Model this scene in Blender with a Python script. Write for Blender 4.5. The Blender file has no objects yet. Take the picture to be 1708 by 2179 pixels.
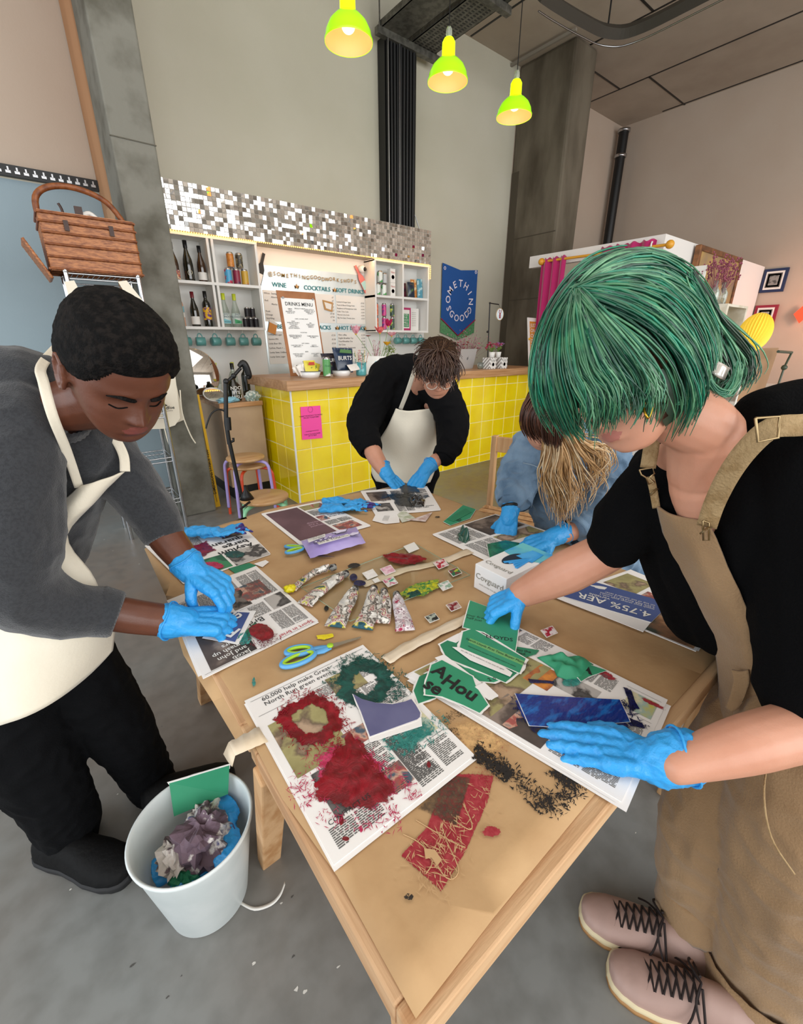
import bpy, bmesh, math, random
import numpy as np
from mathutils import Vector, Matrix, Euler, noise as mn
random.seed(7)
S = bpy.context.scene
COL = S.collection
PI = math.pi
# ---------------------------------------------------------------- camera
FPX, CX, CY, CH, T = 925.0, 854.0, 1089.5, 1.40, 0.71     # focal length in pixels, camera height, table height
PITCH = math.atan((CY-727)/FPX); AZ = math.radians(51.43)
_F = Vector((math.cos(AZ), math.sin(AZ), 0)); _R = Vector((math.sin(AZ), -math.cos(AZ), 0)); _Z = Vector((0, 0, 1))
_FC = _F*math.cos(PITCH)-_Z*math.sin(PITCH); _UC = _F*math.sin(PITCH)+_Z*math.cos(PITCH)
EYE = Vector((0, 0, CH))
cam = bpy.data.cameras.new('camera'); co = bpy.data.objects.new('camera', cam); COL.objects.link(co)
cam.sensor_fit = 'HORIZONTAL'; cam.sensor_width = 36.0; cam.lens = 36.0*FPX/1708.0
cam.clip_start = 0.02; cam.clip_end = 100
mm = Matrix.Identity(4)
for i in range(3):
    mm[i][0] = _R[i]; mm[i][1] = _UC[i]; mm[i][2] = -_FC[i]; mm[i][3] = EYE[i]
co.matrix_world = mm
S.camera = co
# ---------------------------------------------------------------- exposure, world, window light, added fill
S.view_settings.view_transform = 'Standard'; S.view_settings.look = 'None'
S.view_settings.gamma = 1.0; S.view_settings.use_curve_mapping = False
S.view_settings.exposure = 0.45
W = bpy.data.worlds.new('world'); S.world = W; W.use_nodes = True
W.node_tree.nodes['Background'].inputs[0].default_value = (0.80, 0.90, 1.0, 1)
W.node_tree.nodes['Background'].inputs[1].default_value = 0.9

def area(name, loc, target, sx, sy, power, col):
    l = bpy.data.lights.new(name, 'AREA'); l.shape = 'RECTANGLE'; l.size = sx; l.size_y = sy
    l.energy = power; l.color = col
    o = bpy.data.objects.new(name, l); COL.objects.link(o); o.location = loc
    d = (Vector(target)-Vector(loc)).normalized()
    o.rotation_euler = d.to_track_quat('-Z', 'Y').to_euler()
    return o
area('window_daylight', (2.4, -4.7, 2.35), (2.2, 4.0, 1.2), 10.4, 3.7, 310, (1.0, 0.98, 0.95))
area('window_daylight_left', (-3.7, 0.9, 1.9), (4, 0.9, 1.1), 6.0, 2.8, 95, (0.93, 0.97, 1.0))
area('added_ceiling_fill', (1.0, 0.6, 4.5), (1.2, 1.0, 0), 5.0, 3.5, 45, (1.0, 0.98, 0.96))  # added soft fill below the closed ceiling, no skylight there
area('warm_corner_area', (7.9, 0.9, 1.9), (8.6, 1.6, 1.6), 0.3, 0.3, 9, (1.0, 0.42, 0.25))  # warm area light aimed at the right wall, no fixture built for it

# ---------------------------------------------------------------- pixel rays -> points in the room
def ray(x, y): return _R*((x-CX)/FPX)+_FC-_UC*((y-CY)/FPX)
def at(x, y, ax, val):
    r = ray(x, y); i = 'xyz'.index(ax); return EYE+r*((val-EYE[i])/r[i])
def tz(x, y, h=0.0): return at(x, y, 'z', T+h+(.0025 if h >= .0035 else 0))
def D(x, y, d): return EYE+ray(x, y)*d

# ---------------------------------------------------------------- colours and materials
def lin(c):
    if isinstance(c, str):
        c = [int(c[i:i+2], 16)/255 for i in (0, 2, 4)]
    return tuple((v/12.92 if v <= .04045 else ((v+.055)/1.055)**2.4) for v in c)+(1.0,)
MATS = {}
def mat(name, col='cccccc', rough=.6, metal=0, var=None, bump=None, coat=0, trans=0, emit=None, alpha=1, spec=None, sheen=0, ior=None, stretch=None, sss=0):
    """var=(scale, colour2, lo, hi) mixes a second colour by noise; bump=(scale, strength)"""
    if name in MATS: return MATS[name]
    m = bpy.data.materials.new(name); m.use_nodes = True; nt = m.node_tree; b = nt.nodes['Principled BSDF']
    b.inputs['Base Color'].default_value = lin(col); b.inputs['Roughness'].default_value = rough
    b.inputs['Metallic'].default_value = metal
    if coat: b.inputs['Coat Weight'].default_value = coat; b.inputs['Coat Roughness'].default_value = .08
    if trans: b.inputs['Transmission Weight'].default_value = trans
    if ior: b.inputs['IOR'].default_value = ior
    if spec is not None: b.inputs['Specular IOR Level'].default_value = spec
    if sheen: b.inputs['Sheen Weight'].default_value = sheen
    if sss:
        b.inputs['Subsurface Weight'].default_value = sss; b.inputs['Subsurface Scale'].default_value = .01
        b.inputs['Subsurface Radius'].default_value = (1, .35, .2)
    if alpha < 1: b.inputs['Alpha'].default_value = alpha
    if emit: b.inputs['Emission Color'].default_value = lin(emit[0]); b.inputs['Emission Strength'].default_value = emit[1]
    if var or bump:
        tc = nt.nodes.new('ShaderNodeTexCoord'); mp = nt.nodes.new('ShaderNodeMapping')
        nt.links.new(tc.outputs['Object'], mp.inputs[0])
        if stretch: mp.inputs['Scale'].default_value = stretch
    if var:
        n = nt.nodes.new('ShaderNodeTexNoise'); n.inputs['Scale'].default_value = var[0]; n.inputs['Detail'].default_value = 6
        nt.links.new(mp.outputs[0], n.inputs[0])
        r = nt.nodes.new('ShaderNodeValToRGB'); nt.links.new(n.outputs[0], r.inputs[0])
        lo, hi = (var[2], var[3]) if len(var) > 2 else (.4, .62)
        r.color_ramp.elements[0].position = lo; r.color_ramp.elements[0].color = lin(col)
        r.color_ramp.elements[1].position = hi; r.color_ramp.elements[1].color = lin(var[1])
        nt.links.new(r.outputs[0], b.inputs['Base Color'])
        for k in range(4, len(var), 2):
            e = r.color_ramp.elements.new(var[k]); e.color = lin(var[k+1])
    if bump:
        n = nt.nodes.new('ShaderNodeTexNoise'); n.inputs['Scale'].default_value = bump[0]; n.inputs['Detail'].default_value = 5
        nt.links.new(mp.outputs[0], n.inputs[0])
        bp = nt.nodes.new('ShaderNodeBump'); bp.inputs['Strength'].default_value = bump[1]; bp.inputs['Distance'].default_value = .01
        nt.links.new(n.outputs[0], bp.inputs['Height']); nt.links.new(bp.outputs[0], b.inputs['Normal'])
    MATS[name] = m; return m
def nodes(m): return m.node_tree, m.node_tree.nodes, m.node_tree.links

# ---------------------------------------------------------------- mesh builder
class MB:
    def __init__(s): s.v = []; s.f = []; s.mi = []; s.sm = []; s.mats = []; s.M = None; s.cur = 0; s.smooth = False
    def use(s, m):
        if m not in s.mats: s.mats.append(m)
        s.cur = s.mats.index(m); return s
    def add(s, vs, fs, smooth=None):
        o = len(s.v)
        for p in vs:
            p = Vector(p); s.v.append(s.M @ p if s.M else p)
        for f in fs:
            s.f.append([o+i for i in f]); s.mi.append(s.cur); s.sm.append(s.smooth if smooth is None else smooth)
        return s
    def box(s, a, b, bev=0):
        x0, y0, z0 = a; x1, y1, z1 = b
        vs = [(x0,y0,z0),(x1,y0,z0),(x1,y1,z0),(x0,y1,z0),(x0,y0,z1),(x1,y0,z1),(x1,y1,z1),(x0,y1,z1)]
        return s.add(vs, [(0,3,2,1),(4,5,6,7),(0,1,5,4),(1,2,6,5),(2,3,7,6),(3,0,4,7)], False)
    def beam(s, p, q, w, h, up=(0,0,1)):
        p = Vector(p); q = Vector(q); d = (q-p).normalized(); u = Vector(up)
        sd = d.cross(u).normalized()*w/2; uu = sd.cross(d).normalized()*h/2
        vs = [p-sd-uu, p+sd-uu, p+sd+uu, p-sd+uu, q-sd-uu, q+sd-uu, q+sd+uu, q-sd+uu]
        return s.add(vs, [(0,1,2,3),(7,6,5,4),(0,4,5,1),(1,5,6,2),(2,6,7,3),(3,7,4,0)], False)
    def tube(s, pts, r, n=8, caps=True, flat=1.0, nrm=None, smooth=True):
        pts = [Vector(p) for p in pts]; N = len(pts)
        if not hasattr(r, '__len__'): r = [r]*N
        vs = []; prev = Vector(nrm) if nrm else None
        for i, p in enumerate(pts):
            t = (pts[min(i+1, N-1)]-pts[max(i-1, 0)])
            if t.length < 1e-9: t = Vector((0, 0, 1))
            t.normalize()
            if prev is None:
                prev = Vector((0, 0, 1)) if abs(t.z) < .9 else Vector((1, 0, 0))
            a = prev-t*prev.dot(t)
            if a.length < 1e-6: a = t.orthogonal()
            a.normalize(); b = t.cross(a); prev = a
            for k in range(n):
                an = 2*PI*k/n; vs.append(p+a*math.cos(an)*r[i]*flat+b*math.sin(an)*r[i])
        fs = [(i*n+k, i*n+(k+1) % n, (i+1)*n+(k+1) % n, (i+1)*n+k) for i in range(N-1) for k in range(n)]
        s.add(vs, fs, smooth)
        if caps:
            s.add(vs[:n], [tuple(range(n))[::-1]], False); s.add(vs[-n:], [tuple(range(n))], False)
        return s
    def lathe(s, prof, c=(0,0,0), n=24, M=None, caps=True):
        c = Vector(c); vs = []
        for r, z in prof:
            for k in range(n):
                a = 2*PI*k/n; p = Vector((r*math.cos(a), r*math.sin(a), z))
                vs.append(c+(M @ p if M else p))
        N = len(prof)
        fs = [(i*n+k, i*n+(k+1) % n, (i+1)*n+(k+1) % n, (i+1)*n+k) for i in range(N-1) for k in range(n)]
        s.add(vs, fs, True)
        if caps:
            if prof[0][0] > 1e-4: s.add(vs[:n], [tuple(range(n))[::-1]], False)
            if prof[-1][0] > 1e-4: s.add(vs[-n:], [tuple(range(n))], False)
        return s
    def ball(s, c, r, n=12, m=8, sc=(1,1,1)):
        prof = [(max(1e-5, math.sin(PI*i/m))*r, -math.cos(PI*i/m)*r) for i in range(m+1)]
        vs = [Vector((p*math.cos(2*PI*k/n)*sc[0], p*math.sin(2*PI*k/n)*sc[1], z*sc[2]))+Vector(c) for p, z in prof for k in range(n)]
        fs = [(i*n+k, i*n+(k+1) % n, (i+1)*n+(k+1) % n, (i+1)*n+k) for i in range(m) for k in range(n)]
        return s.add(vs, fs, True)
    def grid(s, P, closed=False, smooth=True):
        """P[i][j] points"""
        a = len(P); b = len(P[0]); vs = [p for row in P for p in row]
        fs = [(i*b+j, i*b+(j+1) % b, (i+1)*b+(j+1) % b, (i+1)*b+j) for i in range(a-1) for j in range(b if closed else b-1)]
        return s.add(vs, fs, smooth)
    def poly(s, pts, th=0.0, up=(0,0,1)):
        """filled outline (may be concave), optional thickness along up"""
        pts = [Vector(p) for p in pts]; u = Vector(up)
        bm = bmesh.new(); vv = [bm.verts.new(p) for p in pts]; 
        try: f = bm.faces.new(vv)
        except Exception: bm.free(); return s
        r = bmesh.ops.triangulate(bm, faces=[f]); bm.verts.index_update()
        tris = [[v.index for v in t.verts] for t in bm.faces]
        bm.normal_update(); flip = sum((t.normal.dot(u)*t.calc_area() for t in bm.faces)) < 0
        bm.free(); n = len(pts)
        if flip: tris = [t[::-1] for t in tris]
        s.add([p+u*th for p in pts], tris, False)
        if th:
            s.add(pts, [t[::-1] for t in tris], False)
            s.add(pts+[p+u*th for p in pts], [(i, (i+1) % n, n+(i+1) % n, n+i) for i in range(n)], False)
        return s
    def text(s, txt, size, M, depth=.0006, align='CENTER', bold=0, spacing=1.0, shear=0):
        key = (txt, align, spacing, bold, shear)
        if key not in TXT:
            cu = bpy.data.curves.new('t', 'FONT'); cu.body = txt; cu.align_x = align; cu.align_y = 'CENTER'; cu.size = 1
            cu.space_character = spacing; cu.resolution_u = 2; cu.offset = bold; cu.shear = shear; cu.space_line = .95
            ob = bpy.data.objects.new('t', cu); me = bpy.data.meshes.new_from_object(ob)
            TXT[key] = ([v.co.copy() for v in me.vertices], [list(p.vertices) for p in me.polygons])
            bpy.data.objects.remove(ob); bpy.data.curves.remove(cu); bpy.data.meshes.remove(me)
        vs, fs = TXT[key]
        return s.add([M @ Vector((v.x*size, v.y*size, depth)) for v in vs], fs, False)
    def build(s, name, parent=None, bevel=0, mats=None, sub=0, solid=0):
        me = bpy.data.meshes.new(name); off = Vector((0,0,0)); inv = None
        if parent is not None: inv = parent.matrix_basis.inverted() if parent.parent is None else (parent.parent.matrix_basis @ parent.matrix_basis).inverted()
        elif getattr(s, 'origin', None): off = Vector(s.origin)
        me.from_pydata([tuple(inv @ v) if inv else tuple(v-off) for v in s.v], [], s.f)
        for m in s.mats: me.materials.append(m)
        me.polygons.foreach_set('material_index', s.mi); me.polygons.foreach_set('use_smooth', s.sm)
        me.update(); o = bpy.data.objects.new(name, me); COL.objects.link(o)
        if parent is not None: o.parent = parent
        else: o.location = off
        if solid: md = o.modifiers.new('s', 'SOLIDIFY'); md.thickness = solid; md.offset = 0
        if sub: md = o.modifiers.new('u', 'SUBSURF'); md.levels = sub; md.render_levels = sub
        if bevel: md = o.modifiers.new('b', 'BEVEL'); md.width = bevel; md.segments = 2; md.limit_method = 'ANGLE'
        return o
TXT = {}
def tag(o, label, cat, group=None, kind=None):
    if label: o['label'] = label
    if cat: o['category'] = cat
    if group: o['group'] = group
    if kind: o['kind'] = kind
    return o
def thing(name, label, cat, loc=(0,0,0), rz=0, group=None):
    o = bpy.data.objects.new(name, None); COL.objects.link(o); o.empty_display_size = .05
    o.location = loc; o.rotation_euler = (0, 0, rz)
    return tag(o, label, cat, group)
def dup(root, loc, rz=None, label=None, group=None):
    r = root.copy(); COL.objects.link(r); r.location = loc
    if rz is not None: r.rotation_euler = (0, 0, rz)
    if label: r['label'] = label
    if group: r['group'] = group
    for ch in list(root.children):
        c = ch.copy(); COL.objects.link(c); c.parent = r
        for g in ch.children:
            d = g.copy(); COL.objects.link(d); d.parent = c
    return r
def struct(name, mb, **k):
    o = mb.build(name, **k); o['kind'] = 'structure'; return o
def TR(loc, rz=0, rx=0, ry=0): return Matrix.Translation(Vector(loc)) @ Euler((rx, ry, rz)).to_matrix().to_4x4()
def frame(o, x, y):  # matrix with given origin, x and y axes
    x = Vector(x).normalized(); y = Vector(y); y = (y-x*y.dot(x)).normalized(); z = x.cross(y); m = Matrix.Identity(4)
    for i in range(3): m[i][0] = x[i]; m[i][1] = y[i]; m[i][2] = z[i]; m[i][3] = o[i]
    return m
FRONT = lambda x, y, z: frame((x, y, z), (1,0,0), (0,0,1))          # readable text on a wall facing -y
def catmull(P, n=6):
    P = [Vector(p) for p in P]; Q = []
    for i in range(len(P)-1):
        a = P[max(i-1, 0)]; b = P[i]; c = P[i+1]; d = P[min(i+2, len(P)-1)]
        for k in range(n):
            t = k/n; Q.append(.5*((2*b)+(c-a)*t+(2*a-5*b+4*c-d)*t*t+(3*b-a-3*c+d)*t**3))
    Q.append(P[-1]); return Q

# ---------------------------------------------------------------- the room
XR, YB, ZC = 8.63, 4.85, 4.76
def wall_paint(name, low, high, zsplit=None):
    m = mat(name, low, .85, bump=(60, .08), var=(1.5, high, .35, .75)); return m
Wcream = wall_paint('cream_wall_paint', 'bdb8a6', 'c3beae')
Wpink = wall_paint('warm_wall_paint', 'bba998', 'c0b0a0')
Wblue = wall_paint('pale_blue_wall_paint', '8fa1aa', '96a8b0')
Wwhite = mat('white_wall_paint', 'e6e5e0', .7, bump=(60, .06))
Conc = mat('concrete', '7c7a70', .85, var=(5, '5a574c', .42, .68), bump=(22, .35))
ConcB = mat('stained_concrete', '6e6556', .85, var=(3.2, '4a4133', .38, .66), bump=(20, .3), stretch=(1, 1, .35))
Black = mat('black_metal', '0c0c0d', .45)
Steel = mat('steel', 'b9babd', .3, 1)
White = mat('white_painted_wood', 'e9e8e3', .5)
# floor: power-floated concrete, trowel marks, brown noise patches imitating warm reflected light
fl = mat('polished_concrete_floor', '858785', .42, var=(.55, '7a6c60', .40, .62), bump=(9, .05))
nt, N, L = nodes(fl); b = N['Principled BSDF']
n2 = N.new('ShaderNodeTexNoise'); n2.inputs['Scale'].default_value = 14; n2.inputs['Detail'].default_value = 8
tc = N['Texture Coordinate']; L.new(tc.outputs['Object'], n2.inputs[0])
rr = N.new('ShaderNodeMapRange'); rr.inputs[1].default_value = .35; rr.inputs[2].default_value = .7; rr.inputs[3].default_value = .3; rr.inputs[4].default_value = .55
L.new(n2.outputs[0], rr.inputs[0]); L.new(rr.outputs[0], b.inputs['Roughness'])
old = b.inputs['Base Color'].links[0].from_socket
mx = N.new('ShaderNodeMix'); mx.data_type = 'RGBA'; mx.blend_type = 'MULTIPLY'; mx.inputs[0].default_value = .35
L.new(old, mx.inputs[6]); r2 = N.new('ShaderNodeValToRGB'); L.new(n2.outputs[0], r2.inputs[0]); r2.color_ramp.elements[0].position = .3; r2.color_ramp.elements[1].position = .6
r2.color_ramp.elements[0].color = (.45, .43, .4, 1); L.new(r2.outputs[0], mx.inputs[7]); L.new(mx.outputs[2], b.inputs['Base Color'])
struct('floor', MB().use(fl).box((-4, -5, -.1), (XR, YB, 0)))
# ceiling: dusty boards with dark joints
cl = mat('ceiling_board', 'b5a898', .85, var=(2, 'a89a8a', .35, .7))
c = MB().use(cl).box((-4, -5, ZC), (XR+.2, YB+.2, ZC+.15))
struct('ceiling', c)
j = MB().use(Black)
for x in (7.42, 6.15, 4.9, 3.65): j.box((x-.012, -3, ZC-.004), (x+.012, YB-.02, ZC))
for x in (8.58,): j.box((x-.012, -3, ZC-.005), (x+.012, 4.2, ZC))
for x, y in ((7.42, 3.9), (6.15, 2.2), (4.9, 3.3), (6.15, 4.3)): j.box((x, y-.012, ZC-.004), (x+1.25, y+.012, ZC))
struct('trim_1', j)
# walls
struct('wall_back', MB().use(Wcream).box((1.0, YB, 0), (5.85, YB+.15, ZC)).use(Wpink).box((5.85, YB, 0), (XR+.15, YB+.15, ZC)).use(Wpink).box((-4, YB, 2.60), (1.0, YB+.15, ZC)).use(Wblue).box((-4, YB, 0), (1.0, YB+.15, 2.52)).use(Wcream).box((-4, YB, 2.52), (1.0, YB+.15, 2.6)))
struct('wall_right', MB().use(Wpink).box((XR, -5, 0), (XR+.15, YB, ZC)))
w = MB().use(Wwhite).box((-4.15, -5, 0), (-4, -2.4, ZC)).box((-4.15, -2.4, 3.4), (-4, 4.2, ZC)).box((-4.15, -2.4, 0), (-4, 4.2, .3)).box((-4.15, 4.2, 0), (-4, YB, ZC))
struct('wall_left', w)
w = MB().use(Wwhite).box((-4, -5.15, 0), (-3, -5, ZC)).box((-3, -5.15, 4.3), (7.75, -5, ZC)).box((-3, -5.15, 0), (7.75, -5, .3)).box((7.75, -5.15, 0), (XR, -5, ZC))
struct('wall_front', w)
wf = MB().use(Black)
for x in (-3, -.85, 1.3, 3.45, 5.6, 7.75): wf.box((x-.03, -5.1, .3), (x+.03, -5.04, 4.3))
for z in (.33, 2.2, 4.27): wf.box((-3, -5.1, z-.03), (7.75, -5.04, z+.03))
struct('window_1', wf)
wf = MB().use(Black)
for y in (-2.4, -.2, 2.0, 4.2): wf.box((-4.1, y-.03, .3), (-4.04, y+.03, 3.4))
for z in (.33, 2.2, 3.37): wf.box((-4.1, -2.4, z-.03), (-4.04, 4.2, z+.03))
struct('window_2', wf)
# perforated trim along the top of the blue wall
t = MB().use(Black).box((-2.5, YB-.05, 2.53), (.72, YB, 2.60)).use(Steel)
for k in range(60):
    x = -2.4+k*.052; t.box((x, YB-.06, 2.545), (x+.03, YB-.05, 2.562)); t.box((x+.012, YB-.06, 2.56), (x+.022, YB-.05, 2.585))
struct('trim_2', t)
# concrete columns
cc = MB().use(Conc).box((.70, 3.85, 0), (.965, 4.25, ZC))
struct('wall_column_1', cc, bevel=.012)
cc = MB().use(mat('column_formwork_joint', '5a564b', .9)).box((.698, 3.846, 2.62), (.967, 3.852, 2.626)).box((.698, 3.846, 3.35), (.967, 3.852, 3.354))
struct('trim_3', cc)
PlyT = mat('timber_post', 'b98a63', .7, var=(3, '9a6e49', .4, .65), stretch=(1, 1, .15), bump=(30, .1))
cc = MB().use(PlyT).box((.72, 4.26, 1.3), (.80, 4.84, ZC)).use(mat('timber_offcut', 'c79a73', .7, var=(4, 'b5865f', .4, .7))).box((.708, 4.26, 1.5), (.72, 4.6, 2.36))
struct('trim_4', cc)
cc = MB().use(ConcB).box((5.85, 4.02, 0), (6.32, 4.85, ZC))
struct('wall_column_2', cc, bevel=.035)
cc = MB().use(mat('column_dark_strip', '4c4437', .9)).box((5.845, 4.03, 2.78), (5.85, 4.83, 2.79)).box((5.845, 4.03, 1.98), (5.85, 4.83, 1.99)).box((5.843, 4.72, 0.9), (5.85, 4.83, 3.6))  # two joint lines and a darker vertical strip next to the wall
struct('trim_5', cc)

# paint flecks and scuffs on the floor
m = MB().use(mat('floor_fleck', 'd5d3cc', .7)); rd_ = random.Random(12)
for (x, y) in ((720, 2057), (222, 1148), (296, 1200), (598, 1922), (1352, 1772), (630, 2105), (240, 1172), (648, 2110), (1295, 1990), (540, 2050), (250, 1690), (1120, 1950), (150, 1893)):
    p = at(x, y, 'z', .0006); r = rd_.uniform(.0025, .006); m.add([p+Vector((r*math.cos(a)*rd_.uniform(.5, 1.6), r*math.sin(a)*rd_.uniform(.3, .9), 0)) for a in np.linspace(0, 2*PI, 9)[:-1]], [tuple(range(8))], False)
m.use(mat('floor_scuff', '4f4d4a', .7))
for k in range(22):
    p = at(rd_.uniform(20, 1500), rd_.uniform(1500, 2170), 'z', .0005); r = rd_.uniform(.002, .007); m.add([p+Vector((r*math.cos(a)*rd_.uniform(.3, 1.3), r*math.sin(a)*rd_.uniform(.2, .7), 0)) for a in np.linspace(0, 2*PI, 9)[:-1]], [tuple(range(8))], False)
struct('trim_7', m)
# ---------------------------------------------------------------- pipes and trays overhead
t = thing('cable_riser', 'tall black bundle of cables in a tray running up the back wall', 'cable tray', (3.75, 4.8, 2.64))
m = MB().use(Black).box((3.54, 4.72, 2.66), (3.97, 4.84, 4.31)); m.build('tray', t)
m = MB().use(mat('cable_sheath', '131315', .5))
for k in range(9):
    x = 3.565+k*.044; m.tube([(x, 4.70, 2.66), (x+.004*math.sin(k), 4.70, 3.5), (x, 4.70, 4.31)], .017, 8)
m.build('cables', t)
m = MB().use(Steel).tube([(3.55, 4.67, 2.66), (3.55, 4.67, 4.4)], .006, 6).tube([(3.70, 4.67, 2.66), (3.70, 4.67, 4.4)], .005, 6)
m.build('conduit', t)
# bracket rod
m = MB().use(Steel).tube([(3.98, 4.75, 2.85), (4.12, 4.75, 2.6)], .006, 6); m.origin = (4.05, 4.75, 2.7)
tag(m.build('support_rod'), 'thin grey rod leaning beside the cable riser above the mosaic panel', 'rod')
Galv = mat('galvanised_steel', '77756e', .5, .7, var=(20, '5c5a54'))
t = thing('overhead_cable_tray', 'wide perforated grey cable tray hanging under the ceiling above the black riser', 'cable tray', (3.8, 4.3, 4.4))
m = MB().use(Galv)
for a in (3.47, 3.86): m.box((a, 3.62, 4.33), (a+.33, 4.72, 4.335)); m.box((a, 3.62, 4.33), (a+.008, 4.72, 4.39)); m.box((a+.325, 3.62, 4.33), (a+.333, 4.72, 4.39))
m.use(Black)
for a in (3.86,):
    for i in range(30):
        for k in range(5): 
            y = 4.68-i*.035; m.box((a+.03+k*.058, y, 4.3285), (a+.06+k*.058, y+.014, 4.3298))
m.build('tray', t)
for y in (4.66, 3.68):
    m = MB().use(Galv); m.box((3.42, y, 4.27), (4.26, y+.06, 4.33)); m.tube([(3.46, y+.03, 4.3), (3.46, y+.03, ZC)], .008, 6); m.tube([(4.23, y+.03, 4.3), (4.23, y+.03, ZC)], .008, 6); m.build('bracket', t)
t = thing('bent_cable_tray', 'narrow dark cable tray turning a corner under the right side of the ceiling', 'cable tray', (5.5, 3.2, 4.4))
m = MB().use(mat('dark_tray', '4a463f', .6, .4))
pth = catmull([(4.38, 3.45, 4.36), (4.6, 3.44, 4.36), (5.0, 3.40, 4.36), (5.35, 3.33, 4.36), (5.54, 3.12, 4.36), (5.56, 2.5, 4.36), (5.52, 1.0, 4.36), (5.5, 0, 4.36)], 6)
m.tube(pth, .06, 4, smooth=False)
m.build('tray', t)
m = MB().use(Steel); m.tube([p+Vector((.05, .05, -.08)) for p in pth], .008, 6)
m.build('conduit', t)
for k in (6, 18, 30): MB().use(Black).tube([pth[k], pth[k]+Vector((0, 0, .4))], .008, 6).build('hanger', t)
m = MB().use(mat('pale_batten', '8d857a', .7)).beam(at(1075, 146, 'z', 4.72), at(1226, 62, 'z', 4.72), .03, .03)
m.origin = (6, 4, 4.7); tag(m.build('ceiling_conduit'), 'pale straight conduit crossing the ceiling in front of the far concrete column', 'conduit')
t = thing('drain_pipe', 'black vertical drain pipe in the corner with two pale collars', 'pipe', (8.5, 4.72, 2.2))
MB().use(Black).tube([(8.42, 4.70, 0), (8.42, 4.70, 4.62)], .075, 16).build('pipe', t)
for z in (4.28, 2.95, 4.62): MB().use(Steel).lathe([(.078, -.02), (.095, -.02), (.095, .02), (.078, .02)], (8.42, 4.70, z), 16).build('collar', t)

# ---------------------------------------------------------------- pendant lamps
Lime = mat('lime_enamel', 'a5e616', .3, emit=('9cf000', .55), coat=.5)
LimeNeck = mat('lime_glowing_neck', 'd8ff20', .3, emit=('c8ff00', 1.6))
Peach = mat('shade_inside', 'e2a070', .5, emit=('ff9448', .3))
Bulb = mat('frosted_bulb', 'fff3d0', .4, emit=('ffe9a8', 3))
def lamp(x, y, z, label):
    t = thing('pendant_lamp', label, 'pendant lamp', (x, y, z), group='lime pendant lamps over the counter')
    c = (x, y, z); R0 = .165
    MB().use(Lime).lathe([(R0, 0), (R0*1.01, .012), (R0*.97, .02), (R0*.93, .055), (R0*.78, .10), (R0*.55, .135), (R0*.36, .15), (R0*.34, .155)], c, 40, caps=False).build('lamp_shade', t)
    MB().use(Peach).lathe([(R0*.985, .002), (R0*.92, .03), (R0*.88, .055), (R0*.74, .095), (R0*.5, .128), (R0*.3, .14), (.001, .141)], c, 40, caps=False).build('shade_lining', t)
    MB().use(LimeNeck).lathe([(R0*.36, .148), (R0*.35, .16), (R0*.32, .165), (R0*.31, .25), (R0*.22, .275), (.012, .285)], c, 24, caps=False).build('neck', t)
    MB().use(Bulb).ball((x, y, z+.085), .045, 16, 10, (1, 1, .8)).build('bulb', t)
    MB().use(mat('glass_cap', 'd8d8d8', .1, trans=.7)).lathe([(.02, .28), (.026, .3), (.024, .33), (.015, .345)], c, 12).build('cap', t)
    MB().use(Black).tube([(x, y, z+.34), (x, y, ZC)], .004, 6).build('cord', t)
    l = bpy.data.lights.new('bulb_light', 'POINT'); l.energy = 0.8; l.color = (1, .8, .45); l.shadow_soft_size = .05
    o = bpy.data.objects.new('bulb_light', l); COL.objects.link(o); o.location = (x, y, z+.02)
lp = [D(742, 92, 3.0), D(952, 176, 3.6), D(1093, 250, 4.15)]
for p, s in zip(lp, ('nearest of the three lime green pendant lamps, cut by the top of the photo', 'middle lime green pendant lamp between its two neighbours', 'lime green pendant lamp in front of the far concrete column')):
    lamp(p.x, p.y, p.z, s)
# ================================================================ TABLE
Pine = mat('pine_wood', 'd0ab82', .55, var=(5, 'b5875c', .42, .66), stretch=(.5, 6, 6), bump=(40, .12))
PineY = mat('pine_wood_cross', 'cda67e', .55, var=(5, 'ad8058', .42, .66), stretch=(6, .5, 6), bump=(40, .12))
PineZ = mat('pine_leg_wood', 'cfa679', .6, var=(5, 'b58453', .42, .66), stretch=(6, 6, .5), bump=(40, .12))
Kraft = mat('kraft_paper', 'c09c70', .75, var=(9, 'b38e63', .38, .68), bump=(14, .22))
def table(y0, y1, x0, x1, label, legs):
    t = thing('work_table', label, 'table', ((x0+x1)/2, (y0+y1)/2, 0), group=None)
    MB().use(mat('board', 'b88f60', .7, var=(6, 'a67d50'), stretch=(.5, 5, 5))).box((x0+.03, y0+.03, T-.03), (x1-.03, y1-.03, T-.008)).build('tabletop', t)
    for a, b_, mt in (((x0, y0, T-.045), (x1, y0+.035, T-.002), Pine), ((x0, y1-.035, T-.045), (x1, y1, T-.002), Pine), ((x0, y0+.035, T-.045), (x0+.035, y1-.035, T-.002), PineY), ((x1-.035, y0+.035, T-.045), (x1, y1-.035, T-.002), PineY)):
        MB().use(mt).box(a, b_).build('edge_board', t, bevel=.004)
    for (a, b_) in legs: MB().use(PineZ).beam(a, b_, .055, .04, (0, 1, 0)).build('leg', t, bevel=.004)
    for x in (x0+.12, x1-.12): MB().use(PineY).box((x-.02, y0+.04, T-.09), (x+.02, y1-.04, T-.032)).build('bearer', t)
    return t
table(.165, .645, .150, 1.33, 'nearest pine trestle table covered in brown paper, its corner towards the camera',
      [((.20, .235, T-.045), (.215, .19, 0)), ((.17, .60, T-.045), (.205, .875, 0)), ((1.27, .20, T-.045), (1.32, .24, 0)), ((1.27, .6, T-.045), (1.3, .6, 0))])
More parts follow.
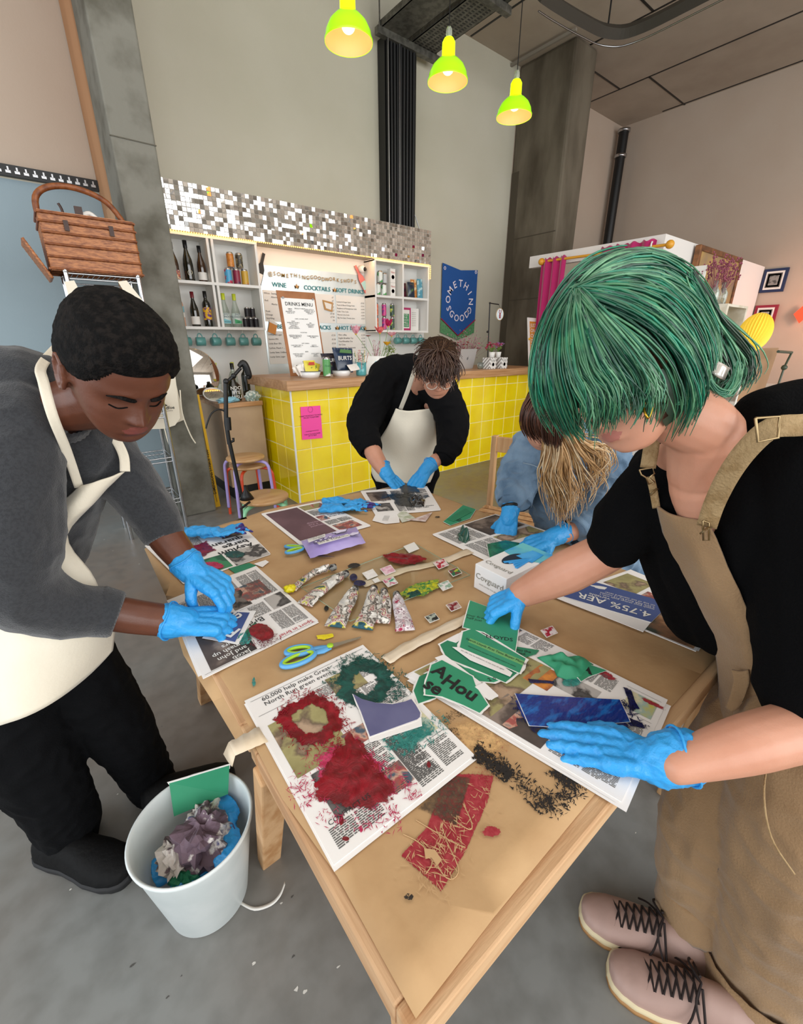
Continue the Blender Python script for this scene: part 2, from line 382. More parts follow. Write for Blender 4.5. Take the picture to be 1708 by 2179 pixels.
table(.655, 1.17, .15, 1.375, 'middle of the three pine tables, between the near and the far one',
      [((.32, .75, T-.045), (.42, .80, 0)), ((.2, 1.12, T-.045), (.24, 1.62, 0)), ((1.3, .72, T-.045), (1.3, .72, 0)), ((1.3, 1.1, T-.045), (1.3, 1.1, 0))])
table(1.18, 1.70, .20, 1.375, 'farthest of the three pine tables, nearest the yellow counter',
      [((.32, 1.25, T-.045), (.32, 1.25, 0)), ((.32, 1.64, T-.045), (.32, 1.64, 0)), ((1.3, 1.25, T-.045), (1.3, 1.25, 0)), ((1.3, 1.64, T-.045), (1.3, 1.64, 0))])
# kraft paper sheets
def zw(x, y, amp=.0008): return amp*mn.noise(Vector((x*7, y*7, 3.1)))+amp*.6*mn.noise(Vector((x*19, y*19, 0)))
def cloth_poly(mb, pts, z, step=.05, drop=None):
    """paper filled from outline, subdivided so that it can wave"""
    bm = bmesh.new(); vv = [bm.verts.new((p[0], p[1], 0)) for p in pts]; f = bm.faces.new(vv)
    bmesh.ops.triangulate(bm, faces=[f])
    x0 = min(p[0] for p in pts); x1 = max(p[0] for p in pts); y0 = min(p[1] for p in pts); y1 = max(p[1] for p in pts)
    x = x0+step
    while x < x1: bmesh.ops.bisect_plane(bm, geom=bm.verts[:]+bm.edges[:]+bm.faces[:], plane_co=(x, 0, 0), plane_no=(1, 0, 0)); x += step
    y = y0+step
    while y < y1: bmesh.ops.bisect_plane(bm, geom=bm.verts[:]+bm.edges[:]+bm.faces[:], plane_co=(0, y, 0), plane_no=(0, 1, 0)); y += step
    bmesh.ops.triangulate(bm, faces=bm.faces[:]); bm.normal_update(); bm.verts.index_update()
    vs = []
    for v in bm.verts:
        zz = z+zw(v.co.x, v.co.y)+.0012
        if drop: zz = drop(v.co.x, v.co.y, zz)
        vs.append((v.co.x, v.co.y, zz))
    fs = [[v.index for v in (f.verts if f.normal.z > 0 else reversed(f.verts))] for f in bm.faces]
    bm.free(); mb.add(vs, fs, True); return mb
m = cloth_poly(MB().use(Kraft), [(.162, .178), (.30, .184), (.62, .190), (1.0, .186), (1.31, .182), (1.34, .3), (1.34, .655), (.9, .66), (.5, .665), (.155, .655), (.152, .5), (.165, .35)], T)
m.origin = (.7, .4, T); tag(m.build('brown_paper_sheet', solid=.0006), 'brown kraft paper sheet on the nearest table, marked with red and black prints', 'paper', 'kraft paper table covers')
def dr(x, y, z):
    d = max(0, .175-x)+max(0, x-1.36); return z-d*.4
m = cloth_poly(MB().use(Kraft), [(.135, .66), (.5, .655), (1.0, .65), (1.385, .655), (1.40, .9), (1.39, 1.12), (1.40, 1.3), (1.395, 1.48), (1.35, 1.56), (1.2, 1.665), (1.14, 1.71), (.9, 1.735), (.65, 1.765), (.52, 1.73), (.36, 1.70), (.155, 1.68), (.145, 1.3), (.12, 1.0), (.13, .8)], T+.0012, drop=dr)
m.origin = (.7, 1.1, T); tag(m.build('brown_paper_sheet', solid=.0006), 'brown kraft paper sheet covering the middle and far tables', 'paper', 'kraft paper table covers')
# masking paper strips over the seam
Strip = mat('pale_tape', 'e3d3bb', .7, var=(12, 'd8c4a6'), bump=(20, .2))
def strip(px, w, h, label, cat='tape', name='paper_tape_strip', m_=None, group='pale paper strips on the table'):
    P = catmull([tz(x, y, h) for x, y in px], 5); rows = []
    for i, p in enumerate(P):
        t = (P[min(i+1, len(P)-1)]-P[max(i-1, 0)]).normalized(); n = Vector((-t.y, t.x, 0)); ww = w*(1+.12*math.sin(i*1.7))
        rows.append([p+n*ww*(k/3-.5)+Vector((0, 0, .002*mn.noise(p*30+Vector((k, 0, 0))))) for k in range(4)])
    m = MB().use(m_ or Strip).grid(rows); m.origin = P[len(P)//2]
    return tag(m.build(name, solid=.0006), label, cat, group)
strip([(820, 1405), (870, 1375), (930, 1345), (1000, 1312), (1040, 1295)], .032, .006, 'long pale paper strip running from the red-smeared newspaper to the green pile')
strip([(770, 1244), (815, 1228), (860, 1212), (930, 1198), (1000, 1172)], .035, .0062, 'pale paper strip crossing beneath the glass palette')
m = MB().use(Strip); A0, B0, C0_, D0 = tz(486, 1580, .0045), tz(550, 1546, .0045), tz(570, 1578, .0045), tz(500, 1608, .0045)
rows = [[A0.lerp(B0, k/8)+Vector((0, .002*math.sin(k*2.1), 0)) for k in range(9)], [A0.lerp(B0, k/8).lerp(D0.lerp(C0_, k/8), .5)+Vector((0, 0, .001*math.sin(k*3))) for k in range(9)], [D0.lerp(C0_, k/8)+Vector((0, .002*math.sin(k*3.1), 0)) for k in range(9)]]
m.grid(rows[::-1]); m.grid([[A0, A0.lerp(D0, .5), D0], [A0+Vector((-.012, 0, -.02)), A0.lerp(D0, .5)+Vector((-.010, 0, -.024)), D0+Vector((-.008, 0, -.021))]])
m.origin = (.16, .65, T); tag(m.build('masking_tape_wrap', solid=.0008), 'cream masking tape wrapped over the left table edge above a pine leg', 'tape')

# ================================================================ COUNTER
YTile = mat('yellow_glazed_tile', 'fbe000', .16, var=(3.5, 'f2cf00', .4, .7), coat=.8, bump=(6, .12))
Grout = mat('pale_grout', 'f3ecb4', .8)
OakTop = mat('oiled_wood_worktop', 'c79a70', .38, var=(4, 'a77749', .35, .65), stretch=(.6, 5, 12), bump=(30, .08))
t = thing('counter', 'long bar counter clad in yellow square tiles with a wooden worktop', 'counter', (3.4, 3.9, 0))
MB().use(Grout).box((1.613, 3.512, 0), (5.02, 4.30, 1.02)).build('body', t)
m = MB().use(YTile); random.seed(3)
def tile(m, a, b_, c_, d_, n):
    n = Vector(n); j = [n*(.004+random.uniform(-.0006, .0006)) for _ in range(4)]
    P = [Vector(a), Vector(b_), Vector(c_), Vector(d_)]; ce = sum(P, Vector())/4
    Q = [p+(ce-p).normalized()*.006+j[i] for i, p in enumerate(P)]
    m.add(P+Q, [(4,5,6,7), (0,1,5,4), (1,2,6,5), (2,3,7,6), (3,0,4,7)], False)
zs = [0.0, .095, .30, .505, .713, .92, 1.018]
xs = [1.613, 1.765]+[1.765+.206*k for k in range(1, 17)]
for i in range(len(zs)-1):
    for k in range(len(xs)-1):
        g = .003; tile(m, (xs[k]+g, 3.512, zs[i]+g), (xs[k+1]-g, 3.512, zs[i]+g), (xs[k+1]-g, 3.512, zs[i+1]-g), (xs[k]+g, 3.512, zs[i+1]-g), (0, -1, 0))
    for k in range(4):
        y0 = 3.515+.196*k; y1 = y0+.196; tile(m, (1.613, y1-g, zs[i]+g), (1.613, y0+g, zs[i]+g), (1.613, y0+g, zs[i+1]-g), (1.613, y1-g, zs[i+1]-g), (-1, 0, 0))
m.build('tiles', t)
MB().use(White).box((1.603, 3.502, 0), (1.616, 3.515, 1.02)).build('corner_trim', t)
MB().use(OakTop).box((1.56, 3.45, 1.02), (5.05, 4.34, 1.10)).build('worktop', t, bevel=.004)
# pink notice
Pink = mat('hot_pink_paper', 'ff4fa8', .6)
Ink = mat('black_ink', '151515', .6)
t = thing('pink_notice', 'hot pink notice taped to the yellow counter tiles', 'notice', (1.77, 3.50, .8))
P = [at(639, 866, 'y', 3.50), at(681, 863, 'y', 3.50), at(686, 932, 'y', 3.50), at(643, 936, 'y', 3.50)]
MB().use(Pink).poly(P, .002, (0, -1, 0)).build('sheet', t)
m = MB().use(Ink); c = sum(P, Vector())/4
for k in range(14):
    a = 2*PI*k/14; m.text('I', .016, FRONT(c.x-.003+.022*math.cos(a), 3.497, c.z+.115+.024*math.sin(a)))
m.text('WANT MONTHLY TO WORK\nOR DO TOGETHER?', .017, FRONT(c.x, 3.497, c.z+.055)); m.text('somethinggoodworkshops', .012, FRONT(c.x, 3.497, c.z-.07)); m.text('THIS IS TO ALSO PAPER\nUP TO HELP', .015, FRONT(c.x, 3.497, c.z-.105))
m.build('printed_words', t)

# back wall white panel + back desk
struct('trim_6', MB().use(Wwhite).box((1.0, 4.838, 0), (4.25, YB, 2.30)))
BP = mat('plywood_panel', 'bda285', .7, var=(3, 'b0957a'))
t = thing('back_desk', 'low wooden back bench with plywood front beside the concrete column', 'desk', (1.38, 4.4, 0))
MB().use(OakTop).box((1.165, 4.0, .855), (1.555, 4.82, .895)).build('worktop', t, bevel=.003)
MB().use(BP).box((1.185, 4.03, .12), (1.555, 4.8, .855)).build('front_panel', t)
MB().use(Black).box((1.20, 4.06, 0), (1.555, 4.8, .12)).build('plinth', t)

# ================================================================ WALL SHELVES AND MOSAIC
YS = 4.62
def shelves(xs_, label):
    t = thing('wall_shelf', label, 'shelf', ((xs_[0]+xs_[-1])/2, 4.72, 1.5))
    w = .022
    for x in xs_: MB().use(White).box((x-w/2, YS, 1.52), (x+w/2, 4.838, 2.275)).build('upright', t)
    for z in (1.52, 1.90, 2.275): MB().use(White).box((xs_[0]-w/2, YS-.004, z-.012), (xs_[-1]+w/2, 4.838, z+.012)).build('shelf_board', t)
    return t
shelves([1.02, 1.455, 1.495, 1.90], 'white box shelves of bottles and cans left of the drinks board')
shelves([3.30, 3.71, 4.12], 'white box shelves of cans and crisps right of the drinks board')
Mir = mat('mirror_tile', 'f4f4f4', .03, 1)
t = thing('mosaic_fascia', 'long strip of small square mirror tiles above the shelves', 'mosaic', (2.55, 4.6, 2.45))
MB().use(mat('dark_grout', 'b9b3a8', .8)).box((.975, 4.60, 2.29), (4.13, 4.838, 2.655)).build('backing', t)
m = MB().use(Mir).use(Mir); random.seed(11); n_ = 84; sw = (4.13-.975)/n_; sh = (2.655-2.29)/10
for i in range(n_):
    for k in range(10):
        x = .975+i*sw; z = 2.29+k*sh; g = .0022; tx = random.gauss(0, .0014); ty = random.gauss(0, .0012)
        y = 4.596
        m.add([(x+g, y+tx+ty, z+g), (x+sw-g, y-tx+ty, z+g), (x+sw-g, y-tx-ty, z+sh-g), (x+g, y+tx-ty, z+sh-g)], [(0, 1, 2, 3)], False)
m.build('mirror_tiles', t)
Led = mat('warm_led', 'ffd27a', .4, emit=('ffb040', 7))
t = thing('led_string_light', 'warm rope of tiny lights under the mirror mosaic', 'string light', (2.5, 4.6, 2.28))
m = MB().use(Led)
for k in range(150): m.ball((.99+k*.0209, 4.598, 2.285), .0055, 6, 4)
for k in range(8): m.ball((4.135, 4.605, 2.28-k*.02), .0055, 6, 4)
m.build('light_beads', t)
l = bpy.data.lights.new('led_glow', 'AREA'); l.shape = 'RECTANGLE'; l.size = 3.0; l.size_y = .03; l.energy = 3.2; l.color = (1, .55, .25)
o = bpy.data.objects.new('led_glow', l); COL.objects.link(o); o.location = (2.55, 4.63, 2.27)
o.rotation_euler = (math.radians(20), 0, 0)

# bottles
def lab_mat(n, c, v=None, r=.6): return mat(n, c, r, var=v)
GlDark = mat('dark_green_glass', '14160c', .12, coat=1)
GlBrown = mat('amber_glass', '3a2413', .12, coat=1)
GlClear = mat('clear_glass', 'dfeae0', .05, trans=.85, coat=1, ior=1.3)
GlRose = mat('rose_glass', 'e0a98a', .1, coat=1)
BUR = [(0, 0), (.038, 0), (.040, .006), (.040, .13), (.036, .165), (.022, .21), (.0145, .24), (.0135, .29), (.0155, .292), (.0155, .305), (0, .305)]
BOR = [(0, 0), (.037, 0), (.038, .006), (.038, .19), (.034, .21), (.018, .232), (.0145, .245), (.0145, .30), (.0155, .302), (.0155, .31), (0, .31)]
GIN = [(0, 0), (.040, 0), (.042, .006), (.041, .11), (.034, .15), (.018, .21), (.014, .23), (.014, .285), (0, .285)]
def bottle(x, y, z, prof, glass, cap, label_m, la, lb, label, s=1.0, extra=None, group='bottles on the wall shelves', cap_h=.055):
    t = thing('bottle', label, 'bottle', (x, y, z), group=group)
    pr = [(r*s, h*s) for r, h in prof]
    MB().use(glass).lathe(pr, (x, y, z), 24, caps=False).build('glass', t)
    H = pr[-1][1]
    MB().use(cap).lathe([(.0165*s, H-cap_h*s), (.0172*s, H-.001), (.0, H+.001)], (x, y, z), 16, caps=False).build('cap', t)
    R_ = max(r for r, h in pr)
    m = MB().use(label_m)
    rows = [[Vector((x+(R_+.0008)*math.cos(a), y+(R_+.0008)*math.sin(a), z+h)) for a in np.linspace(-PI*.95, .15, 16)] for h in (la*s, lb*s)]
    m.grid(rows)
    if extra: extra(m, x, y-R_-.002, z, s)
    m.build('label', t)
CapBlk = mat('black_foil', '101012', .3); CapW = mat('white_foil', 'eae8e4', .4); CapR = mat('dark_red_foil', '6b1420', .35); CapL = mat('lime_foil', 'c8d432', .4)
Lw = mat('white_label', 'e6e4de', .6); Art1 = mat('sunset_label', 'd77a4a', .6, var=(40, '5d3a66', .42, .5, .58, 'e8c9a0'))
Art2 = mat('yellow_purple_label', 'e8b51e', .6, var=(34, '6c3a7a', .5, .56)); Sw = mat('swirl_ink', 'e8e2c4', .5)
def spiral(m, x, y, z, s):
    m.use(Sw); m.tube([(x+(.002+.0022*a)*math.cos(a), y-.001, z+.07+(.002+.0022*a)*math.sin(a)) for a in np.linspace(0, 10.5, 40)], .0016, 5)
bottle(1.165, 4.72, 1.912, BUR, GlBrown, CapBlk, Art1, .01, .085, 'amber bottle with a sunset coloured art label, first on the upper left shelf', 1.0)
bottle(1.285, 4.72, 1.912, BUR, GlDark, CapBlk, GlDark, .02, .03, 'dark bottle with a cream spiral, middle of the three on the upper left shelf', 1.08, spiral)
bottle(1.40, 4.72, 1.912, BUR, GlBrown, CapBlk, Lw, .02, .085, 'brown bottle with plain white label, right of the spiral bottle', .98)
def blue_band(m, x, y, z, s):
    m.use(mat('blue_label_band', '7fb6c2', .6)); m.grid([[Vector((x+.0395*math.cos(a), 4.72+.0395*math.sin(a), z+h)) for a in np.linspace(-PI*.95, .15, 12)] for h in (.12, .17)])
bottle(1.15, 4.72, 1.532, BOR, GlRose, CapW, Lw, .08, .12, 'pink rosé bottle with a pale blue label and white cap', .98, blue_band)
bottle(1.277, 4.72, 1.532, BUR, GlDark, CapR, Lw, .02, .09, 'dark wine bottle with dark red cap and white label', .98)
bottle(1.392, 4.72, 1.532, BOR, GlDark, CapBlk, Art2, .06, .17, 'dark wine bottle with yellow and purple label')
def el(word, colr):
    def f(m, x, y, z, s):
        m.use(mat('navy_ink', '1d3a52', .6)); m.text('EAST\nLONDON', .024, FRONT(x, y, z+.105)); m.use(mat(word+'_patch', colr, .6)); m.poly([(x-.034, y, z+.035), (x+.034, y, z+.035), (x+.034, y, z+.06), (x-.034, y, z+.075)], 0, (0, -1, 0))
        m.use(Ink); m.text(word, .018, FRONT(x, y-.001, z+.048))
    return f
ClearL = mat('frosted_label', 'd5e2dc', .5)
bottle(1.56, 4.72, 1.532, GIN, GlClear, CapL, ClearL, .03, .12, 'clear vodka bottle with lime cap, left of the gin', 1.06, el('VODKA', '7fc4cf'))
bottle(1.665, 4.72, 1.532, GIN, GlClear, CapL, ClearL, .03, .12, 'clear gin bottle with lime cap and green patch', 1.06, el('GIN', '46a870'))
# cans
CANP = [(.0, 0), (.024, 0), (.0325, .008), (.0325, .104), (.027, .114), (.026, .116), (.024, .112), (0, .112)]
Alu = mat('can_aluminium', 'c9cacc', .25, 1)
def can(x, y, z, m_, label, r=1.0, h=1.0, group='drink cans on the wall shelves', extra=None):
    t = thing('can', label, 'can', (x, y, z), group=group)
    MB().use(Alu).lathe([(a*r, b_*h) for a, b_ in CANP], (x, y, z), 20, caps=False).build('can_body', t)
    m = MB().use(m_).lathe([(.0328*r, .009*h), (.0328*r, .103*h)], (x, y, z), 20, caps=False)
    if extra: extra(m, x, y-.034*r, z)
    m.build('label', t)
cm = lambda n, c, v: mat(n, c, .4, var=v)
can(1.635, 4.71, 1.912, cm('blue_red_can', '4aa3cf', (14, 'b5304a', .5, .53)), 'blue and red can, left of the lower row of three', h=1.22)
can(1.715, 4.71, 1.912, cm('maroon_can', '8a2440', (14, '4a2750', .5, .6)), 'maroon can in the middle of the lower row of three', h=1.22)
can(1.795, 4.71, 1.912, cm('gold_can', 'c9a238', (14, 'b04b4b', .55, .68)), 'gold and coral can, right of the lower row of three', h=1.22)
can(1.672, 4.71, 1.912+.142, cm('orange_can', 'd08a3a', (30, 'b96d25', .45, .6)), 'orange patterned can stacked top left', h=1.15)
can(1.757, 4.71, 1.912+.142, cm('camouflage_can', '3b382e', (50, '8a8260', .5, .58)), 'black and khaki patterned can stacked top right', h=1.15)
dk = mat('black_can_wrap', '1c1a1e', .45, var=(30, '5b2a3a', .6, .72))
for k, (x, z, s) in enumerate(((1.745, 1.532, 'left of the bottom three'), (1.80, 1.532, 'middle of the bottom three'), (1.853, 1.532, 'right of the bottom three'), (1.772, 1.626, 'left of the top two'), (1.827, 1.626, 'right of the top two'))):
    can(x, 4.70, z, dk, 'small black can beside the gin bottle, '+s, r=.78, h=.8)
grn = mat('green_white_can', 'e6ebe4', .4, var=(9, '4c9a55', .5, .54)); pk = cm('orange_slim_can', 'e2683f', (40, 'e8a07a', .5, .6)); mg = cm('magenta_slim_can', 'cf3f86', (30, '6b3f8e', .5, .6)); bl = cm('lime_black_slim_can', '2e4a3a', (24, 'c8d95a', .5, .6))
for nm, x, m_ in (('coral', 3.355, pk), ('magenta', 3.475, mg), ('lime and dark green', 3.60, bl)):
    can(x, 4.70, 1.532, m_, nm+' slim can, lower of its stack on the right shelves', r=.85, h=1.3)
    can(x, 4.70, 1.532+.152, m_, nm+' slim can, upper of its stack on the right shelves', r=.85, h=1.3)
for x, z, s in ((3.385, 1.912, 'left of two lower'), (3.475, 1.912, 'right of two lower'), (3.42, 2.045, 'stacked on the lower two, left')):
    can(x, 4.70, z, grn, 'green and white nut can on the upper right shelves, '+s, h=1.13)
can(3.50, 4.72, 2.045, mat('silver_can_wrap', 'b9bcbc', .35), 'grey lidded can stacked behind the green and white cans', r=1.1, h=1.0)
def carton(x, y, z, w, d, h, mt, name, label, cat, grp=None, deco=None):
    t = thing(name, label, cat, (x, y, z), group=grp)
    MB().use(mt).box((x-w/2, y-d/2, z), (x+w/2, y+d/2, z+h)).build('box', t, bevel=.003)
    if deco: m = MB(); deco(m, x, y-d/2-.0012, z); m.build('printing', t)
redw = mat('red_print', 'b8443a', .6)
def deco(m, x, y, z): m.use(redw); m.lathe([(0, 0), (.022, 0)], (x, y, z+.06), 16, Matrix.Rotation(PI/2, 3, 'X')); m.text('Nuts', .03, FRONT(x, y, z+.11))
carton(3.60, 4.71, 1.912, .075, .06, .15, Lw, 'snack_carton', 'white carton with a red circle, lower of two on the upper right shelves', 'carton', 'white snack cartons', deco)
carton(3.60, 4.71, 2.063, .075, .06, .15, Lw, 'snack_carton', 'white carton with a red circle, upper of two on the upper right shelves', 'carton', 'white snack cartons', deco)
# crisp packets (pillow bags)
def packet(P4, th, mats_, name, label, cat, grp=None, deco=None, nrm=(0, -1, 0), seal=.08, crimp=.0015):
    """P4: bl, br, tr, tl corners"""
    a, b_, c_, d_ = [Vector(p) for p in P4]; n = Vector(nrm); t = thing(name, label, cat, (a+b_+c_+d_)/4, group=grp)
    m = MB().use(mats_); G = 14
    def pt(u, v, s):
        p = (a*(1-u)+b_*u)*(1-v)+(d_*(1-u)+c_*u)*v
        f = max(0, math.sin(PI*u))**.5*max(0, math.sin(PI*min(1, max(0, (v-seal)/(1-2*seal)))))**.6
        return p+n*(s*th/2*f+crimp*mn.noise(p*60)+(crimp*math.sin(u*60) if (v < seal or v > 1-seal) else 0))
    for s in (1, -1): m.grid([[pt(i/G, j/G, s) for i in range(G+1)] for j in range(G+1)] if s == 1 else [[pt(1-i/G, j/G, s) for i in range(G+1)] for j in range(G+1)])
    m.build('packet', t)
    if deco: m = MB(); deco(m, (a+b_+c_+d_)/4+n*(th/2+.001), t); m.build('printing', t)
    return t
def pk_up(x0, x1, z0, z1, y, mt, label, deco=None, tilt=.0, grp='crisp packets on the upper right shelf', name='crisp_packet'):
    return packet([(x0, y, z0), (x1, y, z0), (x1+tilt, y+.02, z1), (x0+tilt, y+.02, z1)], .04, mt, name, label, 'crisp packet', grp, deco)
foil = lambda n, c, v: mat(n, c, .28, var=v, spec=.7)
pk_up(3.745, 3.85, 1.912, 2.08, 4.72, foil('maroon_packet', '5a1f30', (20, '22141c', .5, .6)), 'maroon and black crisp packet, leftmost on the upper right shelf')
pk_up(3.83, 3.94, 1.912, 2.09, 4.67, foil('navy_green_packet', '1f2f42', (16, '4f7a3c', .55, .65)), 'navy and green crisp packet in front on the upper right shelf')
pk_up(3.92, 4.02, 1.912, 2.13, 4.72, foil('orange_packet', 'c9813c', (26, 'e6cfa0', .5, .56)), 'orange patterned snack packet on the upper right shelf')
pk_up(4.01, 4.10, 1.912, 2.14, 4.70, foil('teal_packet', '4f93a8', (24, 'b7d3d6', .52, .6)), 'pale blue snack packet, rightmost on the upper right shelf')
# poster cards on right shelf
t = thing('snack_sign', 'magenta framed card with a green centre standing on the lower right shelf', 'sign', (3.82, 4.7, 1.532))
Mag = mat('magenta_card', 'b02a63', .6); Grn = mat('green_card', '2f8a55', .6)
MB().use(Mag).box((3.715, 4.70, 1.535), (3.90, 4.706, 1.80)).build('frame', t)
MB().use(Lw).box((3.738, 4.698, 1.56), (3.878, 4.70, 1.775)).use(Grn).box((3.748, 4.696, 1.575), (3.868, 4.698, 1.73)).build('card', t)
MB().use(Lw).text('DOES\nTHIS\nFOOD\nSMELL\nGOOD', .032, FRONT(3.808, 4.6945, 1.655)).build('lettering', t)
t = thing('price_card', 'white printed card standing right of the magenta sign', 'card', (4.0, 4.75, 1.532))
MB().use(Lw).box((3.92, 4.76, 1.535), (4.085, 4.764, 1.80)).build('card', t)
m = MB().use(Ink)
for k in range(8): m.text('snack price list', .012, FRONT(4.0, 4.758, 1.75-k*.022))
m.build('printed_words', t)
# mugs on hooks
Teal = mat('teal_enamel', '5f9d99', .35, coat=.3)
def mug(x, y, z, label):
    t = thing('mug', label, 'mug', (x, y, z), group='teal mugs on hooks under the shelves')
    M = Euler((0, math.radians(12), 0)).to_matrix()
    R3 = Matrix.Rotation(PI/2, 3, 'Y') @ Matrix.Rotation(random.uniform(-.25, .25), 3, 'X')
    c = Vector((x+.012, y, z))
    MB().use(Teal).lathe([(0, -.04), (.037, -.04), (.040, -.036), (.040, .042), (.037, .042), (.037, -.034), (0, -.034)], c, 24, R3, caps=False).build('cup', t)
    MB().use(Teal).tube([c+Vector((.022*math.cos(a), 0, .038+.034*math.sin(a))) for a in np.linspace(-.15, PI+.15, 12)], .0055, 8).build('handle', t)
    h = MB().use(White).tube([(x+.012, y, 1.505), (x+.012, y, 1.485), (x+.004, y, 1.473), (x+.012, y, 1.466), (x+.02, y, 1.474)], .0035, 6); h.origin = (x, y, 1.5)
    tag(h.build('hook'), 'white cup hook holding the '+label.replace('teal mug hanging under the ', 'mug of the '), 'hook', 'white cup hooks')
for k, x in enumerate((1.14, 1.27, 1.41, 1.55, 1.685, 1.815)):
    mug(x, 4.69, 1.40, 'teal mug hanging under the left shelves, %s from the column' % ('first second third fourth fifth sixth'.split()[k]))
for k, x in enumerate((3.665, 3.795, 3.92, 4.05)):
    mug(x, 4.69, 1.41, 'teal mug hanging under the right shelves, %s from the menu board' % ('first second third fourth'.split()[k]))

# ================================================================ MENU BOARD
Silver = mat('silver_foil_panel', 'd8e0e0', .28, .45, var=(2.5, 'c0cccd', .35, .7))
t = thing('menu_board', 'silver drinks board with white price sheets and gold and teal headings', 'menu board', (2.68, 4.83, 1.1))
yb = 4.832
MB().use(Silver).box((1.99, yb, 1.02), (3.29, 4.838, 2.13)).build('backing_panel', t)
Gold = mat('gold_letters', '8a6a14', .5); TealL = mat('teal_letters', '17808a', .5)
m = MB().use(Gold)
s_ = '@SOMETHINGGOODWORKSHOPS'
x0 = 2.11
for i, ch in enumerate(s_): m.text(ch, .052, frame((x0+i*.0475, yb-.012, 2.052+.006*math.sin(i*1.3)), (1, 0, .03*math.sin(i*2)), (0, 0, 1)), bold=.012)
m.build('lettering', t)
def sheet(x0, x1, z0, z1):
    MB().use(Lw).box((x0, yb-.004, z0), (x1, yb-.0015, z1)).build('price_sheet', t)
cols = [(2.01, 2.42), (2.44, 2.86), (2.88, 3.28)]
for (a, b_) in cols: sheet(a, b_, 1.60, 1.90); sheet(a, b_, 1.17, 1.505)
m = MB().use(TealL)
for tx, x, z in (('WINE', 2.20, 1.955), ('COCKTAILS', 2.65, 1.95), ('SOFT DRINKS', 3.08, 1.95), ('BEER', 2.20, 1.55), ('SNACKS', 2.68, 1.55), ('HOT DRINKS', 3.09, 1.55)):
    m.text(tx, .062, FRONT(x, yb-.006, z), bold=.012)
m.build('heading', t)
m = MB().use(Ink)
def lines(x0, x1, z, rows, sz=.024, dz=.034):
    for i, (a, b_) in enumerate(rows): m.text(a, sz, FRONT(x0, yb-.0055, z-i*dz), align='LEFT'); m.text(b_, sz, FRONT(x1, yb-.0055, z-i*dz), align='RIGHT')
lines(2.02, 2.41, 1.87, [('White:  Sauvignon Blanc', '£6 / £30'), ('           Albarino', '£8 / £40'), ('Red:', ''), ('           Merlot', '£6 / £30'), ('', ''), ('Rosé:', ''), ('Orange:', ''), ('Sparkling:', '')])
lines(2.45, 2.85, 1.87, [('Negroni', '£7'), ('Margarita', '£7'), ('Espresso Martini', '£7'), ('Aperol Spritz', '£7'), ('Pornstar Martini', '£7'), ('', '£7.50'), ('Mexican Lime Soda', '£7.50'), ('', '£6')])
lines(2.89, 3.27, 1.83, [('Lemon & Ginger Soda', '£3.50'), ('Peach & Blood Orange Soda', '£3.50'), ('Raspberry & Pomegranate Soda', '£3.50'), ('Coke / Diet Coke', '£2.50'), ('Mexican Lime Soda', '£3.50'), ('Big Tom Spicy Tomato Juice', '£3.50')], .021)
lines(2.02, 2.41, 1.47, [('Unfiltered Lager', '£6.50'), ('Session IPA', '£6.50'), ('Little Beer IPA', '£5'), ('Lychee, Peach + ...', '£6'), ('Lucky Saint, Unfiltered', '£5'), ('Lucky Saint, Lager', '£5')], .024, .045)
lines(2.45, 2.85, 1.47, [('Crisps', '£2.50'), ('Nuts', '£2.50'), ('Olives', '£3.50'), ('Popcorn', '£2.50'), ('Chocolate', '£2.50'), ('Vanilla', '£3.00')], .024, .045)
lines(2.89, 3.27, 1.475, [('Filter coffee', '£2.50'), ('English Breakfast Tea', '£2.50'), ('Decaf Breakfast Tea', '£2.50'), ('Earl Grey', '£2.50'), ('Chamomile, Peppermint', '£2.50'), ('Ginger & Lemon', '£2.50'), ('Green Tea with Mint', '£2.50'), ('Classic Chai', 'ALL £3')], .024, .036)
m.build('printed_words', t)
star = mat('kraft_star', 'b78b52', .6)
m = MB().use(star)
for x, z in ((2.40, 1.955), (2.87, 1.95), (2.88, 1.55), (3.28, 1.55)): m.poly([(x+(.028 if k % 2 == 0 else .011)*math.sin(k*PI/5), yb-.008, z+(.028 if k % 2 == 0 else .011)*math.cos(k*PI/5)) for k in range(10)], .002, (0, -1, 0))
m.build('paper_stars', t)
m = MB().use(Ink)
def bott(m, cx, cz, rot, s, lab):
    o = [(-.035, -.13), (.035, -.13), (.035, .02), (.013, .07), (.013, .15), (-.013, .15), (-.013, .07), (-.035, .02)]
    c, sn = math.cos(rot), math.sin(rot); f = lambda p, y: (cx+(p[0]*c-p[1]*sn)*s, y, cz+(p[0]*sn+p[1]*c)*s)
    m.poly([f(p, yb-.016) for p in o], .004, (0, -1, 0)); m.use(lab); m.poly([f(p, yb-.021) for p in ((-.03, -.1), (.03, -.1), (.03, -.02), (-.03, -.02))], .001, (0, -1, 0))
bott(m, 2.0, 2.07, -.35, 1.15, Lw); m.build('wine_bottle_cutout', t)
m = MB().use(mat('coral_card', 'd9776f', .6)); bott(m, 3.24, 2.08, .55, 1.1, mat('aqua_card', 'a8d3cf', .6)); m.build('pink_bottle_cutout', t)
m = MB().use(mat('amber_card', 'd08a3c', .6)); m.poly([(2.02, yb-.01, 1.50), (2.10, yb-.01, 1.47), (2.13, yb-.01, 1.56), (2.05, yb-.01, 1.60)], .004, (0, -1, 0)); m.use(Lw)
m.poly([(2.045, yb-.01, 1.595), (2.13, yb-.01, 1.56), (2.135, yb-.01, 1.585), (2.05, yb-.01, 1.62)], .005, (0, -1, 0)); m.build('beer_glass_cutout', t)
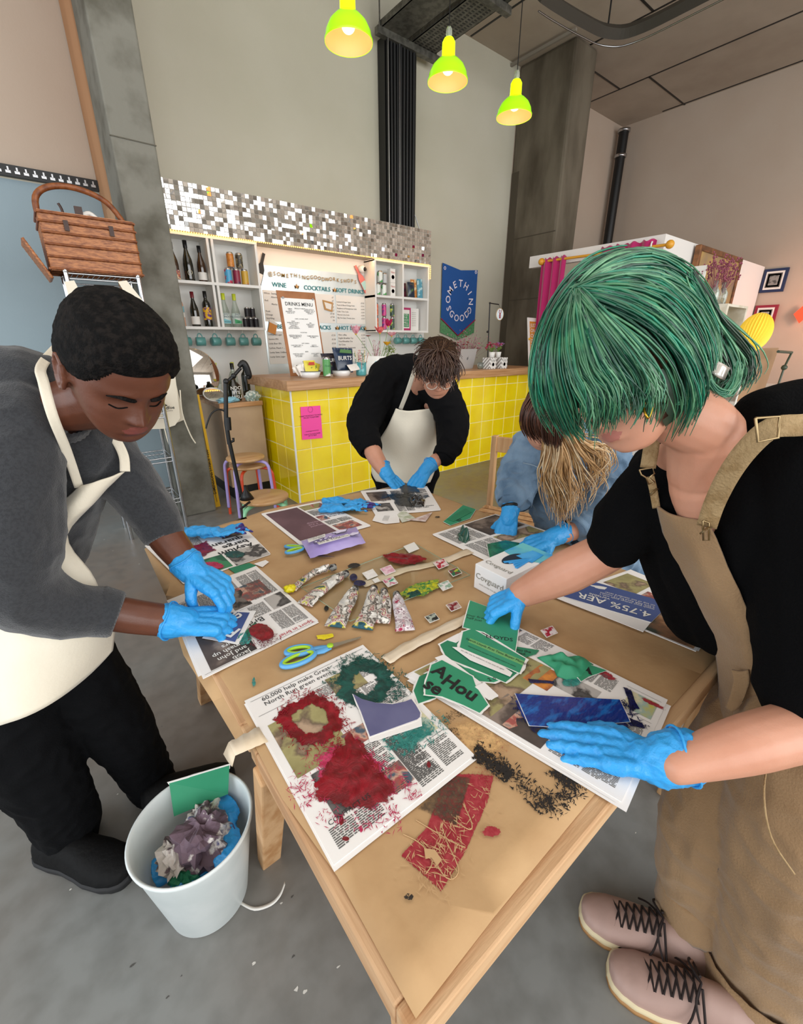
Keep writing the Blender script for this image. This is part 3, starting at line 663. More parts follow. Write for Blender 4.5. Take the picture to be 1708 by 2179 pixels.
m = MB().use(star); m.poly([(2.72, yb-.01, 1.74), (2.82, yb-.01, 1.72), (2.835, yb-.01, 1.82), (2.70, yb-.01, 1.84)], .004, (0, -1, 0)); m.use(Lw); m.poly([(2.74, yb-.0145, 1.755), (2.805, yb-.0145, 1.74), (2.815, yb-.0145, 1.80), (2.72, yb-.0145, 1.82)], .001, (0, -1, 0)); m.build('tumbler_cutout', t)
t = thing('security_camera', 'small white dome camera above the right end of the menu board', 'camera', (3.23, 4.80, 2.20))
MB().use(White).ball((3.23, 4.79, 2.19), .042, 20, 14).build('dome', t)
MB().use(Black).ball((3.245, 4.755, 2.185), .022, 16, 10).build('lens', t)
MB().use(White).lathe([(.03, 0), (.03, .03)], (3.23, 4.838, 2.20), 16, Matrix.Rotation(PI/2, 3, 'X')).build('mount', t)

# clipboard menu standing on the counter
t = thing('menu_clipboard', 'large brown clipboard with the DRINKS MENU standing on the counter', 'clipboard', (1.95, 3.95, 1.10))
a, b_, c_, d_ = at(568, 617, 'y', 4.0), at(656, 629, 'y', 4.0), at(694, 768, 'y', 3.86), at(616, 775, 'y', 3.86)
z_ = 1.105; d_ = Vector((d_.x, d_.y, z_)); c_ = Vector((c_.x, c_.y, z_)); fr = frame(d_, c_-d_, a-d_)
wd = (c_-d_).length; ht = (a-d_).length
Brown = mat('brown_hardboard', 'a86f45', .55, var=(8, '9a6239'))
m = MB().use(Brown); m.M = fr; m.box((0, 0, -.006), (wd, ht, 0)); m.build('board', t, bevel=.002)
m = MB().use(mat('white_menu_paper', 'f2f1ee', .7)); m.M = fr; m.box((.03, .03, 0), (wd-.015, ht-.06, .0015)); m.build('paper', t)
m = MB().use(Steel); m.M = fr; m.box((.04, ht-.068, 0), (.06, ht-.052, .008)); m.box((wd-.04, ht-.068, 0), (wd-.025, ht-.052, .008)); m.build('clips', t)
m = MB().use(Ink)
def ct(s, x, y, sz, al='CENTER'): m.text(s, sz, fr @ Matrix.Translation((x*wd, y*ht, .0022)), align=al, bold=.01)
ct('DRINKS MENU', .53, .85, .042)
for k, (x, y, s) in enumerate(((.53, .80, 'SPECIALTY DRINKS'), (.27, .77, 'LEMON\nSODA\nBREAKFAST TEA\nCHAI LATTE'), (.78, .77, 'ICED LATTE 3.5\nBREAKFAST TEA 2.5\nHERBAL TEA 2\nFILTER 2'), (.53, .68, 'CAKE | COOKIE | FRUIT'), (.30, .61, 'SODA\nSPARKLING WATER 3\nALE ON CAN 5\nORANGE 3\nAPPLE & PEAR 3\nBLOOD ORANGE 4'), (.75, .61, 'GIN\nRUM & COKE 7\nNEGRONI 7\nAPEROL 7'), (.53, .52, 'COCKTAILS'), (.3, .47, 'NEGRONI SBAGLIATO\nESPRESSO MARTINI 7\nMOJITO 7'), (.76, .47, 'TOMMY MARGARITA\nPALOMA 8'), (.53, .39, 'SOFT DRINKS'), (.3, .36, 'COKE ZERO DIET 2.5\nLEMONADE 2'), (.76, .36, 'JUICE 3.5\nKOMBUCHA 4'), (.53, .29, 'BEERS'), (.3, .25, 'CRAFT IPA LAGER 6\nSESSION ALE 5\nLITTLE BEER'), (.76, .25, 'LUCKY SAINT 5\nCIDER 6\nSTOUT 6'), (.53, .16, 'TEA | COFFEE EXTRAS\nALL MILK AVAILABLE'), (.27, .11, 'AMERICANO 3\nLATTE 4\nTEA 3'), (.78, .11, 'OAT MILK .5\nSYRUP .5'))): ct(s, x, y, .0125)
m.build('printed_words', t)

# ================================================================ things on the counter
ZT = 1.10
def on(x, y): p = at(x, y, 'z', ZT); return p
def bowl(x, y, r, label):
    t = thing('enamel_bowl', label, 'bowl', (x, y, ZT), group='white enamel dishes on the counter')
    MB().use(mat('white_enamel', 'eeeeec', .2, coat=.6)).lathe([(0, 0), (r*.8, 0), (r, .055), (r*.985, .055), (r*.78, .004), (0, .004)], (x, y, ZT), 32, caps=False).build('dish', t)
    MB().use(mat('grey_rim', '4b4f52', .3)).tube([(x+r*math.cos(a), y+r*math.sin(a), ZT+.055) for a in np.linspace(0, 2*PI, 33)], .003, 6).build('rim', t)
p = on(635, 806); q = on(715, 800)
b1 = (1.90, 3.70); b2 = (2.22, 3.69)
bowl(b1[0], b1[1], .10, 'white enamel dish holding yellow sauce sachets'); bowl(b2[0], b2[1], .095, 'white enamel dish holding crisp packets')
ys = foil('yellow_sachet', 'e3d34a', (30, '6f8a3a', .58, .64)); wsach = foil('white_sachet', 'e9e4dc', (30, 'c98f88', .62, .7))
def redtop(m, c, t): m.use(mat('tomato_red', 'c23a22', .5)); m.poly([c+Vector((-.03, 0, .02)), c+Vector((.035, 0, .02)), c+Vector((.03, 0, .045)), c+Vector((-.02, 0, .045))], 0, (0, -1, 0)); m.use(Ink); m.text('Piccolo', .022, FRONT(c.x, c.y-.001, c.z-.02))
packet([(b1[0]-.06, b1[1]-.05, ZT+.03), (b1[0]+.07, b1[1]-.05, ZT+.03), (b1[0]+.055, b1[1], ZT+.145), (b1[0]-.055, b1[1], ZT+.145)], .02, ys, 'snack_sachet', 'yellow sachet with a red top in the enamel dish', 'sachet', 'sachets in the enamel dish', redtop)
for k, (dx, r_, w) in enumerate(((-.075, -.45, .05), (-.055, -.25, .05), (-.09, -.7, .045), (.07, .3, .05))):
    c = Vector((b1[0]+dx, b1[1]-.02+.012*k, ZT+.03)); sx = Vector((math.cos(r_), 0, -math.sin(r_)))*w; up = Vector((math.sin(r_)*.09, 0, math.cos(r_)*.09))
    packet([c-sx/2, c+sx/2, c+sx/2+up, c-sx/2+up], .008, wsach if k < 3 else ys, 'snack_sachet', ['white paper sachet leaning left in the dish', 'white sachet nearest the yellow one', 'white sachet fallen furthest left over the rim', 'yellow sachet leaning right in the dish'][k], 'sachet', 'sachets in the enamel dish')
def pell(m, x, y, z): m.use(mat('green_ink', '2f7d4a', .5)); m.text('Pirelli\'s', .026, FRONT(x, y, z+.10))
can(2.03, 3.62, ZT, mat('green_white_tube', '5b9f5d', .4, var=(1.2, 'e9eee6', .5, .52)), 'green and white tin standing between the two enamel dishes', r=1.05, h=1.5, group=None, extra=pell)
Navy = foil('navy_crisp_packet', '1c3350', (3, '182a44', .5, .6)); Choc = foil('dark_crisp_packet', '2c2a36', (12, '6b4030', .6, .68))
def burts(m, c, t): m.use(Lw); m.text('BURTS', .05, FRONT(c.x-.005, c.y, c.z+.02), bold=.012); m.use(mat('mint_ink', '7fc4a8', .5)); m.text('SEA SALT', .022, FRONT(c.x, c.y, c.z-.05)); m.use(mat('green_blob', '4a7a3f', .5)); m.poly([c+Vector((-.06, 0, .07)), c+Vector((.07, 0, .06)), c+Vector((.065, 0, .09)), c+Vector((-.05, 0, .1))], 0, (0, -1, 0))
packet([(2.16, 3.64, ZT+.03), (2.32, 3.64, ZT+.03), (2.36, 3.70, ZT+.24), (2.14, 3.70, ZT+.25)], .05, Navy, 'crisp_packet', 'large navy crisp packet leaning in the right enamel dish', 'crisp packet', None, burts)
def burts2(m, c, t): m.use(Lw); m.text('BUR', .045, FRONT(c.x, c.y, c.z+.03), bold=.012)
packet([(2.07, 3.69, ZT+.02), (2.20, 3.71, ZT+.02), (2.20, 3.76, ZT+.2), (2.04, 3.74, ZT+.2)], .04, Choc, 'crisp_packet', 'dark brown crisp packet behind the large navy one', 'crisp packet', None, burts2)
packet([(2.26, 3.58, ZT+.045), (2.40, 3.60, ZT+.06), (2.39, 3.64, ZT+.11), (2.24, 3.62, ZT+.10)], .02, wsach, 'snack_sachet', 'silver-white sachet lying across the front of the navy packet', 'sachet')
# straws
sx_, sy_ = 2.405, 3.63
t = thing('straw_cup', 'teal cup full of striped paper straws on the counter', 'cup', (sx_, sy_, ZT))
MB().use(mat('teal_cup', '4f9fa3', .3, coat=.5)).lathe([(0, 0), (.045, 0), (.05, .01), (.05, .12), (.046, .12), (.045, .01), (0, .01)], (sx_, sy_, ZT), 24, caps=False).build('cup', t)
stw = [mat('straw_red', 'f0ece6', .6, var=(60, 'b5303a', .5, .52), stretch=(1, 1, 2)), mat('straw_teal', 'eef0ec', .6, var=(60, '3f7f6a', .5, .52), stretch=(1, 1, 2)), mat('straw_gold', 'f2e6b0', .6, var=(60, 'cfae4a', .5, .52), stretch=(1, 1, 2))]
random.seed(5)
for k in range(26):
    a = random.uniform(0, 2*PI); r = random.uniform(.005, .036); q = Vector((sx_+r*math.cos(a), sy_+r*math.sin(a), ZT+.02))
    tp = Vector((sx_+2.3*r*math.cos(a)+random.uniform(-.02, .02), sy_+2.2*r*math.sin(a), ZT+.2+random.uniform(-.01, .03)))
    s = MB().use(stw[k % 3]).tube([q, tp], .0032, 6); s.origin = q
    tag(s.build('paper_straw'), ['red and white', 'green and white', 'gold and cream'][k % 3]+' striped paper straw in the teal cup', 'straw', 'paper straws in the teal cup, '+['red', 'green', 'gold'][k % 3])
# napkins
Nap = mat('white_napkin', 'efeeea', .8)
for k in range(7):
    x = 2.50+k*.028; m = MB().use(Nap); m.M = TR((x, 3.72, ZT), .9, 0, .22+.03*(k % 3))
    m.box((-.0055, -.08, 0), (.0055, .08, .165+.006*(k % 2))); m.origin = (x, 3.72, ZT)
    tag(m.build('paper_napkin', bevel=.002), 'folded white napkin packet standing in the row behind the straws, %s from the cup' % 'first second third fourth fifth sixth seventh'.split()[k], 'napkin', 'upright napkins on the counter')
def bx2(m, x, y, z): m.use(Ink); m.text('FREE', .014, FRONT(x, y, z+.045)); m.box((x-.03, y-.001, z+.012), (x+.03, y, z+.03))
carton(2.60, 3.62, ZT, .09, .04, .065, mat('yellow_box', 'd8cf4a', .5), 'small_box', 'small yellow box with black print in front of the napkins', 'box', None, bx2)
carton(2.66, 3.70, ZT, .10, .02, .12, mat('aqua_white_card', 'cfe6ea', .5, var=(18, '5fb0c2', .55, .6)), 'card_pack', 'small aqua and white card pack behind the yellow box', 'card')
# flowers
GrnStem = mat('stem_green', '6f9a4a', .6); 
def petals(m, c, n, L_, wd_, mt, tilt=.6, seed=0, cup=.5):
    rd = random.Random(seed); m.use(mt)
    for k in range(n):
        a = 2*PI*k/n+rd.uniform(-.2, .2); d = Vector((math.cos(a), math.sin(a), 0)); s = Vector((-math.sin(a), math.cos(a), 0))
        rows = []
        for i in range(5):
            u = i/4; r = L_*u; h = L_*(tilt*u+cup*u*u-.3*u**3); w_ = wd_*math.sin(PI*min(.96, .12+.86*u))
            rows.append([c+d*r+s*w_*j+Vector((0, 0, h+.15*wd_*abs(j))) for j in (-1, -.4, .4, 1)])
        m.grid(rows)
def flower(name, label, c, base, mt, n=6, L_=.035, w_=.014, tilt=.6, seed=0, grp=None, stem=True, core=None, cat='flower'):
    c = Vector(c); t = thing(name, label, cat, base, group=grp)
    if stem: 
        b_ = Vector(base); md = (c+b_)/2+Vector((.012, 0, .01)); MB().use(GrnStem).tube(catmull([b_, md, c], 5), .0025, 6).build('stem', t)
    m = MB(); petals(m, c, n, L_, w_, mt, tilt, seed); petals(m, c+Vector((0, 0, .002)), n-1, L_*.6, w_*.8, mt, tilt*1.6, seed+3); m.build('petals', t)
    MB().use(core or mat('yellow_stamen', 'd9b63a', .6)).ball(c+Vector((0, 0, .006)), L_*.18, 8, 6).build('flower_centre', t)
def cp(x, y, yy): return at(x, y, 'y', yy)
vase = (2.83, 3.95)
PkP = mat('soft_pink_petal', 'e79aae', .6, var=(30, 'f2c9cf')); DkR = mat('dark_red_petal', '9c1830', .6); Cor = mat('coral_petal', 'e8606a', .6, var=(20, 'f08a84')); Yel = mat('yellow_petal', 'f0b429', .6); Mgp = mat('magenta_petal', 'b81e57', .6)
t = thing('glass_vase', 'clear glass vase holding tall paper flowers', 'vase', (2.83, 3.95, ZT))
MB().use(GlClear).lathe([(0, 0), (.035, 0), (.04, .05), (.022, .12), (.024, .15), (.021, .15), (.036, .05), (0, .006)], (2.83, 3.95, ZT), 20, caps=False).build('glass', t)
for (x, y, mt, nm, n, L_, tl) in ((757, 712, PkP, 'soft pink tulip-like flower on a tall stem, leftmost of the bunch', 6, .06, 1.2), (783, 716, DkR, 'round dark red flower beside the pink one', 12, .032, .1), (808, 710, Cor, 'coral poppy on the tallest stem', 6, .06, .9), (826, 696, Mgp, 'magenta bloom above the others', 5, .055, 1.2), (833, 716, PkP, 'pale pink star shaped flower right of the coral poppy', 7, .06, .5), (823, 735, Yel, 'yellow flower low in the bunch', 8, .045, .6)):
    c = cp(x, y, 3.92); flower('paper_flower', nm, c, (2.83, 3.95, ZT+.03), mt, n, L_, L_*.42, tl, int(x), 'tall paper flowers in the vase')
m = MB().use(mat('foliage', '5d7a3c', .7, var=(20, '8a9a4a'))); rd = random.Random(4); cc_ = cp(830, 745, 3.9)
for k in range(160):
    d = Vector((rd.gauss(0, .028), rd.gauss(0, .025), rd.gauss(0, .035))); p = cc_+d; a = rd.uniform(0, 6.3); q = Vector((math.cos(a), math.sin(a), rd.uniform(-.5, 1)))*.014; s = q.orthogonal().normalized()*.004
    m.add([p-q, p+s, p+q, p-s], [(0, 1, 2, 3)], False)
m.tube([cc_, (2.85, 3.94, ZT+.05)], .004, 5); m.origin = (2.85, 3.94, ZT+.05); tag(m.build('foliage_sprig'), 'green leafy sprig at the right of the paper flowers', 'plant')
m = MB().use(mat('berry_twig', 'a8506a', .7))
for k in range(26):
    p = Vector((2.80, 3.95, ZT+.1)); q = cp(800+rd.uniform(-8, 10), 738+rd.uniform(-14, 16), 3.92); m.tube([p, (p+q)/2+Vector((rd.uniform(-.01, .01), 0, 0)), q], .0008, 4); m.ball(q, .004, 6, 4)
m.origin = (2.8, 3.95, ZT+.1); tag(m.build('berry_sprig'), 'fine pink berry sprig beneath the coral poppy', 'plant')
# laptop
lx, ly = 3.93, 3.86
t = thing('laptop', 'open silver laptop on the counter seen from behind its lid', 'laptop', (lx, ly, ZT))
Lap = mat('silver_laptop', 'c4c2c0', .35, .35)
a, b_, c_, d_ = at(980, 787, 'z', ZT), at(1042, 782, 'z', ZT), None, None
fr = frame(Vector((3.80, 3.75, ZT+.012)), (.97, .05, 0), (.1, -.2, 1)) 
fr = frame(Vector((3.79, 3.72, ZT+.012)), (1, .12, 0), (.03, -.22, 1))
m = MB().use(Lap); m.M = fr; m.box((0, 0, -.003), (.30, .215, .003)); m.build('lid', t, bevel=.0025)
m = MB().use(Lap); m.M = frame((3.79, 3.72, ZT), (1, .12, 0), (-.12, 1, 0)); m.box((0, 0, 0), (.30, .21, .012)); m.build('base', t, bevel=.003)
m = MB().use(mat('logo_grey', '8e8c8c', .2, .6)); m.M = fr @ Matrix.Translation((.15, .11, .0036))
m.poly([(.0145*math.cos(a)*(1 if math.cos(a) < .6 else .82), .017*math.sin(a)-(.003 if abs(math.cos(a)) < .3 else 0), 0) for a in np.linspace(0, 2*PI, 22)[:-1]], .0004)
m.poly([(.002, .018, 0), (.008, .021, 0), (.009, .028, 0), (.003, .025, 0)], .0004); m.build('logo', t)
# pole with the lobster hoop
t = thing('hanging_pole', 'thin black pole with a short arm standing behind the laptop', 'stand', (4.13, 3.80, ZT))
bx_ = at(1034, 782, 'z', ZT); 
px_ = lambda x, y: at(x, y, 'y', 3.95)
P0 = px_(1036, 785); P0.z = ZT; P1 = px_(1042, 645)
MB().use(Black).tube([P0, P1], .007, 8).build('pole', t)
MB().use(Black).tube([P1, px_(1061, 648)], .006, 8).build('arm', t)
MB().use(Black).ball(px_(1037, 706), .014, 8, 6).ball(P1, .012, 8, 6).ball(P0+Vector((0, 0, .05)), .014, 8, 6).build('clamp_knob', t)
MB().use(Black).lathe([(.05, 0), (.05, .008), (.01, .012)], P0, 20).build('base_disc', t)
t = thing('embroidery_hoop', 'round white hoop with a red lobster hanging from the black pole', 'hoop', px_(1063, 667))
c = px_(1063, 669); rx_ = .068
MB().use(mat('wood_hoop', 'c9b08a', .6)).tube([c+Vector((rx_*math.cos(a), 0, rx_*math.sin(a))) for a in np.linspace(0, 2*PI, 33)], .005, 6).build('hoop', t)
MB().use(mat('pale_blue_cloth', 'dfeef4', .8)).poly([c+Vector((rx_*math.cos(a), 0, rx_*math.sin(a))) for a in np.linspace(0, 2*PI, 33)[:-1]], .002, (0, -1, 0)).build('cloth', t)
m = MB().use(mat('lobster_thread', 'a02a34', .8)); y = c.y-.004
m.ball(c+Vector((0, -.004, 0)), .013, 10, 6, (.8, .3, 1.8)); m.poly([c+Vector((-.014, -.005, -.045)), c+Vector((.014, -.005, -.045)), c+Vector((.005, -.005, -.02)), c+Vector((-.005, -.005, -.02))], .002, (0, -1, 0))
for s in (-1, 1):
    m.tube([c+Vector((s*.008, -.005, .012)), c+Vector((s*.022, -.005, .02)), c+Vector((s*.018, -.005, .036))], .0025, 5); m.ball(c+Vector((s*.016, -.005, .042)), .009, 8, 6, (.7, .3, 1.4))
    for k in range(3): m.tube([c+Vector((s*.008, -.005, -.004-.008*k)), c+Vector((s*.02, -.005, -.012-.01*k))], .0012, 4)
m.build('lobster_embroidery', t)
MB().use(Black).tube([c+Vector((0, 0, rx_)), c+Vector((-.01, 0, .085)), px_(1061, 648)], .0015, 5).build('loop', t)
# striped gift boxes and flower pots
Chev = mat('grey_stripe_box', 'e9e7e4', .6)
nt, N, L = nodes(Chev); w_ = N.new('ShaderNodeTexWave'); w_.wave_type = 'BANDS'; w_.bands_direction = 'DIAGONAL'; w_.inputs['Scale'].default_value = 14; tc = N.new('ShaderNodeTexCoord'); L.new(tc.outputs['Object'], w_.inputs[0])
r_ = N.new('ShaderNodeValToRGB'); r_.color_ramp.interpolation = 'CONSTANT'; r_.color_ramp.elements[0].color = lin('9b9792'); r_.color_ramp.elements[1].position = .5; r_.color_ramp.elements[1].color = lin('efedea'); L.new(w_.outputs[0], r_.inputs[0]); L.new(r_.outputs[0], N['Principled BSDF'].inputs['Base Color'])
def mugbox(x, y, label):
    def dc(m, cx, cy, cz):
        m.use(Lw).box((cx-.036, cy-.001, cz+.01), (cx+.04, cy, cz+.115)); m.use(mat('rose_disc', 'd98a8a', .6)).lathe([(0, 0), (.02, 0)], (cx, cy-.002, cz+.05), 16, Matrix.Rotation(PI/2, 3, 'X')); m.use(Ink).text('something\ngood mug', .014, FRONT(cx, cy-.002, cz+.092))
    carton(x, y, ZT, .115, .115, .125, Chev, 'mug_box', label, 'box', 'striped mug boxes on the counter', dc)
mugbox(4.20, 3.60, 'grey striped mug box left of its pair, under the pink flowers'); mugbox(4.38, 3.58, 'grey striped mug box right of its pair, beside the orange print')
t = thing('wire_handle_cup', 'clear glass cup with a handle left of the striped boxes', 'cup', (4.11, 3.62, ZT)); MB().use(GlClear).lathe([(0, 0), (.03, 0), (.034, .07), (.031, .07), (.028, .006), (0, .006)], (4.11, 3.66, ZT), 18, caps=False).build('cup', t)
MB().use(GlClear).tube([Vector((4.075-.022*math.sin(a), 3.65, ZT+.04+.025*math.cos(a))) for a in np.linspace(0, PI, 9)], .003, 6).build('handle', t)
for k, (x, px__) in enumerate(((4.26, 0), (4.37, 1))):
    t = thing('flower_pot', ['small white pot of pink flowers, left of two on the striped boxes', 'small white pot of lilac flowers, right of two on the striped boxes'][k], 'flower pot', (x, 3.62, ZT+.126), group='potted flowers on the striped boxes')
    MB().use(Lw).lathe([(0, 0), (.03, 0), (.038, .06), (.034, .06), (.028, .005), (0, .005)], (x, 3.62, ZT+.126), 18, caps=False).build('pot', t)
    m = MB(); m2 = MB().use(mat('foliage', 'x'))
    rd = random.Random(20+k); pals = [mat('pink_bloom', 'd8608a', .6), mat('crimson_bloom', 'b8284a', .6)] if k == 0 else [mat('lilac_bloom', 'b98ac0', .6), mat('pink_bloom', 'x')]
    for j in range(26):
        c = Vector((x-(.06 if k == 0 else -.0)+rd.gauss(0, .05 if k == 0 else .035), 3.62+rd.gauss(0, .025), ZT+.235+rd.uniform(-.02, .05)))
        petals(m, c, 5, .018, .008, pals[j % 2], .5, j)
        m2.tube([(x, 3.62, ZT+.18), (c+Vector((x, 3.62, ZT+.2)))/2, c], .0015, 4)
        q = (c+Vector((x, 3.62, ZT+.19)))/2; m2.add([q, q+Vector((.02, 0, .01)), q+Vector((.03, .01, -.004)), q+Vector((.015, 0, -.012))], [(0, 1, 2, 3)], False)
    m.build('blossoms', t); m2.build('stems', t)
# dried flower bunch in front of banner
t = thing('dried_flower_bunch', 'loose bunch of dried pink and red flowers behind the laptop', 'flowers', (3.9, 4.1, ZT))
rd = random.Random(9); m = MB().use(mat('dried_stem', '8a5a5a', .8)); m2 = MB()
mats3 = [mat('dried_pink', 'c7889c', .8), mat('dried_red', 'b02a34', .7), mat('dried_mauve', '9a5a80', .8)]
base = at(985, 775, 'y', 4.1); base.z = ZT
for j in range(210):
    p = cp(rd.gauss(992, 20), rd.gauss(733, 13), 4.1+rd.uniform(-.08, .08)); m.tube([base, base.lerp(p, .6)+Vector((rd.gauss(0, .02), 0, 0)), p], .0009, 4)
    if j % 12 == 0: petals(m2, p, 7, .017, .007, mats3[1], .5, j)
    else: m2.use(mats3[0 if j % 3 else 2]).ball(p, .0055, 6, 4)
m.build('stems', t); m2.build('blossoms', t)
MB().use(GlClear).lathe([(0, 0), (.04, 0), (.045, .1), (.03, .14), (.028, .14), (.04, .1), (0, .006)], base, 18, caps=False).build('vase', t)
# framed orange print
t = thing('lettered_print', 'white framed orange print reading JUST ONE CHAPTER beside the green hair', 'print', (4.55, 3.75, ZT))
a, b_, d_ = at(1112, 676, 'y', 3.72), at(1157, 680, 'y', 3.72), at(1123, 800, 'y', 3.62)
d_.z = ZT+.005; fr = frame(d_, b_-a, a-d_); wd = .26; ht = (a-d_).length
m = MB().use(Lw); m.M = fr; m.box((0, 0, -.012), (wd, ht, 0)); m.build('frame', t, bevel=.002)
m = MB().use(mat('mustard_print', 'cf8a2e', .6, bump=(30, .2))); m.M = fr; m.box((.035, .02, 0), (wd-.03, ht-.045, .001)); m.build('print', t)
m = MB().use(Lw)
for k, s in enumerate(('JUST', 'ONE', 'CHAPTER', "DOESN'T", 'DO', 'MUCH')): m.text(s, .062, fr @ Matrix.Translation((.048, ht-.095-.062*k, .0022)), align='LEFT', bold=.01)
m.build('lettering', t)
MB().use(Yel).ball(fr @ Vector((.012, ht-.26, .01)), .015, 8, 6).build('yellow_pompom', t)

# ================================================================ banner
t = thing('fabric_banner', 'blue pointed banner reading SOMETHING GOOD hanging on the back wall', 'banner', (4.92, 4.84, 2.37))
Blue = mat('royal_blue_felt', '1c4f93', .9, bump=(200, .1)); GrnF = mat('green_sequin_felt', '3f7a4c', .7, var=(120, '7fb080', .5, .6)); RedF = mat('burgundy_ribbon', '9a1f4a', .7); Felt = mat('pale_felt', 'ded6e4', .9)
bx0, bx1, bz0, bz1, yb2 = 4.55, 5.24, 1.60, 2.35, 4.835
MB().use(GrnF).poly([(bx0, yb2, 1.52), (bx0, yb2, 1.95), (bx1, yb2, 1.95), (bx1, yb2, 1.52), (4.9, yb2, 1.42)], .004, (0, -1, 0)).build('lower_flap', t)
MB().use(Blue).poly([(bx0, yb2-.006, bz1+.03), (bx0, yb2-.006, 1.71), (4.895, yb2-.006, 1.49), (bx1, yb2-.006, 1.71), (bx1, yb2-.006, bz1), (4.9, yb2-.006, bz1-.03)], .004, (0, -1, 0)).build('cloth', t)
MB().use(RedF).tube([(bx0, yb2-.012, 1.70), (4.895, yb2-.012, 1.48), (bx1, yb2-.012, 1.70)], .009, 5).build('ribbon', t)
m = MB().use(Felt); cx_, cz_ = 4.90, 1.93
s_ = 'SOMETHING'
for i, ch in enumerate(s_):
    a = math.radians(205-i*29); m.text(ch, .125, frame((cx_+.225*math.cos(a), yb2-.012, cz_+.225*math.sin(a)), (math.sin(a), 0, -math.cos(a)), (math.cos(a), 0, math.sin(a))), bold=.012)
for i, ch in enumerate('GOOD'):
    a = math.radians(228+i*29); m.text(ch, .125, frame((cx_+.225*math.cos(a), yb2-.012, cz_+.225*math.sin(a)), (-math.sin(a), 0, math.cos(a)), (-math.cos(a), 0, -math.sin(a))), bold=.012)
m.build('lettering', t)
m = MB().use(Felt)
for x in (bx0+.04, bx1-.04): m.tube([(x+.016*math.cos(a), yb2-.014, 2.32+.018*math.sin(a)) for a in np.linspace(0, 2*PI, 13)], .005, 6)
m.build('eyelets', t)
# ================================================================ LEFT CORNER: wire rack, basket, aprons, mirror, lamp, stools
Chrome = mat('chrome', 'c9ccd0', .15, 1)
t = thing('wire_rack', 'tall chrome wire shelving rack beside the concrete column', 'rack', (.45, 3.75, 0))
m = MB().use(Chrome)
for x in (.27, .66):
    for y in (3.62, 3.92): MB().use(Chrome).tube([(x, y, 0), (x, y, 1.80)], .014, 10).ball((x, y, 1.80), .016, 10, 6).build('post', t)
for z in (.22, .55, .88, 1.76):
    m = MB().use(Chrome)
    for y in (3.62, 3.92):
        for dz in (0, .03): m.tube([(.27, y, z+dz), (.66, y, z+dz)], .005, 6)
    for k in range(14): m.tube([(.28+k*.029, 3.62, z+.032), (.28+k*.029, 3.92, z+.032)], .002, 4)
    m.build('wire_shelf', t)
# cloths on the rack
def lump(name, label, cat, c, r, mt, seed=0, grp=None, amp=.4, sc=(1, 1, 1), freq=9, n=40):
    m = MB().use(mt); c = Vector(c); vs = []; 
    for i in range(n//2+1):
        for k in range(n):
            a = 2*PI*k/n; ph = PI*i/(n//2); d = Vector((math.sin(ph)*math.cos(a), math.sin(ph)*math.sin(a), math.cos(ph)))
            q = mn.noise(d*freq*.35+Vector((seed, 0, 0)))*1.2+abs(mn.noise(d*freq+Vector((seed, 5, 0))))*.8
            p = d*r*(1+amp*q); vs.append(Vector((c.x+p.x*sc[0], c.y+p.y*sc[1], max(c.z+p.z*sc[2], c.z-r*sc[2]*.85))))
    fs = [(i*n+k, (i+1)*n+k, (i+1)*n+(k+1) % n, i*n+(k+1) % n) for i in range(n//2) for k in range(n)]
    m.add(vs, fs, True); m.origin = c; return tag(m.build(name), label, cat, grp)
lump('folded_cloth', 'dark crumpled cloth on the wire rack shelf', 'cloth', (.52, 3.76, .965), .14, mat('dark_cloth', '23262a', .9), 1, sc=(1, .8, .5))
lump('folded_cloth', 'dark red cloth on the wire rack above the dark one', 'cloth', (.50, 3.74, 1.08), .09, mat('dark_red_cloth', '7d1c28', .9), 2, sc=(1, .8, .5))
# wicker picnic basket
Wick = mat('wicker', 'bb7844', .55, var=(45, '84481f', .38, .66), bump=(80, .3), stretch=(.6, .6, 2.5), coat=.2); WickD = mat('wicker_rail', '8f5228', .5, var=(30, '6b3617'))
t = thing('picnic_basket', 'brown wicker picnic basket with arched handle on top of the wire rack', 'basket', (.455, 3.78, 1.80))
m = MB().use(Wick); X0, X1, Y0, Y1, Z0, Z1 = .205, .69, 3.62, 3.93, 1.80, 2.10
def ring(z, e, n=72):
    out = []
    L1, L2 = X1-X0, Y1-Y0; per = 2*(L1+L2)
    for k in range(n*2):
        s = per*k/(n*2); w = .006*math.sin(k*PI/1.0+0)+0
        if s < L1: p = Vector((X0+s, Y0, z)); nn = Vector((0, -1, 0))
        elif s < L1+L2: p = Vector((X1, Y0+s-L1, z)); nn = Vector((1, 0, 0))
        elif s < 2*L1+L2: p = Vector((X1-(s-L1-L2), Y1, z)); nn = Vector((0, 1, 0))
        else: p = Vector((X0, Y1-(s-2*L1-L2), z)); nn = Vector((-1, 0, 0))
        out.append(p+nn*e*(1 if k % 2 else -1))
    return out
rows = []
NR = 44
for i in range(NR+1):
    z = Z0+(Z1-Z0)*i/NR; band = (i % 9 == 0)
    rows.append(ring(z, (.0032 if i % 2 else -.0032)))
m.grid(rows, closed=True); m.build('body', t)
m = MB().use(WickD)
for z in (Z0+.01, Z0+.075, Z0+.14, Z0+.20, Z1-.045, Z1): m.tube([(X0-.004, Y0-.006, z), (X1+.004, Y0-.006, z)], .007, 6)
for z in (Z0+.01, Z1-.045, Z1):
    m.tube([(X0-.006, Y0, z), (X0-.006, Y1, z)], .007, 6); m.tube([(X1+.006, Y0, z), (X1+.006, Y1, z)], .007, 6)
m.build('rails', t)
MB().use(Wick).box((X0, Y0, Z1), (X1, Y1, Z1+.012)).build('lid', t)
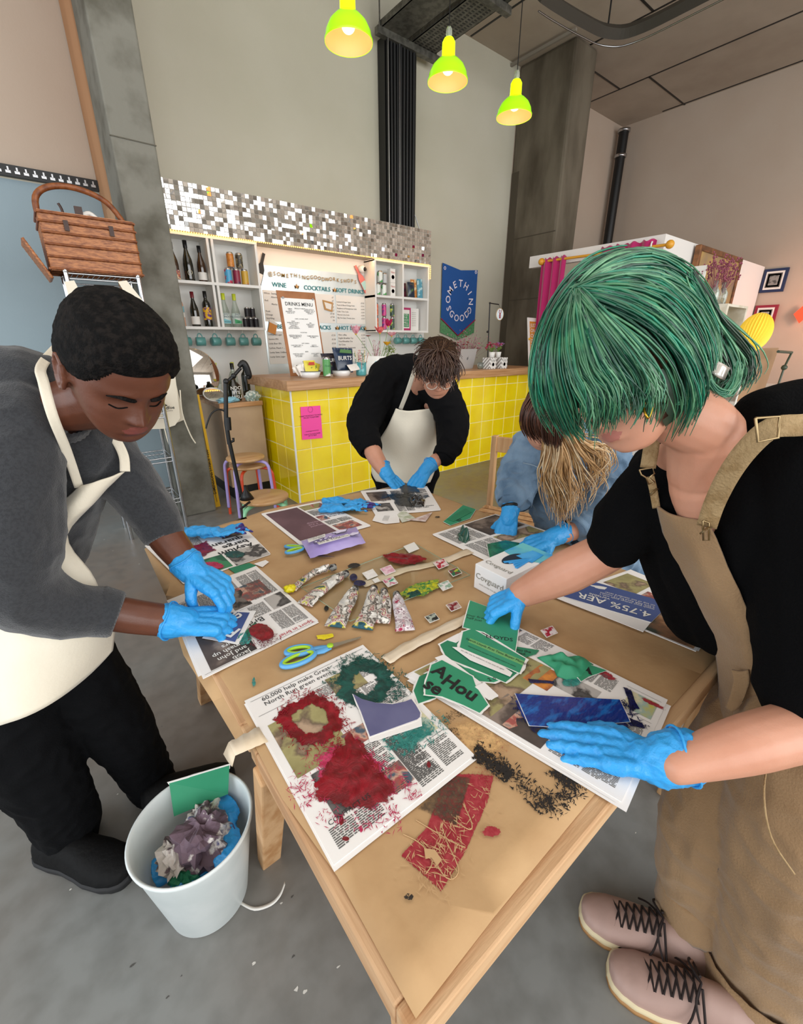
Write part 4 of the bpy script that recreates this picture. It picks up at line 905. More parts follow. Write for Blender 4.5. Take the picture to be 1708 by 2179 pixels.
MB().use(WickD).tube(catmull([(X0+.01, 3.77, Z1-.02), (X0+.02, 3.77, Z1+.10), (X0+.10, 3.77, Z1+.165), (.44, 3.77, Z1+.18), (X1-.10, 3.77, Z1+.13), (X1-.01, 3.77, Z1+.0), (X1+.006, 3.77, Z1-.06)], 5), .017, 10).build('handle', t)
m = MB().use(Wick); rows = []
for i in range(18):
    u = i/17; rows.append([Vector((X0-.01-.075*u+.003*(-1)**(i+k), Y0+.0+.30*k/20, Z1-.11-.22*u*(1-.0*k))) for k in range(21)])
lidrows = [[Vector((X0-.10+.095*u+.002*(-1)**(i+k), Y0+.02+.28*k/20, Z1-.14-.20*u)) for k in range(21)] for i, u in enumerate(np.linspace(0, 1, 20))]
m.grid(lidrows); m.build('side_flap', t, solid=.012)
Leath = mat('dark_leather', '3a2117', .5)
for x in (.33, .56): MB().use(Leath).box((x-.012, Y0-.014, Z1-.085), (x+.012, Y0-.006, Z1-.03)).build('strap', t)
m = MB().use(Leath).tube(catmull([(.34, 3.72, Z1+.01), (.335, 3.72, Z1+.05), (.325, 3.72, Z1+.075)], 3), .008, 5).box((.40, 3.70, Z1+.01), (.44, 3.72, Z1+.07)); m.build('buckle_strap', t)
m = MB().use(Lw); m.tube(catmull([(.44, 3.75, Z1+.03), (.48, 3.75, Z1+.05), (.52, 3.75, Z1+.02)], 4), .014, 8); m.origin = (.48, 3.75, Z1+.03); tag(m.build('twisted_rope'), 'white twisted rope end poking out of the wicker basket', 'rope')
# cream aprons hanging
Cream = mat('cream_canvas', 'ece3cf', .85, bump=(120, .12), sheen=.2)
def hang(name, pts, y, label, grp, logo=None, strings=()):
    t = thing(name, label, 'apron', at(*pts[0], 'y', y), group=grp); P = [at(a, b_, 'y', y) for a, b_ in pts]
    m = MB().use(Cream).poly(P, .004, (0, -1, 0)); m.build('cloth', t)
    if logo: l_ = MB().use(Ink); p = at(*logo, 'y', y-.006); l_.text('leadfoe', .035, FRONT(*p), bold=.01); l_.text('the workshop', .012, FRONT(p.x, p.y, p.z-.022)); l_.build('logo', t)
    for s in strings: MB().use(Cream).tube(catmull([at(a, b_, 'y', y-.01) for a, b_ in s], 4), .005, 6).build('string', t)
hang('hanging_apron', [(310, 770), (374, 815), (392, 893), (372, 901), (330, 905)], 3.815, 'cream canvas apron hanging beneath another one against the column', 'canvas aprons on the column')
hang('hanging_apron', [(310, 790), (372, 795), (381, 870), (383, 890), (372, 905), (350, 912), (300, 914)], 3.79, 'front cream canvas apron with a small black logo hanging on the column', 'canvas aprons on the column', (356, 868), [[(383, 830), (388, 880), (405, 925), (416, 943)], [(350, 912), (356, 935), (362, 950)]])
m = MB().use(Cream); 
for (x, y) in (((150, 600), (163, 660)), ((262, 600), (292, 655))):
    a = at(*x, 'y', 3.60); b_ = at(*y, 'y', 3.60); mm_ = MB().use(Cream); mm_.poly([a+Vector((-.03, 0, 0)), a+Vector((.02, 0, .01)), b_+Vector((.07, 0, 0)), b_+Vector((-.02, 0, 0))], .004, (0, -1, 0)); mm_.origin = a
    tag(mm_.build('apron_strap'), 'cream apron hung over the %s post of the wire rack' % ('left' if x[0] < 200 else 'right'), 'apron', 'aprons over the rack posts')
# mirrors on back desk
t = thing('round_mirror', 'round frameless mirror leaning on the back bench by the column', 'mirror', (1.08, 4.45, .9)); c = Vector((1.10, 4.42, 1.125)); Mx = Matrix.Rotation(math.radians(78), 3, 'X') @ Matrix.Identity(3)
MB().use(Mir).lathe([(0, .004), (.225, .004), (.232, 0), (.232, -.004)], c, 48, Mx, caps=False).build('glass', t)
MB().use(mat('mirror_back', '6e625a', .7)).lathe([(0, -.006), (.23, -.006), (.232, -.002)], c, 48, Mx, caps=False).build('backing', t)
t = thing('small_oval_mirror', 'small oval mirror with a white rim lying against the round mirror', 'mirror', (1.19, 4.3, .9)); c = Vector((1.20, 4.22, .955)); Mx = Matrix.Rotation(math.radians(35), 3, 'X')
MB().use(Mir).lathe([(0, 0), (.088, 0)], c, 32, Mx, caps=False).build('glass', t)
MB().use(White).tube([c+Mx @ Vector((.09*math.cos(a), .09*math.sin(a), 0)) for a in np.linspace(0, 2*PI, 33)], .006, 6).build('rim', t)
# bottles on the back bench
def ndo(m, x, y, z, s): m.use(Lw); m.text('NDO\nRYE\nMISU', .042, FRONT(x, y, z+.075), bold=.015)
JAR = [(0, 0), (.06, 0), (.062, .01), (.062, .13), (.03, .17), (.028, .2), (0, .2)]
bottle(1.36, 4.16, .895, JAR, GlDark, CapBlk, GlDark, .02, .03, 'squat black jar with white block letters on the back bench', 1.0, ndo, group=None)
for k, (x, y, cp_, lb) in enumerate(((1.22, 4.55, Chrome, 'clear syrup bottle with pour spout, nearest the round mirror'), (1.34, 4.55, CapL, 'clear syrup bottle with lime label behind the black jar'), (1.45, 4.4, CapBlk, 'clear bottle with black pour spout on the back bench'), (1.52, 4.6, CapL, 'clear bottle with lime neck, rightmost on the back bench'))):
    bottle(x, y, .895, BOR, GlClear, cp_, ClearL, .05, .12, lb, 1.02, group='syrup bottles on the back bench')
bottle(1.60, 4.5, .895, BOR, GlDark, CapBlk, GlDark, .05, .12, 'dark wine bottle behind the corner of the counter', 1.0, group=None)
lump('blue_cloth', 'pale blue cloth lying on the back bench', 'cloth', (1.27, 4.07, .915), .06, mat('pale_blue_rag', '8fc3d6', .9), 5, sc=(1.4, .7, .4))
lump('grey_cloth', 'striped grey cloth bundle on the back bench by the counter', 'cloth', (1.49, 4.06, .93), .06, mat('grey_green_rag', '8fa39a', .9, var=(40, 'd9ddd4', .5, .56)), 8, sc=(1.1, .7, .8))
# yellow ruler
t = thing('spirit_level', 'long yellow measuring rule leaning beside the concrete column', 'rule', (.99, 3.9, 0))
a = Vector((1.0, 3.945, 0)); b_ = at(416, 840, 'y', 3.93); MB().use(mat('yellow_paint', 'e2b21e', .4)).beam(a, b_, .05, .02, (0, 1, 0)).build('bar', t)
m = MB().use(Ink); d_ = (b_-a).normalized(); fr = frame(a+Vector((.0, -.0125, 0)), d_, Vector((-1, 0, 0))); fr = frame(a+Vector((0, -.0135, 0)), d_, Vector((-d_.z, 0, d_.x)))
m.text('DIMENSIONS STABLE 1200', .035, fr @ Matrix.Translation((.33, .0, 0)), bold=.01); m.M = fr; m.box((.05, -.003, 0), (.9, .0, .001)); m.build('markings', t)
# articulated lamp clamped to stool
t = thing('desk_lamp', 'black jointed clamp lamp fixed to the seat of the mint legged stool', 'lamp', (.83, 2.70, .46))
yy = 2.66; L_ = lambda x, y: at(x, y, 'y', yy)
MB().use(Black).tube([L_(512, 1050), L_(488, 940)], .012, 8).build('lower_arm', t)
MB().use(Black).tube([L_(488, 945), L_(481, 900), L_(480, 812)], .013, 8).tube([L_(486, 915), L_(484, 888)], .019, 8).build('upper_arm', t)
MB().use(Black).tube([L_(480, 815), L_(497, 800), L_(512, 783)], .010, 8).ball(L_(481, 812), .018, 10, 8).ball(L_(497, 800), .016, 10, 8).build('head_arm', t)
MB().use(Black).tube(catmull([L_(508, 780), L_(517, 772), L_(524, 782), L_(530, 800), L_(526, 803)], 4), [.012+.008*math.sin(i*.2) for i in range(17)], 8).tube([L_(522, 800), L_(526, 830)], .006, 6).build('lamp_head', t)
MB().use(Black).tube(catmull([L_(480, 876), L_(465, 871), L_(450, 880), L_(441, 900), L_(438, 912)], 4), .005, 6).build('cable', t)
MB().use(Black).tube([L_(488, 942), L_(497, 938), L_(496, 932)], .008, 6).build('joint_lever', t)
MB().use(Black).lathe([(0, 0), (.045, 0), (.03, .03), (.012, .06), (.01, .09)], Vector((.872, 2.70, .452)), 18, caps=False).build('base', t)
MB().use(Black).tube([(.86, 2.62, .455), (.78, 2.55, .45), (.78, 2.55, .36), (.88, 2.50, .36)], .008, 6).build('clamp', t)
# stools
SeatW = mat('light_ply_seat', 'cfa777', .45, var=(3.5, 'b98a58', .42, .64), stretch=(1, 4, 4), coat=.2)
def stool(x, y, zs_, legm, label, h=.45, r=.155, grp=None, rot=.4):
    t = thing('stool', label, 'stool', (x, y, zs_), group=grp)
    MB().use(SeatW).lathe([(0, h-.022), (r-.006, h-.022), (r, h-.016), (r, h-.004), (r-.004, h), (0, h)], (x, y, zs_), 40, caps=False).build('seat', t)
    for k in range(4):
        a = rot+k*PI/2; d = Vector((math.cos(a), math.sin(a), 0)); c = Vector((x, y, zs_))
        MB().use(legm).tube(catmull([c+d*.03+Vector((0, 0, h-.035)), c+d*.14+Vector((0, 0, h-.038)), c+d*.185+Vector((0, 0, h-.065)), c+d*.198+Vector((0, 0, h-.14)), c+d*.212+Vector((0, 0, .02)), c+d*.214], 5), .0125, 10).build('leg', t)
    return t
Mint = mat('mint_steel', '8fd3a4', .35, coat=.3); Lil = mat('lilac_steel', 'ab9ad6', .35, coat=.3); Org = mat('orange_steel', 'd94a26', .35, coat=.3)
stool(.985, 2.69, 0, Mint, 'round wooden stool with mint green legs in front of the yellow counter', rot=-2.7)
stool(1.20, 3.56, 0, Org, 'stool with orange legs, lower of the stacked pair by the counter', .45, .15, 'stacked stools', .9)
stool(1.17, 3.52, .075, Lil, 'stool with lilac legs, upper of the stacked pair by the counter', .45, .15, 'stacked stools', .75)
# chairs
def chair(x, y, rz, label):
    t = thing('folding_chair', label, 'chair', (x, y, 0), rz, group='pine slatted chairs'); M = TR((x, y, 0), rz)
    def b(nm, *beams):
        m = MB().use(PineZ); m.M = M
        for q in beams: m.beam(*q)
        m.build(nm, t, bevel=.003)
    for s in (-1, 1):
        b('leg', ((s*.19, .20, 0), (s*.19, .22, .88), .03, .045, (0, 1, 0))); b('leg', ((s*.17, -.22, 0), (s*.17, .14, .46), .025, .04, (0, 1, 0)))
    b('backrest', ((-.19, .22, .83), (.19, .22, .83), .025, .09, (0, 0, 1)))
    b('crosspiece', ((-.19, .2, .28), (.19, .2, .28), .02, .05, (0, 0, 1)), )
    m = MB().use(PineZ); m.M = M
    for k in range(6): m.box((-.2, -.22+k*.066, .44), (.2, -.17+k*.066, .458))
    m.build('seat_slats', t); m = MB().use(Ink); m.M = M; m.lathe([(0, 0), (.016, 0)], (.12, .2065, .84), 16, Matrix.Rotation(PI/2, 3, 'X')); m.build('hole', t)
    return t
chair(1.90, 1.41, math.radians(-70), 'pine slatted chair standing behind the person in the denim shirt')
chair(3.25, 1.15, math.radians(-50), 'pine slatted chair far right, seen under the black sleeve')

# ================================================================ RIGHT BACKGROUND: booth, painting, frames, craft table
BoothW = mat('booth_white', 'e9e6e2', .75)
t = thing('white_booth', 'white painted booth against the far right wall with an open curtained side', 'booth', (6.5, 3.0, 0))
MB().use(BoothW).box((5.25, 2.32, 0), (8.6, 2.42, 2.41)).build('end_wall', t)
MB().use(BoothW).box((5.25, 2.42, 2.28), (5.33, 3.95, 2.41)).build('header', t)
MB().use(BoothW).box((5.25, 2.42, 0), (5.33, 2.56, 2.28)).build('side_wall', t)
MB().use(mat('booth_inside', 'ddd0c2', .8)).box((5.9, 2.42, 0), (5.95, 3.98, 2.40)).build('back_panel', t)
MB().use(mat('reddish_rail', '8f4a3a', .6)).box((5.80, 2.5, 2.06), (5.9, 3.95, 2.12)).build('rail', t)
for z in (1.45, 1.8): MB().use(BoothW).box((5.6, 2.5, z), (5.9, 3.95, z+.02)).build('shelf_board', t)
Cur = mat('magenta_curtain', 'b01560', .85, sheen=.5, bump=(90, .1))
YelR = mat('yellow_rod', 'e0a030', .4)
t = thing('curtain_rod', 'yellow curtain rod with round ends across the white booth', 'rod', (5.15, 3.0, 2.30))
r0 = at(1152, 557, 'x', 5.15); r1 = at(1425, 520, 'x', 5.15)
MB().use(YelR).tube([r0, r1], .014, 10).build('rod', t)
for p in (r0, r1): MB().use(YelR).ball(p, .04, 14, 10).build('ball_end', t)
m = MB().use(BoothW); p = r0.lerp(r1, .88); m.tube([p+Vector((0, .0+.045*math.cos(a)*.2, .045*math.sin(a)))+Vector((.03*math.cos(a), 0, 0)) for a in np.linspace(0, 2*PI, 17)], .008, 6); m.tube([p, (5.26, p.y, p.z)], .01, 6); m.build('bracket_ring', t)
def curtain(y0, y1, ztop, zbot, label, folds, seed, flare=.02):
    t = thing('curtain', label, 'curtain', (5.15, (y0+y1)/2, zbot), group='magenta curtains on the yellow rod'); rows = []
    for i in range(16):
        v = i/15; z = ztop+(zbot-ztop)*v; rows.append([Vector((5.15+.035*math.sin(k/60*2*PI*folds+seed)*(.6+.4*v)+.008*mn.noise(Vector((k*.2, v*3, seed))), y0+(y1-y0)*k/60+flare*v*(k/60-.5), z+.01*math.sin(k*.7)*(v == 0))) for k in range(61)])
    MB().use(Cur).grid(rows).build('cloth', t, solid=.004)
curtain(3.70, 3.36, 2.34, .9, 'magenta curtain gathered at the left end of the yellow rod', 3, .3)
curtain(2.95, 2.36, 2.36, 2.13, 'magenta curtain bunched up over the right end of the yellow rod', 4, 2)
# painting
t = thing('framed_painting', 'large cloudy golden brown painting in a copper frame on the booth wall', 'painting', (6.6, 2.27, 1.6))
PaintG = mat('golden_cloud_canvas', '8d7764', .5, var=(1.6, 'c9a257', .42, .6, .52, 'a88a5a', .7, 'ead9a8'), bump=(30, .2))
px0, px1, pz0, pz1 = 5.97, 7.37, .95, 2.39; y_ = 2.27
MB().use(PaintG).box((px0+.05, y_-.01, pz0+.05), (px1-.05, y_+.02, pz1-.05)).build('canvas', t)
Cop = mat('copper_frame', '8a5a35', .4, .3, var=(12, '5a3a22'))
for a, b_ in (((px0, y_-.03, pz0), (px0+.055, y_+.03, pz1)), ((px1-.055, y_-.03, pz0), (px1, y_+.03, pz1)), ((px0+.055, y_-.03, pz0), (px1-.055, y_+.03, pz0+.055)), ((px0+.055, y_-.03, pz1-.055), (px1-.055, y_+.03, pz1))): MB().use(Cop).box(a, b_).build('frame_side', t, bevel=.008)
t = thing('maroon_poster', 'maroon poster with pink writing in a white frame beside the painting', 'poster', (4.6, 1.75, 1.8))
P = [at(1440, 572, 'x', 4.6), at(1504, 562, 'x', 4.6)]; y1_, y0_ = P[0].y, P[1].y
MB().use(Lw).box((4.6, y0_, .90), (4.62, y1_+.02, 2.0)).build('frame', t)
MB().use(mat('maroon_print', '6e2348', .6)).box((4.595, y0_+.045, 1.5), (4.6, y1_+.0, 1.96)).build('print', t)
m = MB().use(mat('pink_letters', 'e7b6c6', .6)); m.text('A\nLITTLE\nHOME', .075, frame((4.592, (y0_+y1_)/2, 1.83), (0, -1, 0), (0, 0, 1)), bold=.01); m.build('lettering', t)
# white crate shelf with bottles and dried stems
t = thing('white_crate', 'whitewashed wooden crate standing on end behind the green hair', 'crate', (5.0, 1.4, .9))
Crate = mat('whitewashed_wood', 'ddd6c6', .7, var=(10, 'c9bfa8'))
C0 = at(1592, 652, 'y', 1.45); C1 = at(1520, 655, 'y', 1.45); zt = C0.z
MB().use(Crate).box((C1.x+.28, 1.45, zt-.02), (C0.x, 1.75, zt)).build('top_board', t)
MB().use(Crate).box((C0.x-.04, 1.45, .90), (C0.x, 1.75, zt-.02)).build('side_board', t); MB().use(Crate).box((C1.x+.28, 1.45, .90), (C1.x+.32, 1.75, zt-.02)).build('side_board', t)
MB().use(mat('dark_neon_print', '2a2320', .5, var=(6, '4a3428'))).box((C1.x+.33, 1.68, .95), (C0.x-.05, 1.72, zt-.15)).build('dark_print', t)
m = MB().use(mat('neon_yellow_line', 'f2d84a', .5, emit=('f2d020', 1.0))); m.tube([(C1.x+.4, 1.66, zt-.25), (C0.x-.2, 1.66, zt-.22), (C0.x-.18, 1.66, zt-.33)], .008, 5); m.build('yellow_line', t)
def stemv(x, label, k):
    t = thing('glass_bottle', label, 'bottle', (x, 1.6, zt), group='small bottles of dried stems')
    MB().use(GlClear).lathe([(0, 0), (.04, 0), (.042, .10), (.016, .15), (.018, .19), (.014, .19)], (x, 1.6, zt), 16, caps=False).build('glass', t)
    m = MB().use(mat('dried_pink_stem', '8e4a5a', .8)); rd = random.Random(k)
    for j in range(30):
        a = Vector((x, 1.6, zt+.1)); b2 = a+Vector((rd.gauss(.05 if k else -.06, .07), rd.gauss(0, .05), rd.uniform(.12, .26))); m.tube([a, (a+b2)/2, b2], .0016, 4); 
        for q in range(4): m.ball(b2+Vector((rd.gauss(0, .02), 0, rd.gauss(0, .02))), .008, 5, 4)
    m.build('dried_stems', t)
stemv(C1.x+.36, 'small bottle of dried stems on the crate, nearer the maroon poster', 0); stemv(C1.x+.56, 'small bottle of dried pink stems on the crate, beside the picture frame edge', 1)
t = thing('paper_lantern', 'yellow honeycomb paper ball in front of the red framed print', 'lantern', D(1605, 708, 3.3)); c = D(1605, 708, 3.3)
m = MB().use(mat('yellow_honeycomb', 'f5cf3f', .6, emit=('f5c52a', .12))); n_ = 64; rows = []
for i in range(17):
    ph = PI*i/16; rows.append([c+Euler((0, math.radians(35), 0)).to_matrix() @ Vector((math.sin(ph)*math.cos(2*PI*k/n_)*.105*(1.03 if k % 2 else .94), math.sin(ph)*math.sin(2*PI*k/n_)*.105*(1.03 if k % 2 else .94), math.cos(ph)*.155)) for k in range(n_)])
m.grid(rows, closed=True, smooth=False); m.build('paper_body', t); MB().use(Lw).tube([(c.x, c.y, .90), (c.x, c.y, c.z-.1)], .006, 8).build('stand_rod', t)
def wframe(x0, x1, mt, name, label, face):
    t = thing(name, label, 'picture', (8.6, (x0[0]+x1[0])/2, x0[1])); 
    (ya, za), (yb_, zb) = x0, x1
    MB().use(mt).box((8.59, ya, za), (8.63, yb_, zb)).build('frame', t)
    MB().use(Lw).box((8.585, ya+.035, za+.035), (8.59, yb_-.035, zb-.035)).build('mount', t)
    MB().use(Ink if 0 else mat('dark_mount', '4a4642', .7)).box((8.582, ya+.055, za+.06), (8.585, yb_-.055, zb-.06)).build('inner_border', t)
    m = MB().use(Lw); n = 14
    for k in range(n): 
        u = k/(n-1)
        for (yy, zz) in ((ya+.075+(yb_-ya-.15)*u, za+.08), (ya+.075+(yb_-ya-.15)*u, zb-.08), (ya+.075, za+.08+(zb-za-.16)*u), (yb_-.075, za+.08+(zb-za-.16)*u)): m.lathe([(0, 0), (.010, 0)], (8.581, yy, zz), 8, Matrix.Rotation(PI/2, 3, 'Y'))
    m.build('scalloped_border', t)
    MB().use(face).box((8.578, ya+.085, za+.09), (8.582, yb_-.085, zb-.09)).build('print', t)
Pr1 = mat('grey_stamp', '8d8a86', .7, var=(16, '4e4c4a', .5, .56))
wframe((2.03, 2.07), (2.31, 2.375), mat('navy_frame', '14264f', .4), 'framed_print', 'navy framed grey print high on the right wall', Pr1)
wframe((2.03, 1.58), (2.30, 1.90), mat('crimson_frame', '8f1230', .4), 'framed_print', 'crimson framed print below the navy one on the right wall', mat('red_grey_stamp', '9aa098', .7, var=(14, 'b03a2a', .5, .56)))
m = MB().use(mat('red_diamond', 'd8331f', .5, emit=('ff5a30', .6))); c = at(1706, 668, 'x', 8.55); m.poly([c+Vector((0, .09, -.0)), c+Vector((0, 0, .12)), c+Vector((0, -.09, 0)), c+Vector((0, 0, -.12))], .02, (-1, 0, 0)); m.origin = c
tag(m.build('red_paper_star'), 'red paper decoration on the right wall at the edge of the photo', 'decoration')
# craft table at far right
t = thing('craft_table', 'white topped side table with papers behind the black sweater', 'table', (5.0, 1.2, 0))
MB().use(Lw).box((4.15, .35, .87), (7.3, 1.98, .90)).build('tabletop', t)
for x, y in ((4.25, .45), (7.2, .45), (4.25, 1.88), (7.2, 1.88)): MB().use(White).box((x-.02, y-.02, 0), (x+.02, y+.02, .87)).build('leg', t)
m = MB().use(mat('brown_card', 'a3805f', .7)); a, b_ = at(1595, 742, 'y', 1.25), at(1652, 740, 'y', 1.25); m.poly([(a.x, 1.25, .90), (b_.x-.03, 1.25, .90), (b_.x+.05, 1.25, b_.z), (a.x, 1.25, a.z)], .006, (0, -1, 0)); m.origin = (a.x, 1.25, .9)
tag(m.build('cardboard_sheet'), 'brown cardboard sheet standing upright on the side table', 'cardboard')
for k in range(7):
    m = MB(); m.use([Lw, mat('black_sheet', '1a1a1c', .5), mat('brown_sheet', '9a6a4a', .6), Lw, mat('grey_sheet', '8a8a88', .6)][k % 5]); m.M = TR((5.3+.12*k, 1.02-.05*k, .901+.006*k), .3*k-.6); m.box((-.15, -.2, 0), (.15, .2, .005)); m.origin = (5.3+.12*k, 1.02-.05*k, .9+.006*k)
    tag(m.build('paper_pad'), ['white', 'black', 'brown', 'white', 'grey'][k % 5]+' pad on the side table, number %s from the bottom of the stack' % 'one two three four five six seven'.split()[k], 'paper', 'papers on the side table')
t = thing('metal_frame_stand', 'thin dark green metal frame stand on the side table', 'stand', (5.9, 1.2, .94))
q = [at(1655, 748, 'y', 1.1), at(1684, 750, 'y', 1.1), at(1668, 782, 'y', 1.1)]
MB().use(mat('dark_green_metal', '3f4a3a', .4)).tube([q[0], q[1]], .012, 6).tube([q[1], q[2]], .009, 6).tube([q[2], (q[2].x-.04, 1.1, .93)], .009, 6).ball(q[2], .025, 8, 6).build('frame', t)
# ================================================================ TABLETOP: newspapers
NewsW = mat('newsprint', 'f1eeeb', .85, var=(6, 'eae5e0', .4, .7)); NewsG = mat('print_grey', '5a5856', .8); NewsB = mat('print_black', '2a2929', .8)
RedInk = mat('red_headline', 'b8283c', .7)
def photo(name, *c, sc=9): 
    v = [sc, c[1], .38, .5]
    for i, k in enumerate(c[2:]): v += [.56+.07*i, k]
    return mat(name, c[0], .7, var=tuple(v))
PhField = photo('field_photo', '8f8657', 'a39a68', '6f5d4a', 'b59a80', sc=12); PhDark = photo('dark_photo', '3b3532', '5a4d46', '8c7c70', sc=8); PhGrey = photo('grey_photo', '6e6a68', '3d3a39', 'b5b0ab', sc=16)
PhPeople = photo('people_photo', '6a5a58', 'a5524a', 'c9a08a', '4a5a68', sc=26); PhMaroon = photo('maroon_advert', '5a4048', '644850', '6e5058', sc=4); PhBlue = mat('blue_advert', '3d4f86', .7, var=(4, '45588f'))
PhYellow = photo('cartoon', 'c9bf4e', '9fb8b0', 'd9d4b0', sc=20); PhFarm = photo('cow_photo', '2f3a30', '8a5f3f', 'b98f68', '35607a', sc=10)
def news(name, label, px, h, items, group=None, curl=.0, seed=0, base=NewsW, pages=1):
    """px = tl, tr, br, bl in photo pixels, mapped to the table plane; items laid out in page fractions (0,0 = top left)"""
    h += .0025; P = [at(x, y, 'z', T+h) for x, y in px]; rd = random.Random(seed)
    def Q(s, t_, dz=0): 
        p = (P[0]*(1-s)+P[1]*s)*(1-t_)+(P[3]*(1-s)+P[2]*s)*t_
        z = .0012*mn.noise(Vector((p.x*9, p.y*9, seed)))+.0013+curl*(max(0, abs(s-.5)-.4)*10)**2*.5
        return Vector((p.x, p.y, p.z+z+dz))
    m = MB()
    for pg in range(pages):
        o = (pages-1-pg); m.use(base); e = .012*o; f_ = [(1, -1), (-1, 1), (1, 1)][o % 3]
        m.grid([[Q(i/10+(.012*o*f_[0] if o else 0), j/10+(.02*o*f_[1] if o else 0), -.0009*o) for i in range(11)] for j in range(11)][::-1])
        if pg == pages-1: m.grid([[Q(s, t_, -dz) for (s, t_) in [(k/10, 0) for k in range(10)]+[(1, k/10) for k in range(10)]+[(1-k/10, 1) for k in range(10)]+[(0, 1-k/10) for k in range(11)]] for dz in (0, .0015)])
    W_ = (P[1]-P[0]).length; H_ = (P[3]-P[0]).length
    def rect(s0, t0, s1, t1, mt, dz):
        m.use(mt); a = max(1, int((s1-s0)*10)); b_ = max(1, int((t1-t0)*10))
        m.grid([[Q(s0+(s1-s0)*i/a, t0+(t1-t0)*j/b_, dz) for i in range(a+1)] for j in range(b_+1)][::-1])
    for it in items:
        k = it[0]
        if k == 'img': rect(*it[1:5], it[5], .0005)
        elif k == 'rule': rect(it[1], it[2], it[3], it[2]+.002, NewsG, .0006)
        elif k == 'txt':
            s0, t0, s1, t1 = it[1:5]; nc = it[5] if len(it) > 5 else 1; cw = (s1-s0)/nc; dt = .0034/H_
            m.use(NewsG)
            for c in range(nc):
                t_ = t0; a0 = s0+c*cw+.006; a1 = s0+(c+1)*cw-.006
                while t_ < t1-dt:
                    s = a0; end = a1 if rd.random() > .12 else a0+(a1-a0)*rd.uniform(.3, .9)
                    while s < end:
                        w = rd.uniform(.004, .013)/W_; e = min(s+w, end)
                        if e-s > .002: m.add([Q(s, t_+dt*.5, .0006), Q(e, t_+dt*.5, .0006), Q(e, t_, .0006), Q(s, t_, .0006)], [(0, 1, 2, 3)], False)
                        s = e+.0016/W_
                    t_ += dt
        elif k == 'head':
            _, s, t_, sz, tx = it[:5]; mt = it[5] if len(it) > 5 else NewsB
            c = Q(s, t_); fr = frame(c, P[1]-P[0], P[0]-P[3]); m.use(mt).text(tx, sz, fr, depth=.0012, align=it[6] if len(it) > 6 else 'LEFT', bold=it[7] if len(it) > 7 else 0)
    m.origin = sum(P, Vector())/4; o = m.build(name); tag(o, label, 'newspaper', group); return Q
GN = 'newspapers spread over the table'
A_ = [('head', .10, .075, .016, '60,000 help make Great\nNorth Run green event'), ('rule', .03, .03, .97), ('rule', .03, .155, .97), ('img', .05, .24, .42, .60, PhField), ('txt', .44, .17, .96, .26, 3), ('img', .55, .13, .8, .30, PhField),
      ('txt', .60, .30, .97, .52, 3), ('img', .12, .62, .44, .86, PhGrey), ('img', .40, .52, .60, .62, PhPeople), ('txt', .45, .64, .58, .93, 1), ('txt', .60, .55, .78, .98, 1), ('img', .62, .60, .80, .66, PhDark), ('txt', .60, .68, .76, .95, 1),
      ('rule', .80, .60, .97), ('img', .82, .62, .95, .78, PhYellow), ('rule', .80, .80, .97), ('txt', .80, .82, .96, .97, 1), ('img', .45, .80, .60, .92, PhPeople), ('head', .07, .86, .012, 'CONTACT US'), ('txt', .05, .88, .36, .975, 2), ('head', .3, .80, .016, 'to learn!')]
Q1 = news('newspaper', 'open newspaper smeared with wet red and dark green ink, nearest the bin', [(520, 1492), (772, 1373), (1010, 1608), (710, 1842)], .002, A_, GN, seed=1, pages=2)
B_ = [('img', .0, .27, .44, .95, PhField), ('img', .01, .02, .10, .14, PhPeople), ('txt', .12, .02, .34, .16, 2), ('txt', .45, .06, .76, .22, 3), ('img', .14, .40, .22, .60, PhPeople), ('img', .02, .60, .18, .88, PhPeople), ('img', .50, .25, .72, .42, PhGrey), ('img', .38, .28, .52, .50, mat('orange_runner', 'd98a3a', .7, var=(22, '8a4a3a'))), ('rule', .80, .06, .98),
      ('img', .83, .09, .97, .28, PhYellow), ('rule', .80, .31, .98), ('txt', .76, .36, .97, .60, 2), ('img', .40, .70, .68, .97, PhDark), ('img', .50, .74, .60, .96, PhPeople), ('head', .70, .72, .026, 'ME', RedInk, 'LEFT', .02), ('head', .70, .77, .011, 'CONTACTS'), ('txt', .70, .79, .97, .96, 2)]
Q2 = news('newspaper', 'open newspaper under the dark blue painted strip and the near gloved hand', [(1088, 1328), (1420, 1490), (1322, 1707), (868, 1438)], .002, B_, GN, seed=2, pages=3)
C_ = [('head', .03, .04, .018, 'Sport in brief', RedInk), ('rule', .02, .02, .98), ('txt', .03, .09, .30, .32, 2), ('img', .03, .34, .22, .52, PhGrey), ('txt', .24, .34, .42, .5, 1), ('txt', .03, .55, .30, .97, 2), ('img', .10, .56, .40, .80, PhPeople), ('img', .34, .52, .52, .76, mat('grey_hair_photo', '7a7068', .7, var=(30, '2e2a28', .45, .55))), ('txt', .34, .80, .60, .97, 2), ('rule', .32, .5, .6),
      ('img', .56, .03, .93, .42, PhDark), ('head', .62, .12, .02, 'Jacob\nand John\nsmash up\nyours', Lw, 'LEFT', .01), ('txt', .60, .46, .95, .92, 2), ('head', .35, .30, .03, 'Brd'), ('rule', .3, .45, .97)]
Q3 = news('newspaper', 'open newspaper beneath the hands of the person in the grey sweater', [(678, 1325), (432, 1445), (362, 1280), (545, 1207)], .003, C_, GN, seed=3, pages=3)
